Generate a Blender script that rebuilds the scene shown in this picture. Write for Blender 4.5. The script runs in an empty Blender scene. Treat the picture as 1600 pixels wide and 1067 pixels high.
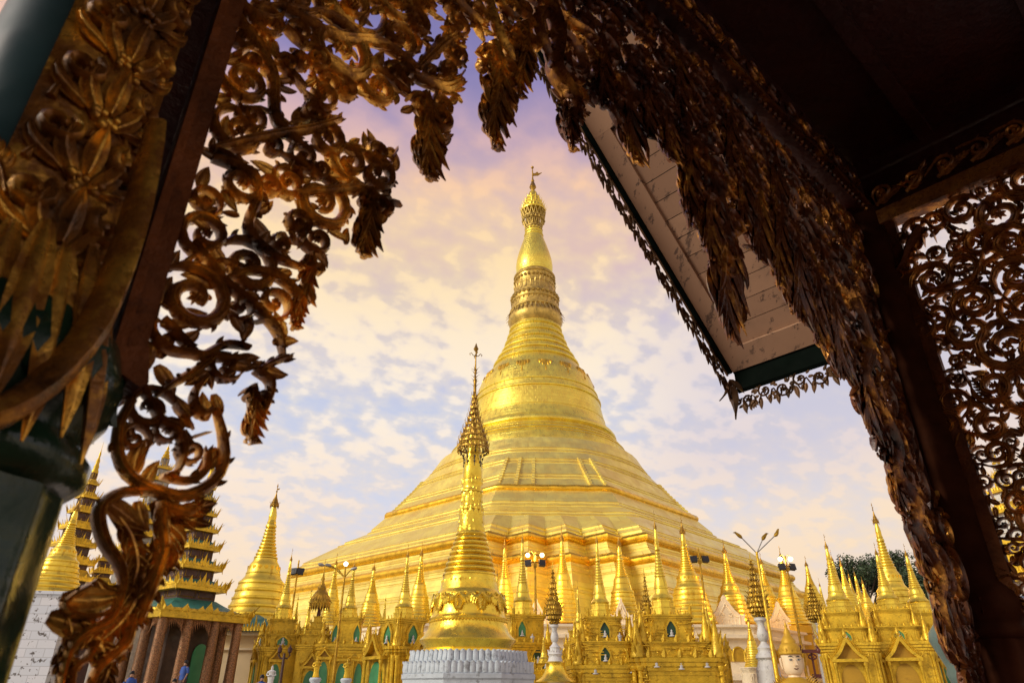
import bpy, math, random
from math import sin, cos, pi, radians, atan2, sqrt, hypot, atan, exp
from mathutils import Vector, Matrix

SC = bpy.context.scene
rnd = random.Random(11)
COL = SC.collection
# ---------------------------------------------------------------- camera
FPX, TILT, CAMZ = 1050.0, radians(27.75), 1.6      # focal length in 1600-wide pixels, upward tilt, eye height
cam_d = bpy.data.cameras.new("camera")
cam_d.sensor_width = 36.0
cam_d.lens = 36.0 * FPX / 1600.0
cam_d.clip_start = 0.05
cam_d.clip_end = 6000
cam_d.dof.use_dof = True
cam_d.dof.focus_distance = 26.0
cam_d.dof.aperture_fstop = 6.5
cam = bpy.data.objects.new("camera", cam_d)
cam.location = (0, 0, CAMZ)
cam.rotation_euler = (pi / 2 + TILT, 0, 0)
COL.objects.link(cam)
SC.camera = cam
SC.view_settings.view_transform = 'Standard'
SC.view_settings.look = 'None'
SC.view_settings.gamma = 1.0
SC.view_settings.exposure = 0.0
SC.cycles.max_bounces = 8
SC.cycles.diffuse_bounces = 4
SC.cycles.glossy_bounces = 4
SC.cycles.use_denoising = True

# ---------------------------------------------------------------- world: Nishita sky with a broken altocumulus deck
SUN_AZ, SUN_EL = radians(-118), radians(27)        # azimuth from +Y towards +X; the sun is behind the left shoulder
W = bpy.data.worlds.new("World")
SC.world = W
W.use_nodes = True


class NT:
    def __init__(s, tree):
        s.t = tree
        s.n = tree.nodes
        s.l = tree.links

    def node(s, typ, **kw):
        nd = s.n.new(typ)
        for k, v in kw.items():
            setattr(nd, k, v)
        return nd

    def put(s, inp, v):
        if v is None:
            return
        if hasattr(v, 'is_linked') or isinstance(v, bpy.types.NodeSocket):
            s.l.new(v, inp)
        else:
            inp.default_value = v

    def math(s, op, a, b=None, c=None, clamp=False):
        nd = s.node('ShaderNodeMath', operation=op, use_clamp=clamp)
        s.put(nd.inputs[0], a)
        s.put(nd.inputs[1], b)
        s.put(nd.inputs[2], c)
        return nd.outputs[0]

    def vmath(s, op, a, b=None):
        nd = s.node('ShaderNodeVectorMath', operation=op)
        s.put(nd.inputs[0], a)
        s.put(nd.inputs[1], b)
        return nd.outputs[0]

    def noise(s, vec, scale, detail=3.0, rough=0.5, dist=0.0):
        nd = s.node('ShaderNodeTexNoise')
        s.put(nd.inputs['Vector'], vec)
        nd.inputs['Scale'].default_value = scale
        nd.inputs['Detail'].default_value = detail
        nd.inputs['Roughness'].default_value = rough
        nd.inputs['Distortion'].default_value = dist
        return nd.outputs['Fac']

    def ramp(s, fac, stops, interp='LINEAR'):
        nd = s.node('ShaderNodeValToRGB')
        cr = nd.color_ramp
        cr.interpolation = interp
        while len(cr.elements) < len(stops):
            cr.elements.new(0.5)
        for e, (p, c) in zip(cr.elements, stops):
            e.position = p
            e.color = (c[0], c[1], c[2], 1) if not isinstance(c, (int, float)) else (c, c, c, 1)
        s.put(nd.inputs[0], fac)
        return nd.outputs[0]

    def mix(s, fac, a, b, mode='MIX'):
        nd = s.node('ShaderNodeMix', data_type='RGBA', blend_type=mode)
        s.put(nd.inputs[0], fac)
        s.put(nd.inputs[6], a if not isinstance(a, tuple) else (*a, 1)[:4])
        s.put(nd.inputs[7], b if not isinstance(b, tuple) else (*b, 1)[:4])
        return nd.outputs[2]

    def sep(s, vec):
        nd = s.node('ShaderNodeSeparateXYZ')
        s.put(nd.inputs[0], vec)
        return nd.outputs

    def comb(s, x, y, z):
        nd = s.node('ShaderNodeCombineXYZ')
        s.put(nd.inputs[0], x)
        s.put(nd.inputs[1], y)
        s.put(nd.inputs[2], z)
        return nd.outputs[0]

    def maprange(s, v, a, b, c=0.0, d=1.0, typ='SMOOTHSTEP'):
        nd = s.node('ShaderNodeMapRange', interpolation_type=typ)
        s.put(nd.inputs[0], v)
        for i, x in enumerate((a, b, c, d)):
            nd.inputs[i + 1].default_value = x
        return nd.outputs[0]


def srgb(r, g, b):
    def f(c):
        c /= 255.0
        return c / 12.92 if c <= 0.04045 else ((c + 0.055) / 1.055) ** 2.4
    return (f(r), f(g), f(b))


def make_world():
    W.node_tree.nodes.clear()
    t = NT(W.node_tree)
    out = t.node('ShaderNodeOutputWorld')
    sky = t.node('ShaderNodeTexSky', sky_type='NISHITA')
    sky.sun_disc = False
    sky.sun_elevation = SUN_EL
    sky.sun_rotation = SUN_AZ % (2 * pi)
    sky.air_density = 1.0
    sky.dust_density = 2.5
    bg1 = t.node('ShaderNodeBackground')
    bg1.inputs[1].default_value = 0.15
    t.l.new(sky.outputs[0], bg1.inputs[0])
    d = t.node('ShaderNodeTexCoord').outputs['Generated']
    x, y, z = t.sep(d)[:3]
    zz = t.math('MAXIMUM', t.math('ADD', z, 0.42), 0.3)
    px, py = t.math('DIVIDE', x, zz), t.math('DIVIDE', y, zz)
    # rows of puffs run across the deck: rotate and stretch
    ca, sa = cos(radians(28)), sin(radians(28))
    rx = t.math('ADD', t.math('MULTIPLY', px, ca), t.math('MULTIPLY', py, sa))
    ry = t.math('SUBTRACT', t.math('MULTIPLY', py, ca), t.math('MULTIPLY', px, sa))
    pv = t.comb(t.math('MULTIPLY', rx, 0.85), ry, 0.0)
    puffs = t.noise(pv, 22.0, 1.8, 0.5, 0.12)
    fine = t.noise(pv, 62.0, 3.0, 0.55, 0.2)
    big = t.noise(t.vmath('ADD', pv, (3.7, 1.3, 0.0)), 3.4, 2.0, 0.5, 0.3)
    dens = t.math('ADD', t.math('MULTIPLY', puffs, 0.62), t.math('ADD', t.math('MULTIPLY', big, 0.62), t.math('MULTIPLY', fine, 0.16)))
    mask = t.maprange(dens, 0.42, 0.76, 0.0, 1.0)
    thick = t.maprange(dens, 0.50, 0.82, 0.0, 1.0)
    el = t.maprange(z, 0.0, 1.0, 0.0, 1.0, 'LINEAR')
    lit = t.ramp(el, [(0.0, srgb(252, 226, 190)), (0.12, srgb(252, 226, 194)), (0.24, srgb(250, 230, 212)), (0.37, srgb(254, 240, 222)), (0.47, srgb(255, 236, 210)),
                      (0.57, srgb(255, 224, 180)), (0.65, srgb(250, 204, 170)), (0.70, srgb(214, 178, 182)), (0.75, srgb(150, 138, 184)), (0.84, srgb(112, 110, 168)), (1.0, srgb(104, 100, 152))])
    shade = t.ramp(el, [(0.0, srgb(250, 222, 196)), (0.12, srgb(240, 222, 212)), (0.24, srgb(222, 222, 236)), (0.37, srgb(212, 216, 238)), (0.47, srgb(222, 208, 222)), (0.57, srgb(232, 196, 190)),
                        (0.64, srgb(220, 186, 186)), (0.70, srgb(180, 158, 186)), (0.76, srgb(134, 128, 180)), (0.86, srgb(110, 110, 168)), (1.0, srgb(98, 96, 150))])
    ccol = t.mix(thick, shade, lit)
    # towards the setting sun's side (right, low) the deck is warmer
    warm = t.math('MULTIPLY', t.maprange(x, 0.05, 0.6, 0.0, 1.0), t.maprange(z, 0.55, 0.1, 0.0, 1.0))
    ccol = t.mix(t.math('MULTIPLY', warm, 0.55), ccol, srgb(252, 222, 184))
    cool = t.math('MULTIPLY', t.maprange(x, 0.10, 0.30, 0.0, 1.0), t.math('MULTIPLY', t.maprange(z, 0.20, 0.32, 0.0, 1.0), t.maprange(z, 0.62, 0.42, 0.0, 1.0)))
    ccol = t.mix(t.math('MULTIPLY', cool, 0.6), ccol, srgb(214, 204, 218))
    glow = t.math('MULTIPLY', t.maprange(t.math('ABSOLUTE', t.math('ADD', x, 0.12)), 0.40, 0.05, 0.0, 1.0), t.math('MULTIPLY', t.maprange(z, 0.40, 0.54, 0.0, 1.0), t.maprange(z, 0.70, 0.60, 0.0, 1.0)))
    ccol = t.mix(t.math('MULTIPLY', glow, 0.24), ccol, srgb(255, 230, 172))
    bg2 = t.node('ShaderNodeBackground')
    t.l.new(ccol, bg2.inputs[0])
    bg2.inputs[1].default_value = 1.0
    mx = t.node('ShaderNodeMixShader')
    gap = t.math('MAXIMUM', mask, t.maprange(z, 0.40, 0.05, 0.82, 0.98))
    gap = t.math('MAXIMUM', gap, t.maprange(z, 0.40, 0.70, 0.78, 0.97))
    t.l.new(gap, mx.inputs[0])
    t.l.new(bg1.outputs[0], mx.inputs[1])
    t.l.new(bg2.outputs[0], mx.inputs[2])
    t.l.new(mx.outputs[0], out.inputs[0])


make_world()
sun_d = bpy.data.lights.new("sun", 'SUN')
sun_d.energy = 2.4
sun_d.angle = radians(18)
sun_d.color = (1.0, 0.94, 0.82)
sun = bpy.data.objects.new("sun", sun_d)
sd = Vector((sin(SUN_AZ) * cos(SUN_EL), cos(SUN_AZ) * cos(SUN_EL), sin(SUN_EL)))
sun.rotation_euler = sd.to_track_quat('Z', 'Y').to_euler()
COL.objects.link(sun)

# ---------------------------------------------------------------- helpers
CT, ST = cos(TILT), sin(TILT)


def ray(px, py):
    cx, cy = (px - 800.0) / FPX, (533.5 - py) / FPX
    return Vector((cx, CT - cy * ST, ST + cy * CT))


def at(px, py, Y):
    """the point at distance Y (metres in front of the camera) seen at photo pixel px, py"""
    d = ray(px, py)
    return Vector((0, 0, CAMZ)) + d * (Y / d.y)


def onplane(px, py, n, dist):
    d = ray(px, py)
    return Vector((0, 0, CAMZ)) + d * ((dist - n.z * CAMZ) / d.dot(n))


def proj(p):
    q = Vector(p) - Vector((0, 0, CAMZ))
    f = q.y * CT + q.z * ST
    u = q.z * CT - q.y * ST
    return (800 + FPX * q.x / f, 533.5 - FPX * u / f)


class MB:
    """collects faces; build() links them as ONE mesh object"""

    def __init__(s):
        s.v, s.f, s.M = [], [], None

    def add(s, vs, fs):
        o = len(s.v)
        if s.M is not None:
            vs = [s.M @ Vector(v) for v in vs]
        s.v.extend([(v[0], v[1], v[2]) for v in vs])
        s.f.extend([tuple(i + o for i in f) for f in fs])

    def rings(s, rs, cap0=True, cap1=True):
        n = len(rs[0])
        vs = [p for r in rs for p in r]
        fs = []
        for i in range(len(rs) - 1):
            for j in range(n):
                k = (j + 1) % n
                fs.append((i * n + j, i * n + k, (i + 1) * n + k, (i + 1) * n + j))
        if cap0:
            fs.append(tuple(range(n - 1, -1, -1)))
        if cap1:
            fs.append(tuple((len(rs) - 1) * n + j for j in range(n)))
        s.add(vs, fs)

    def lathe(s, prof, n=24, c=(0, 0, 0), mod=None, cap0=True, cap1=True, a0=0.0):
        rs = []
        for (r, z) in prof:
            ring = []
            for j in range(n):
                a = a0 + 2 * pi * j / n
                rr = r * (mod(a, z) if mod else 1.0)
                ring.append((c[0] + rr * cos(a), c[1] + rr * sin(a), c[2] + z))
            rs.append(ring)
        s.rings(rs, cap0, cap1)

    def box(s, c, sz, rz=0.0, taper=1.0):
        hx, hy, hz = sz[0] / 2, sz[1] / 2, sz[2] / 2
        vs = []
        for dz, k in ((-hz, 1.0), (hz, taper)):
            for dx, dy in ((-hx, -hy), (hx, -hy), (hx, hy), (-hx, hy)):
                x, y = dx * k, dy * k
                vs.append((c[0] + x * cos(rz) - y * sin(rz), c[1] + x * sin(rz) + y * cos(rz), c[2] + dz))
        s.add(vs, [(3, 2, 1, 0), (4, 5, 6, 7), (0, 1, 5, 4), (1, 2, 6, 5), (2, 3, 7, 6), (3, 0, 4, 7)])

    def obox(s, O, a, b, c):
        """box spanned by three edge vectors from corner O"""
        O, a, b, c = Vector(O), Vector(a), Vector(b), Vector(c)
        vs = [O, O + a, O + a + b, O + b, O + c, O + a + c, O + a + b + c, O + b + c]
        fs = [(3, 2, 1, 0), (4, 5, 6, 7), (0, 1, 5, 4), (1, 2, 6, 5), (2, 3, 7, 6), (3, 0, 4, 7)]
        if a.cross(b).dot(c) < 0:
            fs = [f[::-1] for f in fs]
        s.add(vs, fs)

    def tube(s, pts, rad, n=6, caps=True):
        pts = [Vector(p) for p in pts]
        if not isinstance(rad, (list, tuple)):
            rad = [rad] * len(pts)
        rs = []
        for i, p in enumerate(pts):
            t = pts[min(i + 1, len(pts) - 1)] - pts[max(i - 1, 0)]
            t.normalize()
            up = Vector((0, 0, 1)) if abs(t.z) < 0.9 else Vector((1, 0, 0))
            a = t.cross(up).normalized()
            b = a.cross(t)
            rs.append([p + a * (rad[i] * cos(2 * pi * j / n)) + b * (rad[i] * sin(2 * pi * j / n)) for j in range(n)])
        s.rings(rs, caps, caps)

    def ball(s, c, r, n=8, m=6, sz=1.0):
        prof = [(r * max(sin(pi * i / m), 0.001), -r * sz * cos(pi * i / m)) for i in range(m + 1)]
        s.lathe(prof, n, c)

    def slab(s, poly, O, a, b, nrm, t0, t1, bevel=0.0):
        """polygon in the (a, b) plane at O, extruded along nrm from t0 to t1"""
        O, a, b, nrm = Vector(O), Vector(a), Vector(b), Vector(nrm)
        r0 = [O + a * x + b * z + nrm * t0 for x, z in poly]
        r1 = [O + a * x + b * z + nrm * t1 for x, z in poly]
        s.rings([r0, r1])

    def flame(s, p, a, up, nrm, w, h, d=None, bend=0.25):
        """an upright pointed flame-leaf ornament with a ridge, standing at p"""
        p, a, up, nrm = Vector(p), Vector(a), Vector(up), Vector(nrm)
        d = d or w * 0.3
        rows = [(0, .42), (.18, .62), (.38, .60), (.58, .38), (.8, .17), (1.0, .015)]
        rs = []
        for t, k in rows:
            c = p + up * (h * t) + nrm * (-bend * h * .25 * sin(t * pi) + bend * h * .4 * t * t)
            q = w * k
            rs.append([c - a * q, c + nrm * (d * (1 - .6 * t)) * .6, c + a * q, c - nrm * d * .5 * (1 - .6 * t)])
        s.rings(rs)

    def build(s, name, mat, parent=None, sharp=38, kind=None):
        me = bpy.data.meshes.new(name)
        me.from_pydata(s.v, [], s.f)
        me.polygons.foreach_set('use_smooth', [True] * len(me.polygons))
        me.set_sharp_from_angle(angle=radians(sharp))
        me.update()
        if mat is not None:
            me.materials.append(mat)
        o = bpy.data.objects.new(name, me)
        COL.objects.link(o)
        if parent is not None:
            o.parent = parent
        if kind:
            o['kind'] = kind
        return o


def tag(o, label=None, cat=None, group=None, kind=None):
    for k, v in (('label', label), ('category', cat), ('group', group), ('kind', kind)):
        if v:
            o[k] = v
    return o


def empty(name, loc, rz=0.0, label=None, cat=None, group=None):
    o = bpy.data.objects.new(name, None)
    o.empty_display_size = 0.3
    COL.objects.link(o)
    o.location = loc
    o.rotation_euler = (0, 0, rz)
    return tag(o, label, cat, group)


def copy_tree(o, parent=None):
    c = o.copy()
    COL.objects.link(c)
    if parent is not None:
        c.parent = parent
    for ch in list(o.children):
        copy_tree(ch, c)
    return c


# ---------------------------------------------------------------- materials
def mat(name, base, rough=0.5, metal=0.0, var=0.25, scale=4.0, bump=0.0, bscale=30.0, dirt=None, dirt_amt=0.5, rvar=0.12, coord='Object', spec=0.5):
    m = bpy.data.materials.new(name)
    m.use_nodes = True
    t = NT(m.node_tree)
    bs = t.n['Principled BSDF']
    co = t.node('ShaderNodeTexCoord').outputs[coord]
    nz = t.noise(co, scale, 5.0, 0.6)
    lo = tuple(c * (1 - var) for c in base)
    hi = tuple(min(1, c * (1 + var)) for c in base)
    col = t.ramp(nz, [(0.32, lo), (0.68, hi)])
    if dirt:
        dn = t.noise(co, scale * 2.3, 6.0, 0.7)
        col = t.mix(t.math('MULTIPLY', t.maprange(dn, 0.54, 0.66), dirt_amt), col, dirt)
    orr = t.node('ShaderNodeObjectInfo').outputs['Random']
    hs = t.node('ShaderNodeHueSaturation')
    t.l.new(t.maprange(orr, 0, 1, 1 - var * .5, 1 + var * .35, 'LINEAR'), hs.inputs['Value'])
    t.l.new(col, hs.inputs['Color'])
    col = hs.outputs[0]
    t.l.new(col, bs.inputs['Base Color'])
    rn = t.noise(co, scale * 1.7, 3.0, 0.5)
    t.l.new(t.maprange(rn, 0.3, 0.7, max(0.02, rough - rvar), min(1, rough + rvar)), bs.inputs['Roughness'])
    bs.inputs['Metallic'].default_value = metal
    bs.inputs['Specular IOR Level'].default_value = spec
    if bump:
        b = t.node('ShaderNodeBump')
        b.inputs['Strength'].default_value = bump
        b.inputs['Distance'].default_value = 0.05
        t.l.new(t.noise(co, bscale, 4.0, 0.6), b.inputs['Height'])
        t.l.new(b.outputs[0], bs.inputs['Normal'])
    m['nt'] = 1
    return m


def plated_gold(name, base, rough, metal, pw, ph, var=0.22, bump=0.35, red=None):
    """gold leaf on beaten plates: courses of plates wrapped round the axis, each plate a little different"""
    m = bpy.data.materials.new(name)
    m.use_nodes = True
    t = NT(m.node_tree)
    bs = t.n['Principled BSDF']
    co = t.node('ShaderNodeTexCoord').outputs['Object']
    x, y, z = t.sep(co)[:3]
    ang = t.math('ARCTAN2', y, x)
    rr = 22.0
    uv = t.comb(t.math('MULTIPLY', ang, rr), z, 0.0)
    br = t.node('ShaderNodeTexBrick')
    t.l.new(uv, br.inputs['Vector'])
    br.offset = 0.37
    br.inputs['Scale'].default_value = 1.0
    br.inputs['Brick Width'].default_value = pw
    br.inputs['Row Height'].default_value = ph
    br.inputs['Mortar Size'].default_value = 0.022
    br.inputs['Mortar Smooth'].default_value = 0.3
    lo = tuple(c * (1 - var) for c in base)
    hi = tuple(min(1, c * (1 + var)) for c in base)
    br.inputs['Color1'].default_value = (*lo, 1)
    br.inputs['Color2'].default_value = (*hi, 1)
    br.inputs['Mortar'].default_value = (base[0] * .45, base[1] * .36, base[2] * .3, 1)
    nz = t.noise(co, 0.45, 5.0, 0.62)
    col = t.mix(0.65, br.outputs['Color'], t.ramp(nz, [(0.3, lo), (0.7, hi)]))
    st = t.noise(t.comb(t.math('MULTIPLY', ang, 60.0), t.math('MULTIPLY', z, 0.25), 0.0), 1.0, 4.0, 0.65)
    col = t.mix(t.math('MULTIPLY', t.maprange(st, 0.55, 0.75), 0.35), col, (base[0] * .8, base[1] * .68, base[2] * .5))
    t.l.new(col, bs.inputs['Base Color'])
    t.l.new(t.maprange(t.noise(uv, 0.8, 4.0, 0.6), 0.3, 0.7, rough - .1, rough + .12), bs.inputs['Roughness'])
    bs.inputs['Metallic'].default_value = metal
    b = t.node('ShaderNodeBump')
    b.inputs['Strength'].default_value = bump
    b.inputs['Distance'].default_value = 0.08
    h = t.math('ADD', t.math('MULTIPLY', br.outputs['Fac'], -0.6), t.math('MULTIPLY', t.noise(uv, 1.1, 4.0, 0.6), 0.9))
    t.l.new(h, b.inputs['Height'])
    t.l.new(b.outputs[0], bs.inputs['Normal'])
    return m


M = {}
M['plate'] = plated_gold('gold_plates', (0.98, 0.735, 0.18), 0.41, 0.62, 2.4, 0.85, .19)
M['plate_bell'] = plated_gold('gold_plates_bell', (0.98, 0.715, 0.11), 0.33, 0.72, 1.6, 0.6, .20)
M['gold'] = mat('gold_leaf', (0.92, 0.635, 0.075), 0.37, 0.72, 0.22, 1.2, 0.25, 6.0, dirt=(0.36, 0.17, 0.012), dirt_amt=.5)
M['gold_roll'] = mat('gold_roll', (0.82, 0.50, 0.04), 0.34, 0.85, 0.2, 0.8, 0.2, 3.0)
M['gold_front'] = mat('gold_lacquer', (0.88, 0.62, 0.065), 0.29, 0.88, 0.16, 2.2, 0.18, 9.0, dirt=(0.40, 0.20, 0.015), dirt_amt=.45)
M['gold_paint'] = mat('gold_paint', (0.68, 0.44, 0.027), 0.40, 0.5, 0.25, 1.8, 0.4, 9.0, dirt=(0.26, 0.16, 0.015), dirt_amt=.6)  # the dirt blotches also stand in for olive shading in the crevices
M['gold_wall'] = mat('ochre_gold_wall', (0.56, 0.33, 0.02), 0.5, 0.35, 0.16, 0.9, 0.15, 12.0, dirt=(0.30, 0.16, 0.012), dirt_amt=.4)
M['gold_recess'] = mat('shaded_gold_wall', (0.42, 0.235, 0.015), 0.55, 0.25, 0.16, 0.9, 0.15, 12.0, dirt=(0.22, 0.11, 0.01), dirt_amt=.4)  # wall gold made darker: the shade of the recesses painted in
M['gold_old'] = mat('old_gilding', (0.42, 0.25, 0.025), 0.42, 0.75, 0.4, 3.0, 0.35, 14.0, dirt=(0.08, 0.045, 0.012), dirt_amt=.75)
M['bronze'] = mat('bronzed_gilding', (0.52, 0.36, 0.085), 0.45, 0.7, 0.3, 0.9, 0.3, 5.0, dirt=(0.10, 0.06, 0.02), dirt_amt=.7)
M['hti'] = mat('dark_gold_filigree', (0.38, 0.22, 0.035), 0.4, 0.85, 0.4, 4.0)
M['iron'] = mat('dark_iron', (0.05, 0.038, 0.025), 0.5, 0.6)
M['white'] = mat('whitewash', (0.58, 0.58, 0.55), 0.6, 0.0, 0.12, 1.5, 0.3, 14.0, dirt=(0.28, 0.27, 0.24), dirt_amt=.7)
M['white_blue'] = mat('cool_white_stucco', (0.47, 0.53, 0.57), 0.6, 0.0, 0.12, 2.0, 0.35, 18.0, dirt=(0.16, 0.17, 0.17), dirt_amt=.75)
M['cream'] = mat('cream_wall', (0.78, 0.62, 0.36), 0.65, 0.0, 0.07, 0.6)
M['cream_pale'] = mat('pale_cream_wall', (0.80, 0.68, 0.46), 0.65, 0.0, 0.08, 0.9, dirt=(0.5, 0.42, 0.3), dirt_amt=.35)
M['green'] = mat('green_paint', (0.06, 0.27, 0.11), 0.4, 0.0, 0.15, 1.2)
M['green_dark'] = mat('dark_green_niche', (0.015, 0.06, 0.03), 0.5, 0.0, 0.3, 2.0)
M['green_roof'] = mat('green_roof', (0.035, 0.15, 0.11), 0.5, 0.0, 0.3, 2.0, 0.3, 12.0)
M['maroon'] = mat('maroon_wood', (0.055, 0.018, 0.012), 0.5, 0.0, 0.3, 2.0)
M['dark_interior'] = mat('dark_interior', (0.055, 0.026, 0.012), 0.5, 0.0, 0.35, 3.0)
M['mosaic'] = mat('glass_mosaic', (0.22, 0.095, 0.035), 0.3, 0.4, 0.75, 14.0, 0.4, 40.0, dirt=(0.55, 0.38, 0.16), dirt_amt=.8)
M['skin_w'] = mat('painted_face', (0.80, 0.62, 0.38), 0.5, 0.0, 0.05, 3.0)
M['black'] = mat('black_paint', (0.012, 0.012, 0.012), 0.5)
M['red_brown'] = mat('red_brown_paint', (0.10, 0.02, 0.012), 0.5)
M['grey_metal'] = mat('grey_metal', (0.28, 0.27, 0.25), 0.45, 0.6)
M['cloth_blue'] = mat('blue_cloth', (0.03, 0.08, 0.30), 0.8)
M['cloth_white'] = mat('white_cloth', (0.6, 0.58, 0.56), 0.8)
M['skin'] = mat('skin', (0.30, 0.16, 0.09), 0.55)
M['hair'] = mat('hair', (0.01, 0.008, 0.006), 0.5)


def emit(name, col, st):
    m = bpy.data.materials.new(name)
    m.use_nodes = True
    b = m.node_tree.nodes['Principled BSDF']
    b.inputs['Base Color'].default_value = (0.9, 0.85, 0.7, 1)
    b.inputs['Emission Color'].default_value = (*col, 1)
    b.inputs['Emission Strength'].default_value = st
    return m


M['bulb'] = emit('lit_bulb', (1.0, 0.72, 0.35), 9.0)
M['bulb_w'] = emit('lit_bulb_white', (1.0, 0.9, 0.7), 6.0)

# carved and gilded teak of the pavilion: worn gold over dark red-brown lacquer, with warm light and glints put into the colours
def carved_mat(name, dark, mid, gilt, th=0.5, scale=9.0):
    m = bpy.data.materials.new(name)
    m.use_nodes = True
    t = NT(m.node_tree)
    bs = t.n['Principled BSDF']
    co = t.node('ShaderNodeTexCoord').outputs['Object']
    n1 = t.noise(co, scale, 5.0, 0.65)
    n2 = t.noise(co, scale * 4.5, 5.0, 0.7)
    w = t.math('ADD', t.math('MULTIPLY', n1, 0.82), t.math('MULTIPLY', n2, 0.18))
    col = t.ramp(w, [(th - .14, dark), (th, mid), (th + .13, gilt)])
    t.l.new(col, bs.inputs['Base Color'])
    t.l.new(t.maprange(w, th - .1, th + .12, 0.1, 0.8), bs.inputs['Metallic'])
    t.l.new(t.maprange(n2, 0.3, 0.7, 0.22, 0.42), bs.inputs['Roughness'])
    b = t.node('ShaderNodeBump')
    b.inputs['Strength'].default_value = 0.5
    b.inputs['Distance'].default_value = 0.006
    t.l.new(n2, b.inputs['Height'])
    t.l.new(b.outputs[0], bs.inputs['Normal'])
    return m


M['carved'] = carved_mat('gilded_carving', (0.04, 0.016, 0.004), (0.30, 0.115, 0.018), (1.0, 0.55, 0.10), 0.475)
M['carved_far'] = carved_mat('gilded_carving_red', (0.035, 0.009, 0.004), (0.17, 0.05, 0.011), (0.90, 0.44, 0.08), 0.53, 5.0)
M['carved_screen'] = carved_mat('gilded_carving_screen', (0.14, 0.05, 0.014), (0.42, 0.17, 0.04), (0.85, 0.42, 0.09), 0.50)
M['carved_col'] = carved_mat('gilded_column_carving', (0.05, 0.02, 0.005), (0.30, 0.12, 0.02), (1.0, 0.56, 0.09), 0.49, 10.0)
M['lacquer'] = mat('dark_lacquer', (0.05, 0.009, 0.005), 0.5, 0.0, 0.3, 4.0, 0.3, 20.0)
M['plank'] = mat('brown_plank', (0.14, 0.042, 0.012), 0.6, 0.0, 0.45, 6.0, 0.4, 24.0, dirt=(0.04, 0.012, 0.005), spec=.15)
M['green_col'] = mat('dark_green_column', (0.010, 0.030, 0.016), 0.28, 0.0, 0.5, 7.0, 0.12, 12.0, spec=.35)
M['dark_col'] = mat('dark_brown_column', (0.06, 0.018, 0.008), 0.85, 0.0, 0.4, 5.0, spec=.04)
M['teal_col'] = mat('teal_column', (0.035, 0.085, 0.10), 0.4, 0.0, 0.2, 5.0)
M['grey_green'] = mat('grey_green_column', (0.10, 0.15, 0.13), 0.4, 0.0, 0.25, 5.0)
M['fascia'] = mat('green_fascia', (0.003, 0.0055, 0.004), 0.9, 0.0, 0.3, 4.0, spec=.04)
# ================================================================ ground
def floor_mat():
    m = bpy.data.materials.new('terrace_marble')
    m.use_nodes = True
    t = NT(m.node_tree)
    bs = t.n['Principled BSDF']
    co = t.node('ShaderNodeTexCoord').outputs['Object']
    br = t.node('ShaderNodeTexBrick')
    t.l.new(co, br.inputs['Vector'])
    br.inputs['Scale'].default_value = 1.0
    br.inputs['Brick Width'].default_value = 0.9
    br.inputs['Row Height'].default_value = 0.9
    br.inputs['Mortar Size'].default_value = 0.012
    br.inputs['Color1'].default_value = (0.52, 0.46, 0.38, 1)
    br.inputs['Color2'].default_value = (0.44, 0.38, 0.31, 1)
    br.inputs['Mortar'].default_value = (0.2, 0.17, 0.14, 1)
    t.l.new(br.outputs['Color'], bs.inputs['Base Color'])
    bs.inputs['Roughness'].default_value = 0.3
    return m


g = MB()
g.box((0, 1500, -0.25), (9000, 9000, 0.5))
g.build('ground', floor_mat(), kind='structure')

# ================================================================ the great stupa
D = 110.0
PHI, BETA = radians(2.5), radians(17.5)
AX = at(836, 480, D).x
root = empty('great_stupa', (AX, D, 0), 0.0, 'giant golden bell-shaped stupa on stepped terraces filling the middle of the view', 'stupa')


def hw_circ(y, hw):
    """radius and height of a round course whose silhouette is hw pixels from the axis at photo row y"""
    R = 5.0
    for _ in range(8):
        Y = D - R * R / D
        d = ray(836 + hw, y)
        R = (d.x / d.y * Y - AX)
        R = R / sqrt(max(1 - (R / D) ** 2, .3)) if False else R
    return R, CAMZ + d.z / d.y * (D - R * R / D)


def hw_oct(y, xl):
    d = ray(xl, y)
    q = d.x / d.y
    R = (AX - D * q) / (0.906 - 0.423 * q)
    return R, CAMZ + d.z / d.y * (D - .423 * R)


Z_RND0, Z_RND1 = hw_oct(768, 648)[1], hw_oct(722, 690)[1]


def redent(R, amp, z, k=5, rd=None):
    """plan of one terrace: four long faces and four indented corners"""
    pts = []
    for qd in range(4):
        c = -pi / 2 + PHI + qd * pi / 2
        a2, a3 = c - BETA, c + BETA
        v2 = Vector((R * cos(a2), R * sin(a2)))
        v3 = Vector((R * cos(a3), R * sin(a3)))
        ch = (v3 - v2)
        out = Vector((cos(c), sin(c)))
        pts.append(v2)
        for i in range(k):
            apex = v2 + ch * ((i + .5) / k) + out * (ch.length / (2 * k) * amp)
            pts.append(apex)
            if i < k - 1:
                pts.append(v2 + ch * ((i + 1) / k))
        pts.append(v3)
        # long face, a few points so that shading stays flat
        c2 = c + pi / 2
        w2 = Vector((R * cos(c2 - BETA), R * sin(c2 - BETA)))
        for i in range(1, 7):
            pts.append(v3 + (w2 - v3) * (i / 7))
    if rd is None:
        rd = min(max((z - Z_RND0) / (Z_RND1 - Z_RND0), 0), 1)
    if rd > 0:
        pts = [p * ((1 - rd) + rd * R * .985 / p.length) for p in pts]
    return [(p.x, p.y, z) for p in pts]


# -- terraces, from the plinth up to the round bands
tl = [(985, 418), (962, 434), (945, 444), (925, 452), (905, 476), (884, 488), (864, 511), (846, 540), (833, 577), (812, 600), (796, 620), (765, 652), (742, 672), (728, 684), (717, 693)]
lev = sorted([(hw_oct(y, x)[1], hw_oct(y, x)[0]) for y, x in tl])


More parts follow.
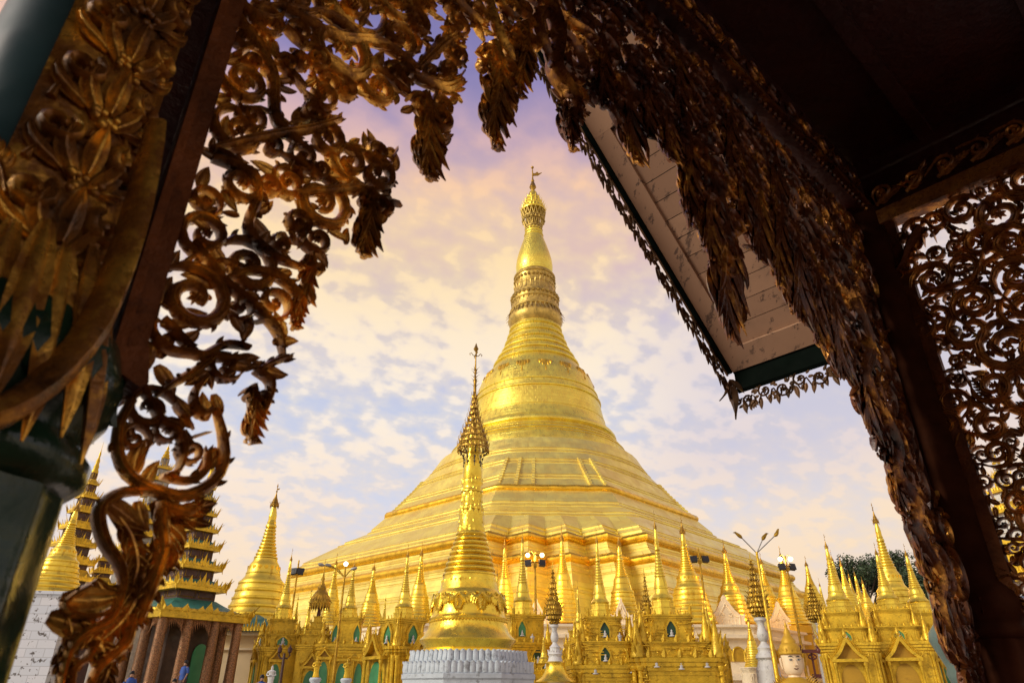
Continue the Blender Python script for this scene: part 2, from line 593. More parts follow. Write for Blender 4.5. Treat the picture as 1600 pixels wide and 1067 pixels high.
def interp(tab, z):
    if z <= tab[0][0]:
        return tab[0][1]
    for (z0, r0), (z1, r1) in zip(tab, tab[1:]):
        if z <= z1:
            return r0 + (r1 - r0) * (z - z0) / max(z1 - z0, 1e-6)
    return tab[-1][1]


z_bot, z_top = lev[0][0], lev[-1][0]
z_fold = hw_oct(846, 540)[1] - 1.0
rolls = [hw_oct(y, x)[1] for y, x in ((918, 458), (889, 486), (801, 614))]
mb, rl = MB(), MB()
rs = []
z = z_bot - 1.2
kk = 0
while z < z_top:
    dz = (0.6, 2.2, 0.6, 1.5)[kk % 4]
    kk += 1
    amp = 1.2 if z < z_fold - 1.5 else (0.8 if z < z_fold - .1 else 0.14)
    r0, r1 = interp(lev, z), interp(lev, z + dz)
    a1 = 1.2 if z + dz < z_fold - 1.5 else (0.8 if z + dz < z_fold - .1 else 0.14)
    rs.append(redent(r0 + .07, amp, z))
    rs.append(redent(r0 + .07, amp, z + .12))
    rs.append(redent(r0 - .07, amp, z + .14))
    rs.append(redent(r0 - .07, amp, z + .22))
    rs.append(redent(r0 + .02, amp, z + .24))
    rs.append(redent(r0 + (r1 - r0) * .9, amp + (a1 - amp) * .8, z + dz - .02))
    z += dz
mb.rings(rs, True, True)
mb.build('terrace', M['plate'], root, 25)
for zr in rolls:
    R = interp(lev, zr)
    amp = 1.2 if zr < z_fold - 1 else .16
    rs = [redent(R + q * .72 - .1, amp, zr + w * .62) for q, w in ((0, -1), (.7, -.75), (1.1, -.3), (1.15, .2), (.8, .75), (0, 1))]
    m_ = MB()
    m_.rings(rs, False, False)
    m_.build('terrace_moulding', M['gold_roll'], root, 50)

# ribs on the upper terraces, at the corners of the octagon
for qd in (0, 1, 3):
    for da in (-17.5, -12, -6.5, 12.5, 17.5):
        a = -pi / 2 + PHI + qd * pi / 2 + radians(da)
        m_ = MB()
        z0, z1 = rolls[2] + .6, hw_oct(748, 668)[1]
        n_ = 11
        rr_ = []
        for i in range(n_):
            za, zb = z0 + (z1 - z0) * i / n_, z0 + (z1 - z0) * (i + 1) / n_
            k_ = 1.0 if abs(da) > 15 else 1.0 - .045 * cos(radians(da * 6))
            ra, rb = interp(lev, za) * k_, interp(lev, zb) * k_
            for zz_, rq in ((za, ra + .30), (za + .15, ra + .34), (za + .3, ra + .22), (zb - .02, rb + .30)):
                rr_.append([(r_ * cos(a) - w_ * sin(a), r_ * sin(a) + w_ * cos(a), zz_) for r_, w_ in ((rq - 1.2, -.30), (rq, -.2), (rq, .2), (rq - 1.2, .30))])
        m_.rings(rr_)
        m_.build('terrace_rib', M['plate'], root)

# -- round body above the terraces
cl = [(712, 143), (703, 134), (695, 127), (690, 124), (684, 120), (668, 111), (650, 106), (636, 102), (622, 97), (605, 91), (592, 82), (583, 73), (577, 68)]
pr = []
for y, hw in cl:
    pr.append(hw_circ(y, hw))
pr = sorted([(r, z) for r, z in pr], key=lambda p: p[1])
z0c = pr[0][1]


def add_roll(prof, zc, h, q, sub=5):
    """let a half-round moulding of height h and projection q into a profile"""
    tab = [(z, r) for r, z in prof]
    out = [(r, z) for r, z in prof if abs(z - zc) > h / 2 + 1e-4]
    for i in range(sub + 1):
        a = pi * i / sub
        zz = zc - cos(a) * h / 2
        out.append((interp(tab, zz) + q * sin(a), zz))
    return sorted(out, key=lambda p: p[1])


def yz(y, hw=100):
    return hw_circ(y, hw)[1]


sk = [p for p in pr if p[1] <= yz(690, 124) + .01]
sk = [(sk[0][0] + .4, sk[0][1] - 3.0)] + sk
for yy, h, q in ((709, .4, .2), (703, .4, .2), (697, .4, .18)):
    sk = add_roll(sk, yz(yy, 150), h, q, 4)
m_ = MB()
m_.lathe(sk, 96)
m_.build('round_terrace', M['plate_bell'], root, 35)
bl = [p for p in pr if p[1] >= yz(690, 124) - .01]
bl = add_roll(bl, yz(688, 123), 1.5, .55, 6)
for yy, hw, h, q in ((634, 102, .55, .28), (623, 98, .35, .18), (664, 110, .2, .07)):
    bl = add_roll(bl, yz(yy, hw), h, q, 4)
m_ = MB()
m_.lathe(bl, 96)
m_.build('bell', M['plate_bell'], root, 35)
# garland pendants round the shoulder of the bell
for i in range(16):
    m_ = MB()
    a = 2 * pi * (i + .3) / 16
    zt_ = yz(594, 84)
    R = interp([(z, r) for r, z in bl], zt_)
    o = Vector((cos(a), sin(a), 0))
    tn = Vector((-sin(a), cos(a), 0))
    dn = (o * .42 + Vector((0, 0, -1))).normalized()
    for du, w, h in ((-.9, .5, 1.0), (0, .8, 2.6), (.9, .5, 1.0), (-.45, .4, 1.7), (.45, .4, 1.7)):
        m_.flame(o * (R + .1) + tn * du + Vector((0, 0, zt_)), tn, dn, o, w, h, .25, .0)
    m_.build('garland', M['gold_roll'], root)
# -- rings
zs = sorted([hw_circ(y, hw) for y, hw in ((577, 68), (571, 65), (560, 58), (548, 50), (537, 46), (526, 41.5), (514, 38))], key=lambda p: p[1])
prf = zs[:]
for yy, hw in ((573, 66), (562, 59), (551, 52), (540, 47), (529, 42.5), (518, 38.5)):
    prf = add_roll(prf, yz(yy, hw), .75, .38, 5)
m_ = MB()
m_.lathe(prf, 72)
m_.build('ringed_band', M['plate_bell'], root, 35)
# -- lotus
lo = sorted([hw_circ(y, hw) for y, hw in ((515, 37), (510, 41), (503, 43.5), (497, 41.5), (493, 39), (480, 36.5), (474, 35.8), (470, 36), (466, 34), (458, 32), (446, 29.5), (439, 30), (434, 30.5), (430, 27))], key=lambda p: p[1])
for yy, hw, h, q in ((489, 38, .5, .25), (476, 36, .4, .2), (451, 30.5, .4, .15), (436, 29, .5, .2)):
    lo = add_roll(lo, yz(yy, hw), h, q, 4)
m_ = MB()
m_.lathe(lo, 60)
m_.build('lotus_band', M['bronze'], root, 35)
m_ = MB()
for yy, hw, n_, r_ in ((469, 35.5, 30, .42), (442, 30, 30, .33)):
    R, zc = hw_circ(yy, hw)
    for i in range(n_):
        a = 2 * pi * i / n_
        m_.ball((R * cos(a), R * sin(a), zc), r_, 6, 4)
for yy, hw, n_, h, w, s_ in ((495, 39.5, 36, 1.5, .34, -1), (480, 36.3, 30, -1.9, .42, 1), (462, 32.5, 28, -2.2, .42, 1)):
    R, zc = hw_circ(yy, hw)
    for i in range(n_):
        a = 2 * pi * i / n_
        o, tn = Vector((cos(a), sin(a), 0)), Vector((-sin(a), cos(a), 0))
        up = Vector((0, 0, -1)) if s_ < 0 else Vector((0, 0, 1))
        m_.flame(o * (R + .05) + Vector((0, 0, zc + (.6 if s_ < 0 else 0))), tn, (up + o * (.45 if s_ < 0 else -.08)).normalized(), o, w, abs(h), .2, .3)
m_.build('lotus_petals', M['bronze'], root)
# -- banana bud
bu = sorted([hw_circ(y, hw) for y, hw in ((431, 26), (426, 27.3), (418, 27.6), (408, 26), (398, 23), (386, 18.5), (374, 13.5), (366, 11), (358, 9.5))], key=lambda p: p[1])
for yy, hw in ((369, 12), (364, 10.5), (360, 9.8)):
    bu = add_roll(bu, yz(yy, hw), .4, .16, 4)
m_ = MB()
m_.lathe(bu, 48)
m_.build('banana_bud', M['plate_bell'], root, 35)
# -- umbrella
um = sorted([hw_circ(y, hw) for y, hw in ((332, 16.5), (330.5, 17), (327, 15.5), (324, 13.2), (323, 13.6), (318, 10.2), (317, 10.6), (312, 7.2), (311, 7.6), (306, 4.6), (301, 2.2))], key=lambda p: p[1])
m_ = MB()
m_.lathe(um, 32)
for yy, hw, n_, h in ((330, 16.8, 24, 1.1), (323, 13.4, 18, 1.0), (317, 10.4, 14, .9), (311, 7.4, 10, .8)):
    R, zc = hw_circ(yy, hw)
    for i in range(n_):
        a = 2 * pi * i / n_
        o, tn = Vector((cos(a), sin(a), 0)), Vector((-sin(a), cos(a), 0))
        m_.flame(o * R + Vector((0, 0, zc)), tn, (Vector((0, 0, 1)) + o * .25).normalized(), o, .2, h, .1, .3)
ub = m_.build('umbrella', M['gold'], root, 35)
m_ = MB()
for yy0, hw0, yy1, hw1, n_ in ((332, 16.3, 343, 14.5, 18), (343, 14.5, 357, 10.5, 16)):
    R0, za = hw_circ(yy0, hw0)
    R1, zb = hw_circ(yy1, hw1)
    for i in range(n_):
        for sg in (-1, 1):
            a, b = 2 * pi * i / n_, 2 * pi * (i + sg * .5) / n_
            m_.tube([(R0 * cos(a), R0 * sin(a), za), (R1 * cos(b), R1 * sin(b), zb)], .10, 4)
    m_.lathe([(R1 - .08, zb - .12), (R1 + .08, zb - .12), (R1 + .08, zb + .12), (R1 - .08, zb + .12), (R1 - .08, zb - .12)], 24, cap0=False, cap1=False)
    for i in range(n_):
        a = 2 * pi * i / n_
        m_.ball((R1 * cos(a), R1 * sin(a), zb - .5), .22, 5, 4, 1.6)
R1, zb = hw_circ(359, 8.5)
R0, za = hw_circ(330, 6)
m_.lathe([(R1, zb), (R0, za)], 16)
m_.build('lattice', M['bronze'], root)
m_ = MB()
zz = [yz(y, 2) for y in (303, 297, 293, 288, 283, 276, 268, 262)]
m_.lathe([(.3, zz[0]), (.35, zz[1]), (.75, zz[2]), (.5, zz[3]), (.18, zz[4]), (.15, zz[5]), (.13, zz[6]), (.05, zz[7])], 10)
m_.ball((0, 0, zz[7]), .32, 8, 6)
m_.ball((0, 0, zz[4]), .36, 8, 6)
m_.build('spire_rod', M['hti'], root)
m_ = MB()
m_.slab([(0, -.35), (1.1, -.25), (1.9, .55), (1.2, .32), (.9, .75), (.4, .3), (0, .35)], (0.1, 0, zz[6] - .9), (1, 0, 0), (0, 0, 1), (0, 1, 0), -.08, .08)
m_.build('vane', M['hti'], root)
# -- white plinth under the terraces with its gilded arcades and pediments
ZP = 7.1
RP = interp(lev, z_bot) + 9.5


def plinth_ring(R, z):
    pts = []
    for i in range(4):
        c = -pi / 2 + PHI + i * pi / 2
        for a in (c - BETA, c + BETA):
            pts.append((R * cos(a), R * sin(a), z))
    return pts


pl = MB()
pl.rings([plinth_ring(R, z) for R, z in ((RP + 2.6, 0), (RP + 2.6, 2.6), (RP + 3.0, 2.7), (RP + 3.0, 3.0), (RP + .4, 3.1), (RP + .1, 3.3), (RP + .1, 5.9), (RP + .6, 6.0), (RP + .6, 6.25), (RP + .15, 6.35), (RP + .15, 6.8), (RP + .45, 6.9), (RP + .45, ZP), (RP - 12, ZP + .1), (RP - 13, z_bot))])
plinth = pl.build('plinth', M['cream_pale'], root, 30)
for zc, dR, hh in ((4.75, .1, 1.05), (1.35, 2.6, 1.05)):
    ar, arb = MB(), MB()
    for side in range(-2, 2):
        A_ = plinth_ring(RP + dR, 0)
        n8 = 8
        p0, p1 = Vector(A_[(side) % n8]), Vector(A_[(side + 1) % n8])
        L = (p1 - p0).length
        tdir = (p1 - p0).normalized()
        nd = Vector((tdir.y, -tdir.x, 0))
        n_ = max(1, int(L / 1.05))
        for i in range(n_):
            c = p0 + tdir * (L * (i + .5) / n_)
            w = L / n_ * .40
            poly = [(-w, -hh * .55)] + [(w * cos(pi - pi * k / 8), hh * .05 + w * sin(pi - pi * k / 8)) for k in range(9)] + [(w, -hh * .55)]
            ar.slab(poly, (c.x, c.y, zc), tdir, (0, 0, 1), nd, .0, .07)
            w2 = w * 1.18
            po = [(-w2, -hh * .55)] + [(w2 * cos(pi - pi * k / 8), hh * .05 + w2 * sin(pi - pi * k / 8)) for k in range(9)] + [(w2, -hh * .55)]
            for k in range(len(po) - 1):
                a_, b_ = po[k], po[k + 1]
                pa = Vector((c.x, c.y, zc)) + tdir * a_[0] + Vector((0, 0, a_[1])) + nd * .1
                pb = Vector((c.x, c.y, zc)) + tdir * b_[0] + Vector((0, 0, b_[1])) + nd * .1
                arb.tube([pa, pb], .075, 4)
    ar.build('arcade', M['gold_wall'], plinth)
    arb.build('arcade_arches', M['gold_paint'], plinth)
# ================================================================ the gilded stupa on a white base, close in front
FY = 20.0


def fax(y):
    return 731 + (1003 - y) * .0215


b0 = at(731, 1003, FY)
FX = b0.x
fs = empty('gilded_stupa', (FX, FY, 0), 0, 'slender gilded stupa on a white petalled base, nearest in front of the giant one', 'stupa')


def fp(y, hw):
    d = ray(fax(y) + hw, y)
    c = ray(fax(y), y)
    return ((d.x / d.y - c.x / c.y) * FY, CAMZ + c.z / c.y * FY)


def fprof(tab):
    return sorted([fp(y, h) for y, h in tab], key=lambda p: p[1])


m_ = MB()
m_.lathe(fprof([(1023, 70), (1020.5, 72), (1016, 71.5), (1014, 69), (1009, 70), (1004, 74.5), (1001, 75.5), (999, 74.5), (995, 70), (989, 65.5), (983, 62.5), (977, 60.8), (973.5, 60.2)]), 64)
m_.build('flared_lip', M['gold_front'], fs)
m_ = MB()
m_.lathe(fprof([(974, 59.5), (972, 59), (970.5, 60.5), (967, 61), (965, 59), (962, 57.5), (955, 56.2), (945, 55), (938, 54), (932, 52.5), (927, 50), (923.5, 47)]), 64)
bell_f = m_.build('bell', M['gold_front'], fs)
# scalloped cord under the bell
m_ = MB()
R, zc = fp(972.5, 60.3)
for i in range(72):
    a = 2 * pi * i / 72
    m_.ball((R * cos(a), R * sin(a), zc), .032, 6, 4)
m_.build('beaded_cord', M['gold_front'], bell_f)
# leaf garlands on the bell: swags and hanging acanthus
for i in range(10):
    a0 = 2 * pi * (i + .15) / 10
    m_ = MB()
    Rt, zt_ = fp(931, 53)
    Rb, zb_ = fp(960, 58)

    def bp(da, z):
        k = (zt_ - z) / (zt_ - zb_)
        r = Rt + (Rb - Rt) * min(max(k, -.2), 1.1) + .03
        return Vector((r * cos(a0 + da), r * sin(a0 + da), z))
    o, tn = Vector((cos(a0), sin(a0), 0)), Vector((-sin(a0), cos(a0), 0))
    H = zt_ - zb_
    for k in range(5):
        zz = zt_ - H * (.22 + .13 * k)
        for sg in (-1, 1):
            dr = (tn * sg * .8 + Vector((0, 0, -.75))).normalized()
            side = dr.cross(o).normalized()
            m_.flame(bp(sg * .012, zz), side, dr, o, .11, H * (.50 - .06 * k), .09, .4)
    m_.flame(bp(0, zt_ - H * .35), tn, Vector((0, 0, -1)), o, .12, H * .72, .10, .3)
    for sg in (-1, 1):
        sw = [bp(sg * (.03 + .285 * t_), zt_ - H * (.06 + .22 * sin(pi * t_))) for t_ in [q / 6 for q in range(7)]]
        m_.tube(sw, [.045, .05, .055, .055, .05, .04, .03], 6)
        cc = bp(sg * .15, zt_ - H * .12)
        sp = [cc + tn * (.085 * (1 - q / 9) * cos(q * .9)) + Vector((0, 0, .085 * (1 - q / 9) * sin(q * .9))) for q in range(8)]
        m_.tube(sp, [.03] * 7 + [.015], 5)
        for q in (.2, .4, .62, .82):
            c2 = bp(sg * (.03 + .285 * q), zt_ - H * (.10 + .22 * sin(pi * q)))
            dr = (tn * sg * .3 + Vector((0, 0, -1))).normalized()
            m_.flame(c2, dr.cross(o).normalized(), dr, o, .085, H * .36, .08, .3)
    m_.build('leaf_garland', M['gold_front'], bell_f)
m_ = MB()
m_.lathe(fprof([(924.5, 46.5), (921, 45), (912, 43.5), (906, 42), (902, 41.6), (900, 41.8)]), 48)
for i in range(34):
    a = 2 * pi * i / 34
    o, tn = Vector((cos(a), sin(a), 0)), Vector((-sin(a), cos(a), 0))
    R, zc = fp(908, 42.5)
    m_.flame(o * R + Vector((0, 0, zc)), tn, (Vector((0, 0, -1)) + o * .05).normalized(), o, .085, .2, .05, .2)
m_.build('petal_collar', M['gold_front'], fs)
tab = []
for yc, hw in ((899, 41.5), (890.5, 39.3), (882, 37), (873.5, 34.5), (865, 31.8), (857, 29), (849.5, 26.6), (842.5, 24.4)):
    tab += [(yc + 3.6, hw - 2.0), (yc + 3.0, hw - .2), (yc + 1.0, hw + .9), (yc - 1.2, hw + .5), (yc - 2.6, hw - 1.2), (yc - 4.2, hw - 3.0)]
tab = sorted(tab, key=lambda p: -p[0])
m_ = MB()
m_.lathe([fp(y, h) for y, h in tab], 48)
m_.build('ringed_spire', M['gold_front'], fs, 50)
m_ = MB()
lp = [(839, 21.5), (836, 23.6), (834, 23), (831, 20.5), (826, 20.3), (818, 20), (812, 19.2), (806, 19), (802, 17), (799.5, 16.2), (797, 17.4), (794, 17.2), (792, 15.8), (788, 16), (782, 16.3), (776, 15.6), (771.5, 15.3), (769.5, 17.4), (767, 17), (764, 15.2), (760, 15.4), (756, 16.4), (752.5, 16.6), (750, 15.2)]
m_.lathe(fprof(lp), 40)
for y, hw, n_, w, h, sg in ((824, 20, 20, .12, .34, -1), (828, 20.4, 20, .09, .2, -1), (804, 18.6, 14, .13, .33, -1), (806, 18.4, 14, .12, .24, 1), (773, 15.4, 14, .1, .3, -1), (777, 15.4, 14, .1, .26, 1), (797, 16.6, 18, .07, .16, 1), (757, 15.6, 18, .07, .2, 1), (764, 15.3, 18, .06, .14, -1)):
    R, zc = fp(y, hw)
    for i in range(n_):
        a = 2 * pi * (i + (.5 if sg > 0 else 0)) / n_
        o, tn = Vector((cos(a), sin(a), 0)), Vector((-sin(a), cos(a), 0))
        m_.flame(o * R + Vector((0, 0, zc)), tn, (Vector((0, 0, sg)) + o * .06).normalized(), o, w, h * .85, .05, .15)
m_.build('lotus_band', M['gold_front'], fs)
m_ = MB()
m_.lathe(fprof([(750.5, 14.6), (745, 15.2), (737, 15.3), (732, 14.8), (729, 14.1), (728, 14.4), (726, 13.8), (717, 11.6), (706, 9.8), (697, 9.0), (690, 8.6), (682, 8.2)]), 32)
m_.build('banana_bud', M['gold_front'], fs)
# umbrella: tiered filigree cone of small leaves with a ring of pendants and chains
m_ = MB()
tiers = [(701, 23.5), (692, 21.8), (683, 19), (674, 15.8), (665, 12.4), (656, 9.6), (647, 7.2), (638, 5.4), (630, 4.2), (622, 3.2)]
for k, (y, hw) in enumerate(tiers):
    R, zc = fp(y, hw)
    m_.lathe([(R - .025, zc - .02), (R + .02, zc - .02), (R + .02, zc + .03), (R - .025, zc + .03), (R - .025, zc - .02)], 32, cap0=False, cap1=False)
    n_ = max(8, int(hw * 1.15))
    if k + 1 < len(tiers):
        R2, z2 = fp(*tiers[k + 1])
    else:
        R2, z2 = fp(612, 2)
    for i in range(n_):
        a = 2 * pi * (i + .5 * (k % 2)) / n_
        o, tn = Vector((cos(a), sin(a), 0)), Vector((-sin(a), cos(a), 0))
        m_.flame(o * (R + .01) + Vector((0, 0, zc)), tn, (Vector((0, 0, 1)) + o * .12).normalized(), o, .042, .15, .035, .35)
        m_.ball(o * (R + .04) + Vector((0, 0, zc + .19)), .014, 5, 4)
        m_.tube([o * R + Vector((0, 0, zc)), o * R2 + Vector((0, 0, z2))], .011, 4)
    if k in (0, 1):
        for i in range(22):
            a = 2 * pi * i / 22
            m_.ball((R * cos(a) * 1.03, R * sin(a) * 1.03, zc - .085), .03, 5, 4, 1.8)
Rm, zm = fp(690, 6)
Rn, zn = fp(612, 1.6)
m_.lathe([(Rm, zm), (Rm * .8, zm + (zn - zm) * .35), (Rn, zn)], 12)
um_f = m_.build('umbrella', M['hti'], fs)
for i in range(8):
    a = 2 * pi * (i + .3) / 8
    R0, za = fp(702, 25)
    R1, zb = fp(731, 15)
    pts = [Vector((((R0 + (R1 - R0) * t_) - .10 * sin(pi * t_)) * cos(a), ((R0 + (R1 - R0) * t_) - .10 * sin(pi * t_)) * sin(a), za + (zb - za) * t_)) for t_ in (0, .25, .5, .75, 1)]
    m_ = MB()
    m_.tube(pts, .012, 4)
    for q in pts[1:4]:
        m_.ball(q, .035, 5, 4)
    m_.build('chain', M['iron'], um_f)
m_ = MB()
zy = lambda y: fp(y, 1)[1]
m_.lathe([(.05, zy(612)), (.045, zy(600)), (.06, zy(596)), (.03, zy(590)), (.028, zy(575)), (.02, zy(557)), (.05, zy(556)), (.02, zy(554)), (.018, zy(550)), (.07, zy(547)), (.085, zy(545)), (.05, zy(542)), (.005, zy(536))], 10)
for k, y in enumerate((604, 597, 590, 584, 579)):
    for i in range(4):
        a = 2 * pi * i / 4 + k * .7
        o, tn = Vector((cos(a), sin(a), 0)), Vector((-sin(a), cos(a), 0))
        m_.flame(o * .03 + Vector((0, 0, zy(y))), tn, (Vector((0, 0, 1)) + o * .9).normalized(), o, .035, .14, .03, .5)
for i in range(4):
    a = 2 * pi * i / 4 + .3
    o = Vector((cos(a), sin(a), 0))
    c = Vector((0, 0, zy(557)))
    m_.tube([c, c + o * .09 + Vector((0, 0, .03)), c + o * .16 + Vector((0, 0, .12)), c + o * .21 + Vector((0, 0, .08)), c + o * .19 + Vector((0, 0, .03))], .013, 4)
m_.build('finial', M['hti'], fs)
# white base: stepped octagon with rows of petals
wb = MB()
a8 = radians(22.5 + 8)
tiersw = [(1021.5, 90, 1036, 95), (1037.5, 98.5, 1049, 103)]
oct_k = 1 / cos(pi / 8) * .97
prof = []
R1, z1 = fp(1020, 86)
R2, z2 = fp(1037, 92)
R3, z3 = fp(1037.5, 97)
R4, z4 = fp(1050, 101)
R5, z5 = fp(1054, 103)
prof = [(R5 * 1.12, 0), (R5 * 1.12, z5 - 1.2), (R5 * 1.03, z5 - 1.1), (R5 * 1.03, z5 - .62), (R5 * .99, z5 - .58), (R5 * .99, z5 - .14), (R5 * 1.01, z5 - .1), (R5 * 1.01, z5), (R4, z5 + .02), (R4, z3 - .02), (R3, z3), (R2, z3 + .01), (R2, z2), (R1, z1), (.5, z1 + .02)]
wb.lathe([(r * oct_k, z) for r, z in prof], 8, a0=a8)
wbo = wb.build('white_base', M['white_blue'], fs)
for (Ra, za, h, n_, dR) in ((R2 * .99, z2 + .0, (z1 - z2) * 1.1, 8, R2 - R1), (R4 * .99, z5 + .02, (z3 - z5) * 1.06, 9, R4 - R3)):
    m_ = MB()
    for sd_ in range(8):
        t0_ = a8 + sd_ * pi / 4
        p0 = Vector((Ra * oct_k * cos(t0_), Ra * oct_k * sin(t0_), 0))
        p1 = Vector((Ra * oct_k * cos(t0_ + pi / 4), Ra * oct_k * sin(t0_ + pi / 4), 0))
        td = (p1 - p0).normalized()
        nd = Vector((td.y, -td.x, 0))
        w = (p1 - p0).length / n_ / 2
        for i in range(n_):
            c = p0 + td * ((i + .5) * 2 * w)
            rows = []
            for t_, wk, dp in ((0, .99, .00), (.25, .99, .035), (.55, .985, .05), (.76, .95, .06), (.88, .80, .075), (.96, .52, .095), (1.0, .2, .11)):
                cc = c + nd * (dp * .8 - dR * t_ * .97) + Vector((0, 0, za + h * t_))
                rows.append([cc - td * w * wk - nd * .008, cc - td * w * wk * .8 + nd * .02, cc - td * w * wk * .35 + nd * .035, cc + td * w * wk * .35 + nd * .035, cc + td * w * wk * .8 + nd * .02, cc + td * w * wk - nd * .015, cc - nd * .08])
            m_.rings(rows)
    m_.build('lotus_petal_row', M['white_blue'], wbo)

# ================================================================ the many small stupas
ZK = {}


def zedi_parts(kind):
    """parts of one small stupa, one unit high and one unit in radius at the foot; copies are scaled"""
    P = {}
    n = 28

    def L(name, prof, n=n, mt='gold', mod=None, a0=0.0, sharp=40):
        b = MB()
        b.lathe(prof, n, mod=mod, a0=a0)
        P[name] = [b, mt, sharp]
        return b

    def steps(z0, z1, r0, r1, k, lip=.02, curve=0.0):
        pr_ = []
        for i in range(k):
            t0_, t1_ = i / k, (i + 1) / k
            f = lambda t_: r0 + (r1 - r0) * t_ - curve * sin(pi * t_)
            za, zb = z0 + (z1 - z0) * t0_, z0 + (z1 - z0) * t1_
            ra, rb = f(t0_), f(t1_)
            h = zb - za
            pr_ += [(ra, za), (ra + lip, za + h * .12), (ra + lip, za + h * .32), (ra - lip * .6, za + h * .4), ((ra + rb) / 2 - lip * .3, za + h * .75), (rb - lip * .2, za + h * .98)]
        return pr_

    def rings(z0, z1, r0, r1, k, curve=.0):
        pr_ = []
        for i in range(k):
            t0_, t1_ = i / k, (i + 1) / k
            f = lambda t_: r0 + (r1 - r0) * t_ - curve * sin(pi * t_)
            za, zb = z0 + (z1 - z0) * t0_, z0 + (z1 - z0) * t1_
            h = zb - za
            ra = f(t0_)
            pr_ += [(ra - .02, za), (ra + .012, za + h * .25), (ra + .008, za + h * .55), (f(t1_) - .02, za + h * .95)]
        return pr_

    sq = lambda a, z: 1.0 / max(abs(cos(a)), abs(sin(a))) * .80 if False else 1.0
    if kind == 'skirt':
        L('ring_skirt', steps(0, .31, 1.0, .60, 7, .022, .06))
        L('bell', [(.60, .31), (.635, .318), (.62, .33), (.55, .345), (.50, .37), (.465, .40), (.455, .405), (.47, .412), (.45, .42), (.425, .45), (.38, .475), (.34, .485)])
        L('ringed_spire', rings(.485, .655, .34, .165, 8, .015))
        L('lotus_bud', [(.15, .655), (.19, .665), (.18, .68), (.145, .69), (.15, .705), (.16, .71), (.13, .72), (.125, .73), (.135, .75), (.125, .77), (.09, .80), (.06, .83)])
        za = .83
    elif kind == 'slim':
        b = MB()
        for (rA, zA, rB, zB) in ((1.0, 0, 1.0, .03), (.93, .03, .93, .075), (.98, .075, .98, .09), (.84, .09, .84, .125), (.88, .125, .88, .14)):
            b.lathe([(rA, zA), (rB, zB)], 8, a0=pi / 8)
        P['terrace'] = [b, 'gold', 40]
        L('bell', [(.78, .14), (.80, .155), (.84, .162), (.80, .172), (.70, .185), (.62, .205), (.57, .23), (.55, .245), (.57, .25), (.57, .26), (.535, .27), (.515, .30), (.48, .325), (.44, .345), (.40, .355)])
        L('ringed_spire', rings(.355, .60, .42, .19, 8, .02))
        b = L('lotus_bud', [(.17, .60), (.23, .612), (.21, .625), (.17, .64), (.175, .66), (.20, .672), (.17, .685), (.15, .69), (.16, .715), (.15, .74), (.11, .775), (.075, .82)])
        za = .82
    else:  # 'bell': broad and heavy
        L('ring_skirt', steps(0, .30, 1.0, .64, 6, .025, .03))
        L('bell', [(.62, .295), (.655, .305), (.645, .316), (.57, .332), (.51, .35), (.485, .365), (.495, .372), (.475, .38), (.455, .41), (.41, .435), (.35, .455), (.335, .47)])
        b = MB()
        for i in range(16):
            a = 2 * pi * i / 16
            o, tn = Vector((cos(a), sin(a), 0)), Vector((-sin(a), cos(a), 0))
            b.flame(o * .455 + Vector((0, 0, .42)), tn, (Vector((0, 0, -1)) + o * .0).normalized(), o, .09, .045, .03, .0)
        P['garland_band'] = [b, 'gold_roll', 40]
        L('ringed_spire', rings(.47, .68, .33, .15, 9, .03))
        L('lotus_bud', [(.13, .68), (.165, .688), (.155, .70), (.125, .71), (.135, .72), (.11, .735), (.118, .76), (.105, .785), (.07, .82), (.05, .84)])
        za = .84
    # umbrella and finial
    b = MB()
    b.lathe([(.11, za), (.13, za - .004), (.135, za + .004), (.10, za + .018), (.105, za + .02), (.075, za + .036), (.08, za + .038), (.05, za + .052), (.03, za + .07), (.018, za + .085)], 14)
    for i in range(10):
        a = 2 * pi * i / 10
        o, tn = Vector((cos(a), sin(a), 0)), Vector((-sin(a), cos(a), 0))
        b.flame(o * .125 + Vector((0, 0, za)), tn, (Vector((0, 0, 1)) * .055 + o * .03), o, .03, .45, .02, .2)
        b.flame(o * .125 + Vector((0, 0, za)), tn, Vector((0, 0, -1)) * .055, o, .025, .4, .02, .0)
    P['umbrella'] = [b, 'hti', 40]
    b = MB()
    b.lathe([(.018, za + .08), (.014, za + .095), (.03, za + .10), (.012, za + .108), (.009, .97), (.012, .972), (.022, .98), (.01, .99), (.002, 1.0)], 6)
    b.slab([(0, -.004), (.06, .0), (.085, .012), (.05, .010), (0, .006)], (0, 0, .955), (1, 0, 0), (0, 0, 1), (0, 1, 0), -.006, .006)
    P['finial'] = [b, 'hti', 40]
    return P


def zedi_proto(kind):
    if kind not in ZK:
        r_ = bpy.data.objects.new('small_stupa', None)
        ch = []
        for nm, (b, mt, sh) in zedi_parts(kind).items():
            o = b.build(nm, M[mt], r_, sh)
            ch.append(o)
        ZK[kind] = [r_, ch, False]
    return ZK[kind]


def spire_on(kind, loc, R, H, rz, label, cat='stupa', group='small gilded stupas ringing the great one', name='small_stupa', R2=None):
    """a small stupa of foot radius R and height H standing at loc"""
    pr_ = zedi_proto(kind)
    if not pr_[2]:
        r_ = pr_[0]
        COL.objects.link(r_)
        pr_[2] = True
    else:
        r_ = pr_[0].copy()
        COL.objects.link(r_)
        for c in pr_[1]:
            k = c.copy()
            COL.objects.link(k)
            k.parent = r_
    r_.name = name
    r_.location = loc
    r_.rotation_euler = (0, 0, rz)
    r_.scale = (R, R2 or R, H)
    return tag(r_, label, cat, group)


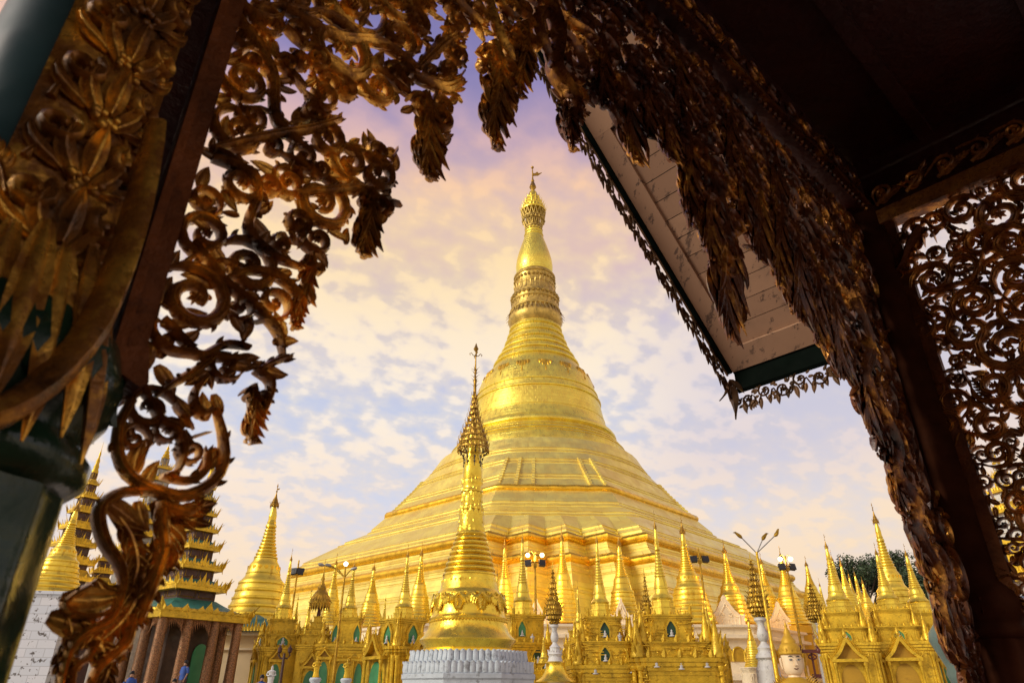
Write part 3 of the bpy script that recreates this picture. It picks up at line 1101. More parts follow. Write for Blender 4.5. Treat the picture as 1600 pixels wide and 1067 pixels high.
def zed(xt, yt, xb, yb, hw, Y, kind, label, rz=0.0, **kw):
    pb = at(xb, yb, Y)
    R = hw / FPX * (ray(xb, yb).y and 1) * Y / ray(xb, yb).y
    c = at(xb, yt, Y)
    r_ = spire_on(kind, pb, R, c.z - pb.z, rz, label, **kw)
    if hypot(pb.x - AX, pb.y - D) > RP * .88:
        # beyond the edge of the great plinth: a drum of its own down to the terrace
        b = MB()
        k = -pb.z / (c.z - pb.z)
        b.lathe([(1.12, k), (1.12, k * .9), (1.02, k * .88), (1.0, k * .12), (1.06, k * .1), (1.06, k * .02), (1.0, .001)], 8, a0=pi / 8)
        b.build('drum', M['gold_wall'], r_)
    return r_


ZL = [
    # (tip x, tip y, foot x, foot y, half width, distance, kind, label)
    (427, 755, 396, 990, 55, 56, 'bell', 'large ringed gold stupa standing alone against the sky beside the green-roofed pavilion'),
    (522, 862, 514, 976, 19, 74, 'skirt', 'small gold stupa half hidden behind the left street lamp'),
    (580, 872, 576, 979, 23, 73, 'skirt', 'small ring-skirted gold stupa right of the left street lamp, before the bare terrace face'),
    (646, 846, 652, 977, 25, 72, 'skirt', 'small gold stupa peeping out on the right behind the green-niched shrine spire'),
    (726, 850, 716, 980, 30, 70, 'skirt', 'small gold stupa almost hidden behind the near gilded stupa'),
    (791, 832, 788, 974, 23, 69, 'skirt', 'small gold stupa just right of the near gilded stupa, behind a shrine spire'),
    (877, 818, 882, 974, 27, 68, 'skirt', 'small ring-skirted gold stupa right of the lit floodlights, behind the first gold lotus tree'),
    (971, 828, 976, 975, 29, 68, 'skirt', 'small gold stupa behind the narrow white pediment, between two niched shrines'),
    (1072, 806, 1083, 976, 38, 68, 'bell', 'stout broad-skirted gold stupa left of the unlit floodlights'),
    (1131, 842, 1148, 975, 31, 70, 'bell', 'gold stupa behind the wide white pediment, right of the unlit floodlights'),
    (1183, 862, 1204, 968, 24, 76, 'skirt', 'gold stupa behind the three-armed lamp'),
    (1216, 852, 1239, 977, 28, 74, 'skirt', 'gold stupa between the three-armed lamp and the right floodlights'),
    (1262, 868, 1275, 960, 21, 80, 'skirt', 'slim gold stupa against the open sky right of the right floodlights'),
    (1284, 902, 1293, 975, 10, 92, 'slim', 'tiny distant gold stupa low between two larger spires on the right'),
    (1304, 858, 1318, 958, 17, 62, 'slim', 'gold spire close behind the left spire of the right-hand shrine row'),
    (1316, 868, 1331, 960, 17, 66, 'skirt', 'gold spire in the cluster before the dark trees, left of the middle one'),
    (1328, 890, 1340, 962, 13, 72, 'skirt', 'short gold spire in the middle of the cluster before the dark trees'),
    (1339, 886, 1350, 962, 13, 78, 'slim', 'short gold spire at the right of the cluster before the dark trees'),
    (1345, 900, 1360, 964, 15, 70, 'skirt', 'lowest gold spire of the cluster before the dark trees'),
    (1377, 785, 1412, 990, 37, 50, 'bell', 'tallest ringed gold stupa of the right side, before the dark trees'),
]
for (xt, yt, xb, yb, hw, Y, kd, lb) in ZL:
    zed(xt, yt, xb, yb, hw, Y, kd, lb, rz=rnd.uniform(0, 1) if 'rnd' in globals() else .3)
# ================================================================ shrines, lamps, lotus trees, pavilions in the middle distance
def ppm(px, py, Y):
    """photo pixels per metre there"""
    return FPX * ray(px, py).y / Y


def ogee(w, h, k=8):
    """pointed-arch outline, base centred at 0"""
    L_ = [(-w, 0), (-w, h * .52)]
    for i in range(1, k):
        t_ = i / k
        L_.append((-w * (1 - t_) ** .75 * (1 + .10 * sin(pi * t_)), h * (.52 + .48 * (t_ ** 1.25))))
    R_ = [(-x, z) for x, z in reversed(L_)]
    return L_ + [(0, h)] + R_


def niche(parent, O, tn, nd, w, h, panel='green_dark', figure=True, flames=True):
    """pointed niche: raised frame with flame crest, painted back, little seated figure"""
    O, tn, nd = Vector(O), Vector(tn), Vector(nd)
    up = Vector((0, 0, 1))
    fr = MB()
    outer, inner = ogee(w * 1.32, h * 1.2), ogee(w, h)
    n = len(outer)
    for i in range(n - 1):
        a0, a1, b0_, b1 = outer[i], outer[i + 1], inner[i], inner[i + 1]
        P_ = lambda q, d_: O + tn * q[0] + up * q[1] + nd * d_
        fr.add([P_(a0, -.02), P_(a1, -.02), P_(b1, -.02), P_(b0_, -.02), P_(a0, .09 * w + .05), P_(a1, .09 * w + .05), P_(b1, .09 * w + .05), P_(b0_, .09 * w + .05)],
               [(4, 7, 6, 5), (0, 4, 5, 1), (3, 2, 6, 7), (0, 3, 7, 4), (1, 5, 6, 2), (0, 1, 2, 3)])
    if flames:
        for i in range(2, n - 2):
            q = outer[i]
            fr.flame(O + tn * q[0] + up * q[1] + nd * .04, tn, (up + tn * (.5 if q[0] > 0 else -.5 if q[0] < 0 else 0)).normalized(), nd, w * .14, w * (.42 if abs(q[0]) > .01 else .9), w * .12)
        for sg in (-1, 1):
            fr.flame(O + tn * sg * w * 1.3 + up * h * .5 + nd * .04, tn, (up + tn * sg * .7).normalized(), nd, w * .2, w * .6, w * .12)
    f = fr.build('niche', M['gold_paint'], parent)
    b = MB()
    b.slab(inner, O, tn, up, nd, -.02, .012)
    b.build('niche_panel', M[panel], f)
    if figure:
        s_ = MB()
        c = O + nd * (.05 + w * .12)
        kx = w
        prof = [(.60 * kx, 0), (.66 * kx, .10 * kx), (.5 * kx, .22 * kx), (.30 * kx, .30 * kx), (.33 * kx, .6 * kx), (.36 * kx, .78 * kx), (.16 * kx, .88 * kx), (.13 * kx, .93 * kx), (.20 * kx, 1.05 * kx), (.19 * kx, 1.2 * kx), (.1 * kx, 1.3 * kx), (.03 * kx, 1.42 * kx)]
        s_.lathe(prof, 10, (0, 0, 0))
        ang = atan2(nd.y, nd.x)
        s_.v = [(c.x + (v[0] * .55) * cos(ang) - v[1] * sin(ang), c.y + (v[0] * .55) * sin(ang) + v[1] * cos(ang), c.z + v[2] + .02) for v in s_.v]
        s_.build('statuette', M['white'], f)
    return f


def portal(parent, O, tn, nd, w, h, door='green', gable=1.0, leaf=True):
    """doorway between two columns under a flame-edged gable"""
    O, tn, nd = Vector(O), Vector(tn), Vector(nd)
    up = Vector((0, 0, 1))
    b = MB()
    d = w * .42
    for sg in (-1, 1):
        c = O + tn * sg * w * 1.18 + nd * d
        b.lathe([(w * .2, 0), (w * .2, h * .05), (w * .14, h * .07), (w * .125, h * .5), (w * .115, h * .9), (w * .16, h * .93), (w * .2, h * .96), (w * .2, h * 1.0)], 12, c)
    b.obox(O + tn * -w * 1.42 + up * h - nd * .02, tn * w * 2.84, nd * (d * 1.7), up * h * .045)
    # gable: two raking boards and an infill
    gz, gh, gw = h * 1.045, w * 1.75 * gable, w * 1.42
    arc = []
    for i in range(9):
        t_ = i / 8
        arc.append((-gw * (1 - t_) ** 1.0 * (1 - .16 * sin(pi * t_)), gh * t_ ** 1.1))
    full = arc + [(-x, z) for x, z in reversed(arc[:-1])]
    inn = [(x * .74, z * .74) for x, z in full]
    for i in range(len(full) - 1):
        P_ = lambda q, d_: O + up * gz + tn * q[0] + up * q[1] + nd * d_
        a0, a1, c0, c1 = full[i], full[i + 1], inn[i], inn[i + 1]
        b.add([P_(a0, 0), P_(a1, 0), P_(c1, 0), P_(c0, 0), P_(a0, d * 1.6), P_(a1, d * 1.6), P_(c1, d * 1.6), P_(c0, d * 1.6)],
              [(4, 7, 6, 5), (0, 4, 5, 1), (3, 2, 6, 7), (0, 3, 7, 4), (1, 5, 6, 2), (0, 1, 2, 3)])
        for tt in (.25, .75):
            q = (a0[0] + (a1[0] - a0[0]) * tt, a0[1] + (a1[1] - a0[1]) * tt)
            b.flame(P_(q, d * 1.3), tn, (up + tn * (.6 if q[0] > 0 else -.6)).normalized(), nd, w * .09, w * .34, w * .1)
    b.flame(O + up * (gz + gh) + nd * d, tn, up, nd, w * .22, w * .95, w * .16)
    for sg in (-1, 1):
        b.flame(O + tn * sg * gw + up * gz + nd * d, tn, (up + tn * sg * .5).normalized(), nd, w * .2, w * .62, w * .14)
    f = b.build('portal', M['gold_paint'], parent)
    g_ = MB()
    g_.slab(inn, O + up * gz, tn, up, nd, -.02, d * .35)
    g_.build('gable_panel', M['gold_recess'], f)
    dr = MB()
    hh = h * .97
    pol = [(-w * .9, 0)] + [(w * .9 * cos(pi - pi * k / 10), hh * .72 + hh * .28 * sin(pi - pi * k / 10)) for k in range(11)] + [(w * .9, 0)]
    dr.slab(pol, O, tn, up, nd, -.02, .035)
    dr.build('door', M[door], f)
    return f


FACES = [(Vector((1, 0, 0)), Vector((0, -1, 0))), (Vector((0, 1, 0)), Vector((1, 0, 0))), (Vector((0, -1, 0)), Vector((-1, 0, 0)))]


def tier_box(b, hw, z0, z1, orn=True, k=6, mold=True, mini=False):
    """one storey: cross-shaped plan with stepped corners, plinth and cornice mouldings, flame antefixes"""
    h = z1 - z0
    e0 = min(1, hw)

    def plan(zc, hh, e):
        for kx, ky in ((1.0, .70), (.70, 1.0), (.90, .90), (.965, .8), (.8, .965)):
            b.box((0, 0, zc), (2 * (hw * kx + e * e0), 2 * (hw * ky + e * e0), hh))
    plan((z0 + z1) / 2, h - .004, 0)
    if mold:
        hm = min(h, hw * 1.6)
        for zc, e, t_ in ((z0 + hm * .05, .10, .09), (z0 + hm * .125, .05, .05), (z1 - hm * .035, .15, .06), (z1 - hm * .10, .10, .06), (z1 - hm * .165, .05, .05), (z1 - hm * .24, .025, .03)):
            plan(zc, hm * t_, e)
    if mini:
        q = hw * .13
        for sx in (-1, 1):
            for sy in (-1, 1):
                H_ = hw * 1.0
                b.lathe([(q * 1.25, 0), (q * 1.3, H_ * .06), (q, H_ * .12), (q * 1.05, H_ * .2), (q * .8, H_ * .3), (q * .85, H_ * .34), (q * .5, H_ * .5), (q * .52, H_ * .53), (q * .3, H_ * .68), (q * .42, H_ * .72), (q * .12, H_ * .8), (q * .03, H_)], 10, (sx * hw * .86, sy * hw * .86, z1))
    if orn:
        for tn, nd in FACES:
            for i in range(k + 1):
                x = -hw + 2 * hw * i / k
                cn = i in (0, k)
                q = 1.0 if abs(x) < hw * .75 else .9
                b.flame(nd * (hw * q + .08) + tn * x * (.92 if cn else 1) + Vector((0, 0, z1)), tn, (Vector((0, 0, 1)) + nd * .2).normalized(), nd, hw * (.10 if not cn else .14), hw * (.20 if not cn else .48), hw * .07)


def attach_spire(parent, kind, z, R, H):
    for c in zedi_proto(kind)[1]:
        k = c.copy()
        COL.objects.link(k)
        k.parent = parent
        k.location = (0, 0, z)
        k.scale = (R, R, H)


def shrine(px, tip_y, foot_y, spire_hw, Y, kind, tiers, rz, label, mt='gold_paint', niches=(), portals=(), orn=True, group='gilded shrines with spires'):
    """tiers: (half width px, bottom y px) from the top tier down; the last one reaches the ground"""
    pb = at(px, foot_y, Y)
    r_ = empty('spired_shrine', (pb.x, Y, 0), rz, label, 'shrine', group)
    k_ = ppm(px, foot_y, Y)
    zt_ = pb.z
    z1 = zt_
    for i, (hwp, yb) in enumerate(tiers):
        z0 = at(px, yb, Y).z if yb else 0.0
        hw = hwp / k_
        b = MB()
        tier_box(b, hw, z0, z1, orn, mini=orn and i > 0)
        o = b.build('shrine_tier', M[mt], r_)
        for (ti, face, off, w, h, zf, pn) in niches:
            if ti == i:
                tn, nd = FACES[face]
                niche(r_, nd * hw + tn * (off * hw) + Vector((0, 0, z0 + (z1 - z0) * zf)), tn, nd, w * hw, (z1 - z0) * h, pn)
        for (ti, face, off, w, h, dm, gb) in portals:
            if ti == i:
                tn, nd = FACES[face]
                hz = z1 * h if not yb else (z1 - z0) * h
                portal(r_, nd * (hw + .02) + tn * (off * hw) + Vector((0, 0, z0)), tn, nd, w * hw, hz, dm, gb)
        if not yb:
            for sx in (-1, 1):
                for sy in (-1, 1):
                    for kx, ky in ((.96, .86), (.86, .96)):
                        if sy > 0 and ky > kx:
                            continue
                        cb_ = MB()
                        cb_.lathe([(hw * .085, 0), (hw * .085, z1 * .06), (hw * .06, z1 * .08), (hw * .055, z1 * .80), (hw * .08, z1 * .82), (hw * .10, z1 * .86), (hw * .10, z1 * .88)], 10, (sx * hw * kx, sy * hw * ky, 0))
                        cb_.build('column', M[mt], r_)
        z1 = z0
    attach_spire(r_, kind, zt_ - .02, spire_hw / k_, at(px, tip_y, Y).z - zt_)
    return r_


GR, GD = 'green', 'green_dark'
shrine(441, 855, 968, 15, 47, 'slim', [(18, 992), (26, 1012), (30, 0)], .5, 'thin ornate gilded shrine with a tall spire right of the large lone stupa',
       niches=[(1, 0, 0, .3, .7, .1, GR), (1, 2, 0, .3, .7, .1, GR)], portals=[(2, 0, -.2, .28, .8, GR, 1.0), (2, 2, 0, .28, .8, GR, 1.0)])
shrine(459, 925, 984, 8, 49, 'slim', [(10, 1005), (15, 0)], .3, 'short dark-gold shrine spire left of the umbrella-topped shrine', mt='gold_old', niches=[(1, 0, 0, .35, .3, .6, GR)])
shrine(545, 868, 966, 14, 46, 'slim', [(21, 1008), (39, 0)], .15, 'gilded shrine with a stepped slim spire right of the left street lamp, low hall below',
       niches=[(0, 0, .75, .22, .62, .1, GR), (0, 0, -.75, .22, .62, .1, GR)], portals=[(1, 0, -.68, .2, .80, GR, .8), (1, 0, .0, .2, .78, GR, .0001), (1, 0, .62, .16, .78, GR, .0001)])
shrine(630, 848, 968, 17, 42, 'slim', [(26, 1012), (42, 0)], radians(45), 'tall gilded shrine with green niches and a green arched door left of the white base',
       niches=[(0, 0, 0, .34, .68, .1, GR), (0, 2, 0, .34, .68, .1, GR)], portals=[(1, 2, 0, .40, .84, GR, 1.0), (1, 0, 0, .40, .84, GR, 1.0)])
shrine(817, 822, 962, 18, 47, 'slim', [(27, 1005), (34, 0)], .35, 'gilded shrine with a ringed spire close right of the near gilded stupa', mt='gold_paint',
       niches=[(0, 0, -.45, .22, .55, .2, GR), (0, 1, 0, .25, .55, .2, GR), (1, 0, .3, .24, .22, .72, GD)], portals=[(1, 2, 0, .3, .9, GR, .9)])
for (px, tip, ft, shw, trs, nn, lb) in (
        (939, 822, 965, 17, [(26, 1004), (43, 1040), (52, 0)], [(0, 0, 0, .26, .62, .16, GD), (1, 0, -.1, .16, .62, .12, GD), (2, 0, -.42, .13, .085, .84, GD), (2, 0, .62, .13, .085, .86, GD)],
         'shrine crowded with dark niches, left of the narrow white pediment'),
        (1037, 796, 963, 20, [(35, 1006), (56, 1030), (68, 0)], [(0, 0, 0, .2, .58, .2, GD), (2, 0, -.52, .1, .085, .85, GD), (2, 0, .0, .1, .075, .82, GD), (2, 0, .55, .1, .085, .85, GD)],
         'broad shrine crowded with dark niches, right of the narrow white pediment')):
    o = shrine(px, tip, ft, shw, 43, 'slim', trs, 0.05, lb, niches=nn)
    # raised tracery all over the faces
    k_ = ppm(px, ft, 43)
    z1 = at(px, ft, 43).z
    for i, (hwp, yb) in enumerate(trs):
        z0 = at(px, yb, 43).z if yb else at(px, 1085, 43).z - 1.2
        hw = hwp / k_
        b = MB()
        for tn, nd in FACES:
            for q in range(int(hwp * 1.5)):
                x, zc = rnd.uniform(-.95, .95) * hw, rnd.uniform(z0 + .1, z1 - .15)
                if any(nq[0] == i and abs(x / hw - nq[2]) < nq[3] * 1.45 for nq in nn) and nd.y < -.5:
                    continue
                if rnd.random() < .55:
                    b.flame(nd * (hw + .01) + tn * x + Vector((0, 0, zc)), tn, (Vector((0, 0, 1)) + tn * rnd.uniform(-.9, .9)).normalized(), nd, rnd.uniform(.05, .09), rnd.uniform(.18, .34), .07, .6)
                else:
                    b.obox(nd * (hw - .02) + tn * x + Vector((0, 0, zc)), tn * rnd.uniform(.2, .5), nd * .09, Vector((0, 0, .045)))
        b.build('tracery', M['gold_paint'], o)
        z1 = z0
shrine(1313, 833, 958, 21, 36, 'slim', [(24, 982), (30, 1006), (39, 0)], -.36, 'left gilded shrine of the right-hand row, beside the red-brown signpost',
       niches=[(1, 0, 0, .2, .62, .12, GR), (1, 1, 0, .24, .62, .12, GR)], portals=[(2, 0, -.1, .44, .78, 'gold_recess', 1.0), (2, 1, 0, .34, .78, GR, 1.2)], group='right-hand row of gabled shrines')
shrine(1391, 846, 953, 20, 36, 'slim', [(24, 980), (30, 1004), (41, 0)], -.36, 'middle gilded shrine of the right-hand row, below the tallest spire',
       niches=[(1, 0, 0, .22, .62, .12, GR), (1, 1, 0, .24, .62, .12, GR)], portals=[(2, 0, -.1, .42, .78, 'gold_recess', 1.0), (2, 1, 0, .34, .78, GR, 1.2)], group='right-hand row of gabled shrines')
shrine(1440, 848, 958, 20, 37, 'slim', [(24, 982), (30, 1004), (39, 0)], -.36, 'right gilded shrine of the right-hand row, partly behind the carved post',
       niches=[(1, 0, 0, .22, .62, .12, GR)], portals=[(2, 0, -.1, .36, .78, GR, 1.0), (2, 1, 0, .34, .78, GR, 1.2)], group='right-hand row of gabled shrines')
shrine(478, 908, 992, 7, 50, 'slim', [(9, 1012), (13, 0)], .4, 'very small gilded shrine spire just left of the umbrella-topped shrine', niches=[(1, 0, 0, .35, .3, .6, GR)])
shrine(598, 925, 992, 8, 47, 'slim', [(11, 1012), (16, 0)], .2, 'small gilded shrine spire between the ring-skirted stupa and the green-niched shrine', niches=[(0, 0, 0, .35, .6, .1, GR)])
shrine(776, 880, 985, 10, 49, 'slim', [(15, 1010), (20, 0)], .3, 'small gilded shrine spire touching the right side of the near gilded stupa', niches=[(0, 0, 0, .3, .6, .1, GR)])
shrine(905, 905, 985, 9, 46, 'slim', [(13, 1006), (19, 0)], .25, 'small gilded shrine spire between the first lotus tree and the left niched shrine', niches=[(0, 0, 0, .3, .6, .1, GD)])
shrine(1108, 925, 990, 9, 46, 'slim', [(13, 1010), (20, 0)], .25, 'small gilded shrine spire below the unlit floodlights', niches=[(0, 0, 0, .3, .6, .1, GD)])
shrine(1352, 915, 985, 9, 38, 'slim', [(13, 1006), (19, 0)], -.3, 'small gilded shrine spire squeezed between the left and middle gabled shrines', niches=[(0, 0, 0, .3, .6, .1, GR)])
shrine(1180, 955, 1042, 16, 52, 'skirt', [(17, 0)], .2, 'small gold spire before the arcaded white wall, left of the three-armed lamp post', orn=False, mt='cream_pale')
shrine(850, 985, 1036, 9, 40, 'slim', [(16, 1046), (20, 0)], .1, 'tiny gilded canopy shrine beside the white pedestal of the first lotus tree', niches=[(0, 0, 0, .3, .6, .1, GD)])

# ---- umbrella-topped shrine
pb = at(493, 1000, 46)
k_ = ppm(493, 1000, 46)
us = empty('umbrella_shrine', (pb.x, 46, 0), .2, 'gilded shrine topped by a wide fringed umbrella on a red stem', 'shrine')
z = lambda y: at(493, y, 46).z
b = MB()
for hwp, ya, yb in ((25, 1040, 1008), (21, 1008, 992), (14, 992, 982), (10, 982, 972), (6, 972, 963)):
    tier_box(b, hwp / k_, z(ya) if ya < 1030 else 0, z(yb), True, 4)
b.build('body', M['gold_paint'], us)
b = MB()
b.lathe([(.10, z(964)), (.13, z(960)), (.09, z(952)), (.12, z(943)), (.08, z(930))], 10)
b.build('stem', M['red_brown'], us)
b = MB()
r_ = 16 / k_
b.lathe([(r_ * .9, z(945)), (r_, z(943)), (r_ * .97, z(938)), (r_ * .8, z(930)), (r_ * .55, z(924)), (r_ * .42, z(921)), (r_ * .45, z(919)), (r_ * .3, z(914)), (r_ * .14, z(908)), (r_ * .2, z(904)), (r_ * .1, z(900)), (.04, z(894)), (.02, z(884)), (.005, z(872))], 20)
for i in range(22):
    a = 2 * pi * i / 22
    o_, tn = Vector((cos(a), sin(a), 0)), Vector((-sin(a), cos(a), 0))
    b.flame(o_ * r_ + Vector((0, 0, z(942))), tn, Vector((0, 0, -1)), o_, .13, .5, .06, .2)
    b.flame(o_ * r_ * .8 + Vector((0, 0, z(931))), tn, (Vector((0, 0, -1)) + o_ * .5).normalized(), o_, .13, .45, .06, .2)
b.build('umbrella', M['gold_old'], us)
portal(us, Vector((0, -25 / k_, 0)), Vector((1, 0, 0)), Vector((0, -1, 0)), .42, z(1045), GR, 1.0)


# ---- gilded lotus trees on white pedestals
def lotus_tree(px, yt, yb, hwp, Y, label, ped=None, ped_label=None, foot=False):
    pb_ = at(px, yb, Y)
    k_ = ppm(px, yb, Y)
    H, R = at(px, yt, Y).z - pb_.z, hwp / k_
    r_ = empty('lotus_tree', pb_, rnd.uniform(0, 1), label, 'ornament', 'gilded lotus trees in pots')
    b = MB()
    b.tube([(0, 0, 0 if ped else -pb_.z), (0, 0, H * .7), (0, 0, H)], [R * (.1 if ped else .3), R * .06, .01], 8)
    b.build('stem', M['hti'], r_)
    for (zf, rf, n_, hf) in ((.00, .66, 18, .13), (.05, .88, 20, .13), (.12, 1.0, 22, .13), (.20, .96, 21, .12), (.28, .82, 19, .11), (.37, .64, 15, .10), (.47, .50, 13, .10), (.57, .40, 11, .09), (.66, .31, 9, .08), (.75, .23, 8, .08), (.83, .16, 7, .07)):
        b = MB()
        for i in range(n_):
            a = 2 * pi * (i + rnd.random() * .2) / n_
            o_, tn = Vector((cos(a), sin(a), 0)), Vector((-sin(a), cos(a), 0))
            p0, p1 = Vector((0, 0, zf * H)), o_ * R * rf * .9 + Vector((0, 0, zf * H + hf * H * .25))
            b.tube([p0, (p0 + p1) / 2 - Vector((0, 0, hf * H * .12)), p1], R * .035, 4)
            b.flame(p1 - o_ * R * .05, tn, (Vector((0, 0, 1)) - o_ * .02).normalized(), o_, R * rf * .17 + R * .02, hf * H, R * .09, .7)
        b.build('leaf_whorl', M['gold_old'], r_)
    b = MB()
    b.flame((0, 0, H * .9), (1, 0, 0), (0, 0, 1), (0, -1, 0), R * .12, H * .14, R * .1)
    b.build('bud', M['gold'], r_)
    if ped:
        kp = k_
        zz = lambda y: at(px, y, Y).z
        p_ = empty('white_pedestal', (pb_.x, pb_.y, 0), 0.3, ped_label, 'pedestal', 'white pedestals of the lotus trees')
        b = MB()
        y0, s_ = yb, ped
        prof = [(.45, 0), (.62, .02), (.62, .06), (.4, .10), (.34, .16), (.42, .22), (.56, .30), (.58, .36), (.46, .43), (.30, .46), (.34, .49), (.6, .55), (.78, .58), (.70, .62), (.74, .66), (1.0, .72), (1.06, .76), (.86, .80), (1.0, .9), (1.16, .96), (1.2, 1.0)]
        hh = pb_.z - zz(yb + s_)
        pr_ = [(r * 13 * s_ / 75 / kp, pb_.z - hh * t_) for r, t_ in prof]
        pr_.append((pr_[-1][0] * 1.05, 0))
        b.lathe(pr_[::-1], 24)
        b.build('baluster', M['white'], p_)
        b = MB()
        for i in range(14):
            a = 2 * pi * i / 14
            o_, tn = Vector((cos(a), sin(a), 0)), Vector((-sin(a), cos(a), 0))
            b.flame(o_ * pr_[17][0] * .98 + Vector((0, 0, pr_[17][1])), tn, (Vector((0, 0, 1)) + o_ * .2).normalized(), o_, .2, .3, .08, .2)
        b.build('petal_ring', M['white'], p_)
        if foot:
            b = MB()
            zf_ = zz(1036)
            b.lathe([(27 / kp, zz(1066)), (31 / kp, zz(1064.5)), (30 / kp, zz(1063)), (22 / kp, zz(1058)), (17 / kp, zz(1050)), (14.5 / kp, zz(1042)), (14 / kp, zz(1037)), (15 / kp, zz(1035)), (13 / kp, zz(1033))], 32)
            b.build('gilded_foot', M['gold_front'], p_)
    return r_


lotus_tree(866, 880, 975, 15, 38, 'gilded lotus tree on a white pedestal just right of the near gilded stupa', 62, 'white pedestal with a gilded flared foot under the first lotus tree', True)
lotus_tree(1013, 888, 972, 10, 46, 'slim gilded lotus tree between the two niched shrines')
lotus_tree(1187, 866, 964, 19, 42, 'largest gilded lotus tree, beside the pole of the three-armed lamp', 84, 'tall white pedestal beside the pole of the three-armed lamp')
lotus_tree(1277, 905, 972, 17, 44, 'round gilded lotus tree left of the right-hand row of shrines', 40, 'short white pedestal left of the right-hand row of shrines')

# ---- white pediments standing on the plinth edge
def pediment(px, yt, yb, hwp, Y, label, side='both'):
    pb_ = at(px, yb, Y)
    k_ = ppm(px, yb, Y)
    w, h = hwp / k_, at(px, yt, Y).z - pb_.z
    r_ = empty('white_pediment', pb_, 0, label, 'pediment', 'white stucco pediments')
    half = [(-1, 0), (-1.0, .34), (-1.06, .47), (-.92, .42), (-.72, .46), (-.52, .56), (-.36, .68), (-.22, .8), (-.12, .86), (-.11, .93), (-.05, .97)]
    pol = [(x * w, z_ * h) for x, z_ in half] + [(0, h)] + [(-x * w, z_ * h) for x, z_ in reversed(half)]
    b = MB()
    b.slab(pol, (0, 0, 0), (1, 0, 0), (0, 0, 1), (0, -1, 0), 0, .5)
    b.build('panel', M['cream_pale'], r_)
    b = MB()
    inn = [(x * .7, z_ * .68 + h * .08) for x, z_ in pol]
    for i in range(len(inn) - 1):
        b.tube([(inn[i][0], -.52, inn[i][1]), (inn[i + 1][0], -.52, inn[i + 1][1])], .05 + .03 * w / 3, 5)
    for i in range(6):
        x = (-.5 + i / 5) * w * .9
        b.flame((x, -.5, h * .12), (1, 0, 0), (0, 0, 1), (0, -1, 0), w * .09, h * .2, .1)
    for sg in (-1, 1):
        sp = [Vector((sg * (w * .25 + w * .16 * (1 - q / 12) * cos(q * .75)), -.52, h * .42 + w * .16 * (1 - q / 12) * sin(q * .75))) for q in range(11)]
        b.tube(sp, .06, 5)
    b.build('relief', M['cream_pale'], r_)


pediment(1136, 930, 985, 28, 68, 'wide white pediment standing on the arcaded wall left of the three-armed lamp')
pediment(1221, 940, 991, 20, 73, 'white pediment right of the three-armed lamp')
pediment(838, 934, 983, 20, 66.5, 'white pediment partly behind the shrine right of the near gilded stupa')
pediment(972, 934, 983, 16, 66.5, 'narrow white pediment between the two niched shrines')


# ---- lamps
def pole_between(b, pts, r, n=8):
    b.tube(pts, r, n)


def flood_mast(px, yt, yb, Y, label, lit, dx=10, heads_dy=(14,)):
    pb_ = at(px, yb, Y)
    k_ = ppm(px, yb, Y)
    H = at(px, yt, Y).z - pb_.z
    r_ = empty('floodlight_mast', pb_, 0, label, 'floodlight', 'floodlight masts')
    s_ = 1 / k_
    b = MB()
    b.tube([(0, 0, -pb_.z), (0, 0, H * .5), (0, 0, H)], [2.6 * s_, 1.8 * s_, 1.2 * s_], 8)
    zb_ = H - 16 * s_
    b.tube([(-dx * s_, 0, zb_), (dx * s_, 0, zb_)], 1.0 * s_, 6)
    b.box((0, -.02, zb_ - 5 * s_), (5 * s_, 5 * s_, 6 * s_))
    b.build('mast', M['gold_old'], r_)
    for sg in (-1, 1):
        b = MB()
        b.M = Matrix.Translation((sg * dx * s_, 0, zb_ - 2 * s_)) @ Matrix.Rotation(radians(-20), 4, 'X') @ Matrix.Rotation(radians(sg * 12), 4, 'Z')
        b.box((0, 0, 0), (9.5 * s_, 5 * s_, 9 * s_))
        b.box((0, -3.0 * s_, 0), (10.5 * s_, 1.0 * s_, 10 * s_))
        b.tube([(-5.4 * s_, 0, 0), (-5.4 * s_, 0, 6 * s_), (5.4 * s_, 0, 6 * s_), (5.4 * s_, 0, 0)], .6 * s_, 4)
        b.build('floodlight_head', M['black'], r_)
    if lit:
        for sg in (-1, 1):
            b = MB()
            b.tube([(0, 0, H - 6 * s_), (sg * dx * .5 * s_, 0, H + 2 * s_), (sg * dx * 1.0 * s_, 0, H), (sg * dx * 1.05 * s_, 0, H - 3 * s_)], .5 * s_, 5)
            ar_ = b.build('arm', M['gold_old'], r_)
            b = MB()
            b.ball((sg * dx * 1.05 * s_, 0, H - 5 * s_), 3.4 * s_, 12, 8)
            b.build('globe', M['bulb'], ar_)
            ld = bpy.data.lights.new('globe_light', 'POINT')
            ld.energy = 700
            ld.color = (1.0, .55, .16)
            ld.shadow_soft_size = .4
            lo_ = bpy.data.objects.new('globe_light', ld)
            COL.objects.link(lo_)
            lo_.parent = ar_
            lo_.location = (sg * dx * 1.05 * s_, .6, H - 5 * s_)
    return r_


flood_mast(837, 862, 945, 64, 'lit twin-globe floodlight mast before the stupa terraces, right of the near gilded stupa', True, 11)
flood_mast(1102, 856, 945, 64, 'unlit black floodlight pair on a mast, left of the wide white pediment', False, 9)
flood_mast(1244, 868, 965, 66, 'lit floodlight mast against the pale sky, right of the three-armed lamp', True, 8)
flood_mast(453, 875, 975, 60, 'small dark floodlight mast beside the thin ornate spire on the left', False, 5)

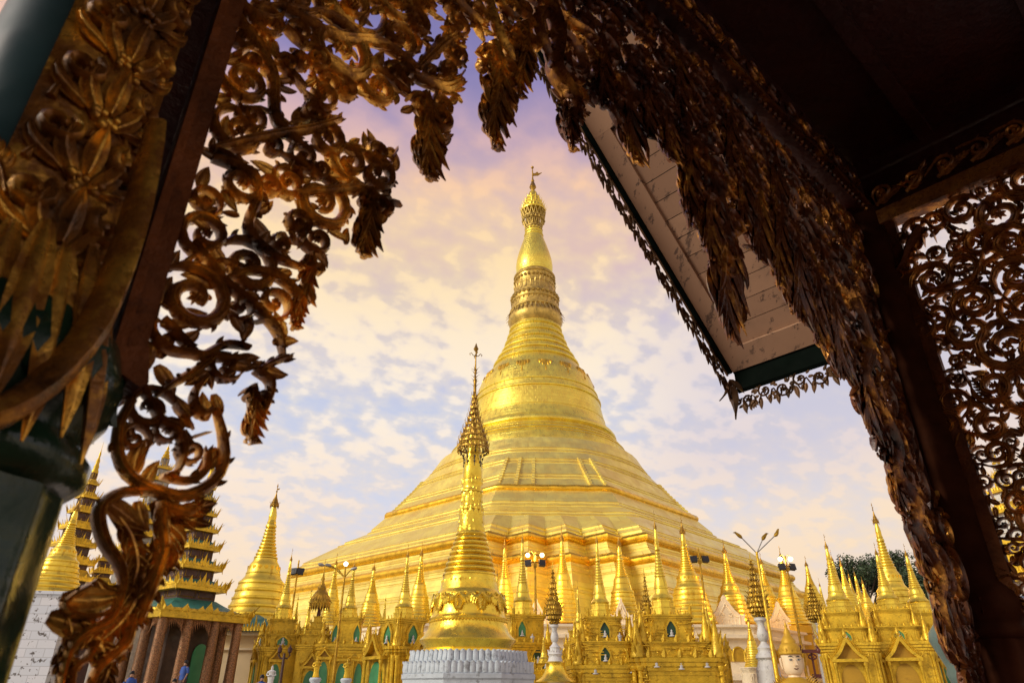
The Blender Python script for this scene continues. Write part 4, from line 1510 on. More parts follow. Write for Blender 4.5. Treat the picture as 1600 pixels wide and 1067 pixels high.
# street lamp on the left
pb = at(520, 1066, 40)
k_ = ppm(520, 1066, 40)
s_ = 1 / k_
H = at(528, 884, 40).z
sl = empty('street_lamp', (pb.x, 40, 0), 0, 'thin gold street lamp on the left with one lit white globe', 'street lamp')
b = MB()
b.tube([(0, 0, 0), (0, 0, H * .5), (0, 0, H)], [2.6 * s_, 2.2 * s_, 1.5 * s_], 10)
b.lathe([(4 * s_, 0), (4 * s_, .4), (3 * s_, .6), (2.6 * s_, .7)], 12)
b.build('pole', M['gold_old'], sl)
for dx, dz, hd in ((-36, 12, 1), (-24, 10, 1), (9, -4, 1)):
    b = MB()
    b.tube([(0, 0, H - 18 * s_), (dx * .5 * s_, 0, H - 10 * s_ + dz * .5 * s_), (dx * s_, 0, H - 4 * s_ + dz * .4 * s_)], 1.1 * s_, 6)
    a_ = b.build('arm', M['gold_old'], sl)
    b = MB()
    sg = -1 if dx < 0 else 1
    e = Vector((dx * s_, 0, H - 4 * s_ + dz * .4 * s_))
    b.tube([e, e + Vector((sg * 4 * s_, 0, 1.0 * s_)), e + Vector((sg * 9 * s_, 0, 2.2 * s_)), e + Vector((sg * 11 * s_, 0, 2.2 * s_))], [1.2 * s_, 2.6 * s_, 2.4 * s_, .6 * s_], 8)
    b.build('lamp_head', M['grey_metal'], a_)
b = MB()
b.ball((0, 0, H + 3.5 * s_), 3.6 * s_, 14, 10)
b.build('globe', M['bulb_w'], sl)

# three-armed lamp on the right
pb = at(1213, 1050, 40)
k_ = ppm(1213, 1050, 40)
s_ = 1 / k_
H = at(1187, 862, 40).z
tl_ = empty('three_armed_lamp', (pb.x, 40, 0), 0, 'tall lamp post with three leaf-shaped heads on spread arms against the sky', 'street lamp')
b = MB()
b.tube([(0, 0, 0), (0, 0, H * .45), (0, 0, H * .46), (0, 0, H)], [4.0 * s_, 3.6 * s_, 2.6 * s_, 2.0 * s_], 10)
b.build('pole', M['gold_paint'], tl_)
for ex, ez, fl in ((-22, 24, -1), (14, 21, 1), (36, 27, 1)):
    b = MB()
    e = Vector((ex * s_, 0, H + ez * s_))
    b.tube([(0, 0, H - 2 * s_), e], .9 * s_, 6)
    a_ = b.build('arm', M['grey_metal'], tl_)
    b = MB()
    dr = e.copy()
    dr.z -= H
    dr.normalize()
    up_ = Vector((fl * .35 if ex > 20 else -.9 if fl < 0 else .7, 0, .6)).normalized()
    b.tube([e - dr * 2 * s_, e + dr * 2 * s_, e + dr * 4 * s_ + up_ * 2 * s_, e + dr * 4 * s_ + up_ * 8 * s_ + Vector((0, 0, 1 * s_)), e + dr * 3 * s_ + up_ * 13 * s_ - Vector((0, 0, 1.5 * s_))], [1.2 * s_, 3.2 * s_, 3.0 * s_, 1.6 * s_, .4 * s_], 8)
    b.build('leaf_head', M['gold_old'], a_)

# brown lamp post low on the left and signpost low on the right
pb = at(438, 1066, 38)
s_ = 1 / ppm(438, 1066, 38)
lp_ = empty('brown_lamp_post', (pb.x, 38, 0), 0, 'short ornate dark brown lamp post before the thin ornate shrine on the left', 'lamp post')
H = at(440, 1020, 38).z
b = MB()
b.tube([(0, 0, 0), (0, 0, H)], [3 * s_, 2 * s_], 8)
b.lathe([(5 * s_, 0), (5 * s_, .5), (3 * s_, .8)], 10)
b.build('pole', M['maroon'], lp_)
for sg in (-1, 1):
    b = MB()
    b.tube([(0, 0, H - 6 * s_), (sg * 5 * s_, 0, H - 8 * s_), (sg * 9 * s_, 0, H - 3 * s_), (sg * 7 * s_, 0, H + 2 * s_)], 1.2 * s_, 6)
    b.lathe([(1.5 * s_, H), (3.4 * s_, H + 2 * s_), (3.6 * s_, H + 7 * s_), (1.5 * s_, H + 9 * s_), (.4 * s_, H + 12 * s_)], 10, (sg * 8 * s_, 0, 0))
    b.build('lantern', M['maroon'], lp_)
pb = at(1276, 1064, 30)
s_ = 1 / ppm(1276, 1064, 30)
zz = lambda y: at(1272, y, 30).z
sp_ = empty('signpost', (pb.x, 30, 0), 0, 'red-brown signpost with a scrolled bracket left of the right-hand row of shrines', 'signpost')
b = MB()
b.tube([(0, 0, 0), (0, 0, zz(1018))], [2.2 * s_, 1.6 * s_], 8)
b.build('post', M['red_brown'], sp_)
b = MB()
b.box((-3 * s_, -.05, zz(1017)), (29 * s_, 4 * s_, 5 * s_))
for sg in (-1, 1):
    b.ball((-3 * s_ + sg * 14 * s_, -.05, zz(1016)), 3.4 * s_, 10, 6, 1.4)
    b.ball((-3 * s_ + sg * 13 * s_, -.05, zz(1010)), 1.6 * s_, 8, 6, 1.8)
b.build('top_bar', M['red_brown'], sp_)
for sg in (-1, 1):
    b = MB()
    b.tube([(sg * (1 + 5.5 * sin(q * .52)) * s_, -.05, zz(1021 + q * 1.5)) for q in range(7)], 1.1 * s_, 6)
    b.tube([(sg * (4 + 2.4 * cos(q * .8)) * s_, -.05, zz(1026) + 2.4 * s_ * sin(q * .8)) for q in range(8)], .8 * s_, 5)
    b.build('scroll_bracket', M['red_brown'], sp_)
b = MB()
b.box((1 * s_, -.06, zz(1056)), (14 * s_, 2 * s_, 6 * s_))
b.build('small_board', M['red_brown'], sp_)


# ---- crowned bust
pb = at(1243, 1066, 30)
k_ = ppm(1243, 1040, 30)
s_ = 1 / k_
bu_ = empty('crowned_bust', (pb.x, 30, 0), 0, 'big golden guardian statue with pale painted face and pointed gold crown', 'statue')
zz = lambda y: at(1243, y, 30).z
cz = zz(1033)
b = MB()
HR = 15.5 * s_                                  # half width of the face
rows = []
for (t_, wx, fy, by) in ((-1.32, .46, .30, .62), (-1.22, .62, .62, .72), (-1.05, .78, .80, .85), (-.8, .90, .86, .95), (-.5, .97, .90, 1.0), (-.2, 1.0, .90, 1.03), (.1, 1.0, .88, 1.05), (.4, .99, .88, 1.03), (.7, .95, .84, 1.0), (1.0, .85, .72, .9)):
    rg = []
    for j in range(20):
        a = 2 * pi * j / 20
        x, y = cos(a) * wx, sin(a)
        y = y * (fy if y < 0 else by)
        rg.append((x * HR, y * HR, cz + t_ * HR))
    rows.append(rg)
b.rings(rows)
# neck and shoulders in the same surface
b.lathe([(1.3 * HR, cz - 3.6 * HR), (1.25 * HR, cz - 2.2 * HR), (.62 * HR, cz - 1.7 * HR), (.56 * HR, cz - 1.1 * HR)], 20)
# nose, lips, lids
b.rings([[(x * HR * w_, (-.86 - d_) * HR, cz + z_ * HR) for x in (-1, -.45, .45, 1)] + [(0, -.78 * HR, cz + z_ * HR)] for z_, w_, d_ in ((.22, .06, .04), (.0, .10, .10), (-.25, .14, .20), (-.38, .20, .24), (-.44, .16, .12))])
face = b.build('head', M['skin_w'], bu_, 60)
for sg in (-1, 1):
    b = MB()
    b.tube([(sg * HR * (.14 + .13 * q), (-.93 + .035 * q * q * .6) * HR, cz + HR * (.30 + .16 * sin(pi * (q + .6) / 5))) for q in range(5)], [.02 * HR, .04 * HR, .045 * HR, .035 * HR, .012 * HR], 5)
    b.build('eyebrow', M['black'], face)
    b = MB()
    b.ball((0, 0, 0), .17 * HR, 10, 6, .42)
    b.v = [(v[0] * 1.15 + sg * .40 * HR, v[1] * .35 - .86 * HR, v[2] + cz + .12 * HR) for v in b.v]
    ey = b.build('eye', M['white'], face)
    b = MB()
    b.ball((sg * .40 * HR, -.905 * HR, cz + .115 * HR), .062 * HR, 8, 6)
    b.build('pupil', M['black'], ey)
    b = MB()
    b.tube([(sg * HR * (.24 + .085 * q), -.935 * HR + .012 * q * HR, cz + HR * (.15 + .06 * sin(pi * q / 4))) for q in range(5)], .018 * HR, 4)
    b.build('eyelid', M['black'], face)
    b = MB()
    b.tube([(sg * 1.02 * HR, .08 * HR, cz + .4 * HR), (sg * 1.12 * HR, .02 * HR, cz + .25 * HR), (sg * 1.10 * HR, .0, cz - .2 * HR), (sg * 1.04 * HR, .0, cz - .7 * HR)], [.06 * HR, .14 * HR, .12 * HR, .07 * HR], 8)
    b.build('ear', M['skin_w'], face)
b = MB()
b.tube([(HR * (-.24 + .08 * q), (-.88 - .035 * sin(pi * q / 6)) * HR, cz - HR * (.68 - .03 * cos(pi * q / 3))) for q in range(7)], [.015 * HR] + [.05 * HR] * 5 + [.015 * HR], 6)
b.build('lips', M['red_brown'], face)
b = MB()
b.lathe([(1.06 * HR, cz + .62 * HR), (1.12 * HR, cz + .72 * HR), (1.06 * HR, cz + .9 * HR), (.98 * HR, cz + 1.05 * HR), (.98 * HR, cz + 1.3 * HR), (.82 * HR, cz + 1.6 * HR), (.7 * HR, cz + 1.7 * HR), (.68 * HR, cz + 1.95 * HR), (.45 * HR, cz + 2.3 * HR), (.36 * HR, cz + 2.4 * HR), (.3 * HR, cz + 2.8 * HR), (.12 * HR, cz + 3.2 * HR), (.16 * HR, cz + 3.35 * HR), (.03 * HR, cz + 3.7 * HR)], 20)
for i in range(14):
    a = 2 * pi * i / 14
    o_, tn = Vector((cos(a), sin(a), 0)), Vector((-sin(a), cos(a), 0))
    b.flame(o_ * HR * 1.05 + Vector((0, 0, cz + .75 * HR)), tn, (Vector((0, 0, 1)) + o_ * .12).normalized(), o_, HR * .16, HR * .5, HR * .1)
b.build('crown', M['gold_wall'], bu_)
b = MB()
rows = []
for zf, wx, wy in ((cz - 6.0 * HR, 1.9, 1.3), (cz - 3.2 * HR, 1.95, 1.2), (cz - 2.5 * HR, 2.1, 1.15), (cz - 1.95 * HR, 1.75, 1.0), (cz - 1.55 * HR, 1.0, .8), (cz - 1.42 * HR, .7, .7)):
    rows.append([(wx * HR * cos(2 * pi * j / 24), wy * HR * sin(2 * pi * j / 24), zf) for j in range(24)])
b.rings(rows)
for sg in (-1, 1):
    for q in range(7):
        b.flame((sg * HR * (1.0 + .16 * q), -.3 * HR, cz - HR * (1.7 + .12 * q)), (1, 0, 0), Vector((sg * .8, -.2, .8)).normalized(), (0, -1, 0), HR * .22, HR * (.8 + .1 * (q % 2)), HR * .12, .6)
for q in range(9):
    a = -pi / 2 + (q - 4) * .3
    b.flame((1.5 * HR * cos(a), 1.05 * HR * sin(a), cz - 1.95 * HR), (-sin(a), cos(a), 0), Vector((cos(a) * .5, sin(a) * .5, -1)).normalized(), (cos(a), sin(a), 0), HR * .22, HR * .7, HR * .12, .3)
b.build('collar_robe', M['gold_wall'], bu_)
b = MB()
b.box((0, .2, (cz - 5 * HR) / 2), (4.4 * HR, 3.4 * HR, cz - 5 * HR))
b.box((0, .2, cz - 5.1 * HR), (4.9 * HR, 3.8 * HR, .4 * HR))
b.build('plinth', M['white'], bu_)


# ---- small standing and seated statues
def standing(px, yt, yb, Y, label, mt, ped=True, halo=False):
    pb_ = at(px, yb, Y)
    h = at(px, yt, Y).z - pb_.z
    r_ = empty('standing_statue', pb_, 0, label, 'statue', 'small statues before the shrines')
    b = MB()
    body = [(.17, 0), (.19, .05), (.15, .2), (.14, .35), (.17, .47), (.15, .55), (.125, .62), (.16, .70), (.18, .76), (.14, .80), (.06, .83), (.055, .85)]
    b.lathe([(r * h, z_ * h) for r, z_ in body], 14, mod=lambda a, z_: .62 + .38 * abs(cos(a)))
    b.ball((0, 0, .90 * h), .065 * h, 10, 8, 1.25)
    b.rings([[(.012 * h * cos(q), -.06 * h - .012 * h * (1 + sin(q)), zc * h) for q in (0, 1.57, 3.14, 4.71)] for zc in (.88, .91)])
    b.lathe([(.07 * h, .94 * h), (.055 * h, .97 * h), (.02 * h, 1.0 * h), (.003 * h, 1.06 * h)], 10)
    for sg in (-1, 1):
        b.tube([(sg * .16 * h, 0, .76 * h), (sg * .22 * h, -.03 * h, .6 * h), (sg * .12 * h, -.12 * h, .55 * h), (sg * .02 * h, -.15 * h, .6 * h)], [.05 * h, .04 * h, .035 * h, .03 * h], 8)
    b.build('figure', M[mt], r_)
    if ped:
        b = MB()
        w = .30 * h
        b.lathe([(w * .8, -pb_.z), (w * .8, -.6 * h), (w * .65, -.5 * h), (w * .7, -.3 * h), (w * 1.05, -.16 * h), (w * 1.1, -.08 * h), (w * .9, 0)], 18)
        b.build('pedestal', M['white_blue'], r_)


standing(493, 1027, 1058, 36, 'yellow-gold standing statue on a white pot, left of the street lamp pole', 'gold_paint')
standing(541, 1029, 1059, 36, 'gold standing statue on a white pot, right of the street lamp pole', 'gold_paint')
standing(421, 1040, 1075, 34, 'pale crowned statue before the cream building', 'white')
standing(905, 987, 1004, 41.75, 'small white guardian on the left ledge of the left niched shrine', 'white', False)
standing(969, 988, 1004, 41.75, 'small white guardian on the right ledge of the left niched shrine', 'white', False)
standing(832, 990, 1005, 45.8, 'small white guardian before the shrine right of the near gilded stupa', 'white', False)


# ---- tiered-roof pavilions (pyatthat)
def pyatthat(px, Y, rz, tiers, label, ground_cols=None, roof='green_roof', wall='maroon', axis_y=900, top_y=None, name='tiered_pavilion', cat='pavilion', group=None):
    """tiers: (eave row y px, half diagonal px, wall height frac) from the bottom up"""
    pb_ = at(px, axis_y, Y)
    k_ = ppm(px, axis_y, Y)
    r_ = empty(name, (pb_.x, Y, 0), rz, label, cat, group)
    zs_ = [at(px, y, Y).z for y, h in tiers]
    hs_ = [h / k_ / sqrt(2) for y, h in tiers]
    for i, (z0, hw) in enumerate(zip(zs_, hs_)):
        z2 = zs_[i + 1] if i + 1 < len(zs_) else z0 + (zs_[i] - zs_[i - 1]) * .9
        hw2 = hs_[i + 1] if i + 1 < len(hs_) else hw * .6
        wl = hw2 * .74
        dz = z2 - z0
        zr = z0 + dz * (.60 if i == 0 else .42)
        b = MB()
        b.box((0, 0, z0 - .02 * hw), (2 * hw, 2 * hw, .10 * hw + .08))
        b.box((0, 0, z0 + .06 * hw), (1.94 * hw, 1.94 * hw, .08 * hw + .04))
        for tn, nd in FACES + [(Vector((-1, 0, 0)), Vector((0, 1, 0)))]:
            n_ = 13 if hw > 1 else 9
            for q in range(n_):
                t_ = q / (n_ - 1) * 2 - 1
                c = abs(t_)
                ctr = q == n_ // 2
                hgt = .14 + (.30 if ctr else 0) + (.12 if abs(q - n_ // 2) == 1 else 0) + (.22 if c > .95 else .10 if c > .8 else 0) + (.16 if q in (n_ // 4, n_ - 1 - n_ // 4) else 0)
                b.flame(nd * hw + tn * (t_ * hw) + Vector((0, 0, z0 + .04 * hw)), tn, (Vector((0, 0, 1)) + nd * .12 + tn * (.25 * t_ * c)).normalized(), nd, hw * .15, dz * hgt * (.85 if i == 0 else 1.5), hw * .05 + .02, .2)
            b.flame(nd * hw + tn * hw + Vector((0, 0, z0)), (tn - nd).normalized(), (Vector((0, 0, 1)) + nd * .3 + tn * .3).normalized(), (tn + nd).normalized(), hw * .13, dz * .52, hw * .06, .35)
            b.flame(nd * hw + tn * hw + Vector((0, 0, z0)), (tn - nd).normalized(), Vector((0, 0, -1)), (tn + nd).normalized(), hw * .06, dz * .22, hw * .05, .2)
        ev = b.build('eave', M['gold_paint'], r_)
        b = MB()
        rows = []
        for t_ in (0, .3, .65, 1):
            q = hw * .93 + (wl * 1.05 - hw * .93) * (t_ ** .75)
            rows.append([(sx * q, sy * q, z0 + .08 * hw + (zr - z0 - .08 * hw) * t_) for sx, sy in ((-1, -1), (1, -1), (1, 1), (-1, 1))])
        b.rings(rows)
        b.build('roof', M[roof], r_)
        b = MB()
        b.box((0, 0, (zr + z2) / 2 - .05), (2 * wl, 2 * wl, z2 - zr + .1))
        wb_ = b.build('tier_wall', M[wall], r_)
        b = MB()
        for tn, nd in FACES:
            for x0, x1 in ((-.9, -.1), (.1, .9)):
                pts = [nd * (wl + .01) + tn * (x * wl) + Vector((0, 0, zr + (z2 - zr) * f)) for x, f in ((x0, .2), (x1, .2), (x1, .8), (x0, .8), (x0, .2))]
                b.tube(pts, .025, 4)
        b.build('panel_trim', M['gold_old'], wb_)
    if name == 'tiered_tower':
        b = MB()
        q = hs_[0] * .72
        b.box((0, 0, zs_[0] / 2), (2 * q, 2 * q, zs_[0]))
        b.box((0, 0, .5), (2.3 * q, 2.3 * q, 1.0))
        b.build('tower_body', M[wall], r_)
    z1_ = zs_[-1] + (zs_[-1] - zs_[-2]) * .85
    ht = (at(px, top_y, Y).z - z1_) if top_y else hs_[-1] * 3
    b = MB()
    q = hs_[-1]
    b.lathe([(q * .55, z1_), (q * .62, z1_ + ht * .06), (q * .42, z1_ + ht * .14), (q * .5, z1_ + ht * .2), (q * .3, z1_ + ht * .3), (q * .36, z1_ + ht * .38), (q * .16, z1_ + ht * .5), (q * .2, z1_ + ht * .6), (q * .05, z1_ + ht * .72), (q * .02, z1_ + ht)], 14)
    b.build('finial', M['gold_paint'], r_)
    return r_, zs_, hs_, k_


gp, zs_, hs_, k_ = pyatthat(288, 42, radians(45 + 9.5), [(966, 103), (921, 60), (889, 48), (858, 38), (830, 30), (805, 23), (783, 17), (764, 12)],
                            'pavilion with green roofs, gold flame eaves and mosaic columns, lower left', axis_y=940, top_y=690)
hw = hs_[0]
zt_ = zs_[0]
b = MB()
b.box((0, 0, 0.55), (hw * 2.0, hw * 2.0, 1.1))
b.box((0, 0, 1.15), (hw * 1.9, hw * 1.9, .2))
b.build('plinth', M['white'], gp)
b = MB()
b.box((0, 0, zt_ / 2 + .5), (hw * .9, hw * .9, zt_ - 1.0))
b.build('inner_hall', M['dark_interior'], gp)  # solid core; its dark colour stands in for the shaded interior
for tn, nd in FACES[:1] + FACES[1:2] + FACES[2:3]:
    for i, t_ in enumerate((-.84, -.3, .3, .84)):
        if t_ == .84 and nd.y < -.5:
            pass
        b = MB()
        p = nd * hw * .84 + tn * (t_ * hw)
        if abs(t_) > .8 and nd.y > -.5:
            continue
        b.lathe([(.34, 1.25), (.30, 1.6), (.27, zt_ * .7), (.25, zt_ - .1)], 18, p)
        c_ = b.build('column', M['mosaic'], gp)
        b = MB()
        for q in range(12):
            a = 2 * pi * q / 12
            b.flame(p + Vector((cos(a), sin(a), 0)) * .33 + Vector((0, 0, 1.22)), (-sin(a), cos(a), 0), (Vector((0, 0, 1)) + Vector((cos(a), sin(a), 0)) * .1).normalized(), (cos(a), sin(a), 0), .11, .5, .06, .2)
        b.build('leaf_base', M['green'], c_)
    # carved spandrels hanging between the columns
    b = MB()
    for x0, x1 in ((-.84, -.3), (-.3, .3), (.3, .84)):
        for q in range(15):
            t_ = q / 14
            dp = .55 + 1.5 * abs(2 * t_ - 1) ** 2.2
            b.flame(nd * hw * .83 + tn * ((x0 + (x1 - x0) * t_) * hw) + Vector((0, 0, zt_ - .05)), tn, Vector((0, 0, -1)), nd, hw * .05, dp, .08, .3)
    b.build('spandrel', M['mosaic'], gp)
b = MB()
tn, nd = FACES[0]
b.slab([(-.45, 0)] + [(.45 * cos(pi - pi * q / 8), 2.4 + .6 * sin(pi * q / 8)) for q in range(9)] + [(.45, 0)], nd * hw * .47 + tn * hw * .3 + Vector((0, 0, 1.2)), tn, (0, 0, 1), nd, 0, .08)
b.build('green_door', M['green'], gp)

pyatthat(112, 62, radians(45 + 14), [(905, 44), (880, 38), (853, 33), (826, 28), (801, 23), (778, 18), (757, 12)],
         'all-gold tiered tower at far left, behind the stupa on the white brick base', axis_y=860, top_y=690, roof='gold_paint', wall='maroon', name='tiered_tower', cat='tower')
pyatthat(243, 75, radians(45), [(885, 52), (862, 46), (840, 40), (820, 35), (800, 30), (775, 25), (752, 20), (733, 15)], 'tiered tower glimpsed through the ring of the carved scroll', axis_y=780, top_y=690, roof='grey_metal', wall='grey_metal', name='tiered_tower', cat='tower')
pyatthat(160, 66, radians(40), [(915, 26), (895, 20), (876, 14), (862, 9)], 'low gold tiered roof between the far-left tower and the carved scroll', axis_y=890, top_y=835, roof='gold_paint', wall='maroon', name='tiered_tower', cat='tower')
pyatthat(1600, 52, radians(20), [(905, 52), (800, 40), (768, 26), (745, 14)], 'gold tiered roof seen through the carved screen at far right', axis_y=850, top_y=690, roof='gold_paint', wall='white', name='tiered_tower', cat='tower')

# stupa on a white brick base at far left
pb = at(80, 928, 40)
k_ = ppm(80, 928, 40)
wsb = empty('brick_base_stupa', (pb.x, 40, 0), .2, 'ringed gold stupa on a flaking white brick base, beside the dark green column', 'stupa')


def brick_white():
    m = bpy.data.materials.new('flaking_white_brick')
    m.use_nodes = True
    t = NT(m.node_tree)
    bs = t.n['Principled BSDF']
    co = t.node('ShaderNodeTexCoord').outputs['Object']
    x, y, z_ = t.sep(co)[:3]
    uv = t.comb(t.math('ADD', x, y), z_, 0.0)
    br = t.node('ShaderNodeTexBrick')
    t.l.new(uv, br.inputs['Vector'])
    br.inputs['Scale'].default_value = 1.0
    br.inputs['Brick Width'].default_value = .9
    br.inputs['Row Height'].default_value = .42
    br.inputs['Mortar Size'].default_value = .02
    br.inputs['Color1'].default_value = (.62, .68, .74, 1)
    br.inputs['Color2'].default_value = (.72, .75, .78, 1)
    br.inputs['Mortar'].default_value = (.50, .53, .56, 1)
    sp = t.maprange(t.noise(co, 2.6, 5.0, .7),   .575, .61)
    t.l.new(t.mix(sp, br.outputs['Color'], (.12, .11, .10)), bs.inputs['Base Color'])
    bs.inputs['Roughness'].default_value = .7
    return m


M['brickw'] = brick_white()
b = MB()
hw = 44 / k_
b.box((0, 0, pb.z / 2), (hw * 2, hw * 2, pb.z), taper=.97)
b.box((0, 0, pb.z - .1), (hw * 2.06, hw * 2.06, .14))
b.build('brick_base', M['brickw'], wsb)
attach_spire(wsb, 'bell', pb.z - .02, 40 / k_, at(80, 772, 40).z - pb.z)

# cream building beside the green-roofed pavilion
pb = at(372, 985, 48)
k_ = ppm(372, 985, 48)
cb = empty('cream_building', (pb.x, 50, 0), radians(8), 'plain cream building with a fretted eave, right of the green-roofed pavilion', 'building')
b = MB()
zt_ = at(372, 990, 48).z
b.box((0, 0, zt_ / 2), (64 / k_, 4, zt_))
b.build('wall', M['cream'], cb)
b = MB()
b.box((0, 0, zt_ - .9), (64 / k_ + .3, 4.3, .12))
b.box((0, 0, zt_ + .02), (64 / k_ + .9, 4.9, .24))
b.build('cornice', M['cream_pale'], cb)
b = MB()
rows = []
for q, zq in ((1.0, zt_ + .12), (.98, zt_ + .3), (.6, zt_ + 1.0), (.3, zt_ + 1.3)):
    rows.append([(sx * (32 / k_ + .8) * q, sy * 2.7 * q, zq) for sx, sy in ((-1, -1), (1, -1), (1, 1), (-1, 1))])
b.rings(rows)
b.build('roof', M['green_roof'], cb)
b = MB()
for i in range(22):
    x = (-1 + 2 * i / 21) * (32 / k_ + .8)
    b.flame((x, -2.72, zt_ + .15), (1, 0, 0), (0, 0, 1), (0, -1, 0), .16, .55 + .5 * (i % 5 == 0), .06)
b.build('fretted_eave', M['gold_paint'], cb)
b = MB()
for sg in (-1, 1):
    b.box((sg * 22 / k_, -2.03, zt_ * .5), (.14, .08, zt_ * .84))
b.build('pilaster', M['green'], cb) if False else None

# hall behind the carved screen at far right
pb = at(1575, 1000, 42)
k_ = ppm(1575, 1000, 42)
fh = empty('low_hall', (pb.x + 3, 44, 0), radians(-20), 'cream hall with a blue-grey roof glimpsed under the carved screen at far right', 'building')
zt_ = at(1575, 985, 42).z
b = MB()
b.box((0, 0, zt_ / 2), (9, 5, zt_))
b.build('wall', M['cream'], fh)
b = MB()
b.rings([[(sx * 5.0 * q, sy * 3.1 * q2, zq) for sx, sy in ((-1, -1), (1, -1), (1, 1), (-1, 1))] for q, q2, zq in ((1, 1, zt_), (1, 1, zt_ + .15), (.9, .5, zt_ + 1.5), (.85, .15, zt_ + 2.1))])
b.build('roof', mat('blue_grey_roof', (.10, .14, .20), .5), fh)
b = MB()
b.box((0, -3.1, zt_ + .1), (10.1, .16, .35))
for i in range(26):
    b.flame((-5 + 10 * i / 25, -3.16, zt_ + .25), (1, 0, 0), (0, 0, 1), (0, -1, 0), .14, .4, .05)
b.build('gilded_eave', M['gold_paint'], fh)
for x in (-3.2, -1.2, .8, 2.8):
    b = MB()
    b.box((x, -2.52, zt_ * .62), (.9, .1, zt_ * .3))
    w_ = b.build('window', M['maroon'], fh)
    b = MB()
    for q in range(4):
        b.box((x - .33 + .22 * q, -2.585, zt_ * .62), (.035, .03, zt_ * .28))
    b.build('window_bars', M['gold_paint'], w_)
zed(1562, 812, 1570, 930, 18, 48, 'skirt', 'gold stupa seen through the lower holes of the carved screen')
b = MB()
pb = at(1590, 1040, 30)
b.tube([(0, 0, 0), (0, 0, 3), (0, 0, at(1572, 940, 30).z + .5)], [.07, .06, .05], 8)
b.lathe([(.14, 0), (.14, .3), (.08, .4)], 10)
o = b.build('gold_pole', M['gold_paint'])
o.location = (pb.x, 30, 0)
tag(o, 'plain golden pole below the carved screen at far right', 'pole')


# ---- trees behind the right-hand shrines
def leaf_mat(name, c):
    m = bpy.data.materials.new(name)
    m.use_nodes = True
    t = NT(m.node_tree)
    bs = t.n['Principled BSDF']
    oi = t.node('ShaderNodeNewGeometry').outputs['Random Per Island']
    t.l.new(t.ramp(oi, [(0, tuple(q * .55 for q in c)), (.6, c), (1, tuple(q * 1.7 for q in c))]), bs.inputs['Base Color'])
    bs.inputs['Roughness'].default_value = .6
    return m


M['leaf'] = leaf_mat('tree_leaves', (.045, .075, .03))
M['bark'] = mat('bark', (.07, .05, .035), .8)


def tree(px, yt, Y, rad, label, seed, squash=.8):
    rg = random.Random(seed)
    pt = at(px, yt, Y)
    H = pt.z
    r_ = empty('tree', (pt.x, Y, 0), 0, label, 'tree', 'dark trees behind the right-hand shrines')
    b = MB()
    tips = []
    fork = Vector((0, 0, H * .5))
    b.tube([(0, 0, 0), (rad * .03, 0, H * .25), fork], [rad * .13, rad * .10, rad * .08], 9)
    for i in range(9):
        a = 2 * pi * i / 9 + rg.uniform(-.3, .3)
        e = Vector((cos(a) * rad * rg.uniform(.35, .8), sin(a) * rad * rg.uniform(.35, .8), H * .5 + (H * .42) * rg.uniform(.5, 1)))
        b.tube([fork, (fork + e) / 2 + Vector((0, 0, rad * .12)), e], [rad * .05, rad * .03, rad * .012], 6)
        tips.append(e)
        for q in range(2):
            e2 = e + Vector((rg.uniform(-1, 1), rg.uniform(-1, 1), rg.uniform(-.2, .8))) * rad * .3
            b.tube([(fork + e) / 2, e2], [rad * .02, rad * .008], 5)
            tips.append(e2)
    b.build('trunk', M['bark'], r_)
    b = MB()
    cl = [(t_, rad * rg.uniform(.22, .36)) for t_ in tips]
    for _ in range(14):
        a, rr_ = rg.uniform(0, 2 * pi), rad * sqrt(rg.random()) * .85
        zc = H - rad * squash * (.25 + .9 * (rr_ / rad) ** 2) - rg.random() * rad * .5
        cl.append((Vector((cos(a) * rr_, sin(a) * rr_, zc)), rad * rg.uniform(.2, .34)))
    for c, r in cl:
        for _ in range(150):
            d = Vector((rg.gauss(0, 1), rg.gauss(0, 1), rg.gauss(0, .8)))
            d = d.normalized() * r * rg.random() ** .4
            p = c + d
            s2 = rad * rg.uniform(.035, .065)
            u = Vector((rg.uniform(-1, 1), rg.uniform(-1, 1), rg.uniform(-.6, .6))).normalized()
            w_ = u.cross(Vector((rg.uniform(-1, 1), rg.uniform(-1, 1), rg.uniform(-1, 1)))).normalized()
            b.add([p - u * s2, p + w_ * s2 * .5, p + u * s2, p - w_ * s2 * .5], [(0, 1, 2, 3)])
    b.build('crown', M['leaf'], r_)


tree(1337, 872, 120, 5.2, 'dark tree behind the cluster of small gold spires', 3)
tree(1374, 862, 126, 4.6, 'dark tree directly behind the tallest right-hand spire', 5)
tree(1425, 882, 118, 5.6, 'dark tree at the right, partly behind the carved post', 8)
tree(1590, 900, 100, 7.0, 'dark tree behind the carved screen at far right', 9)


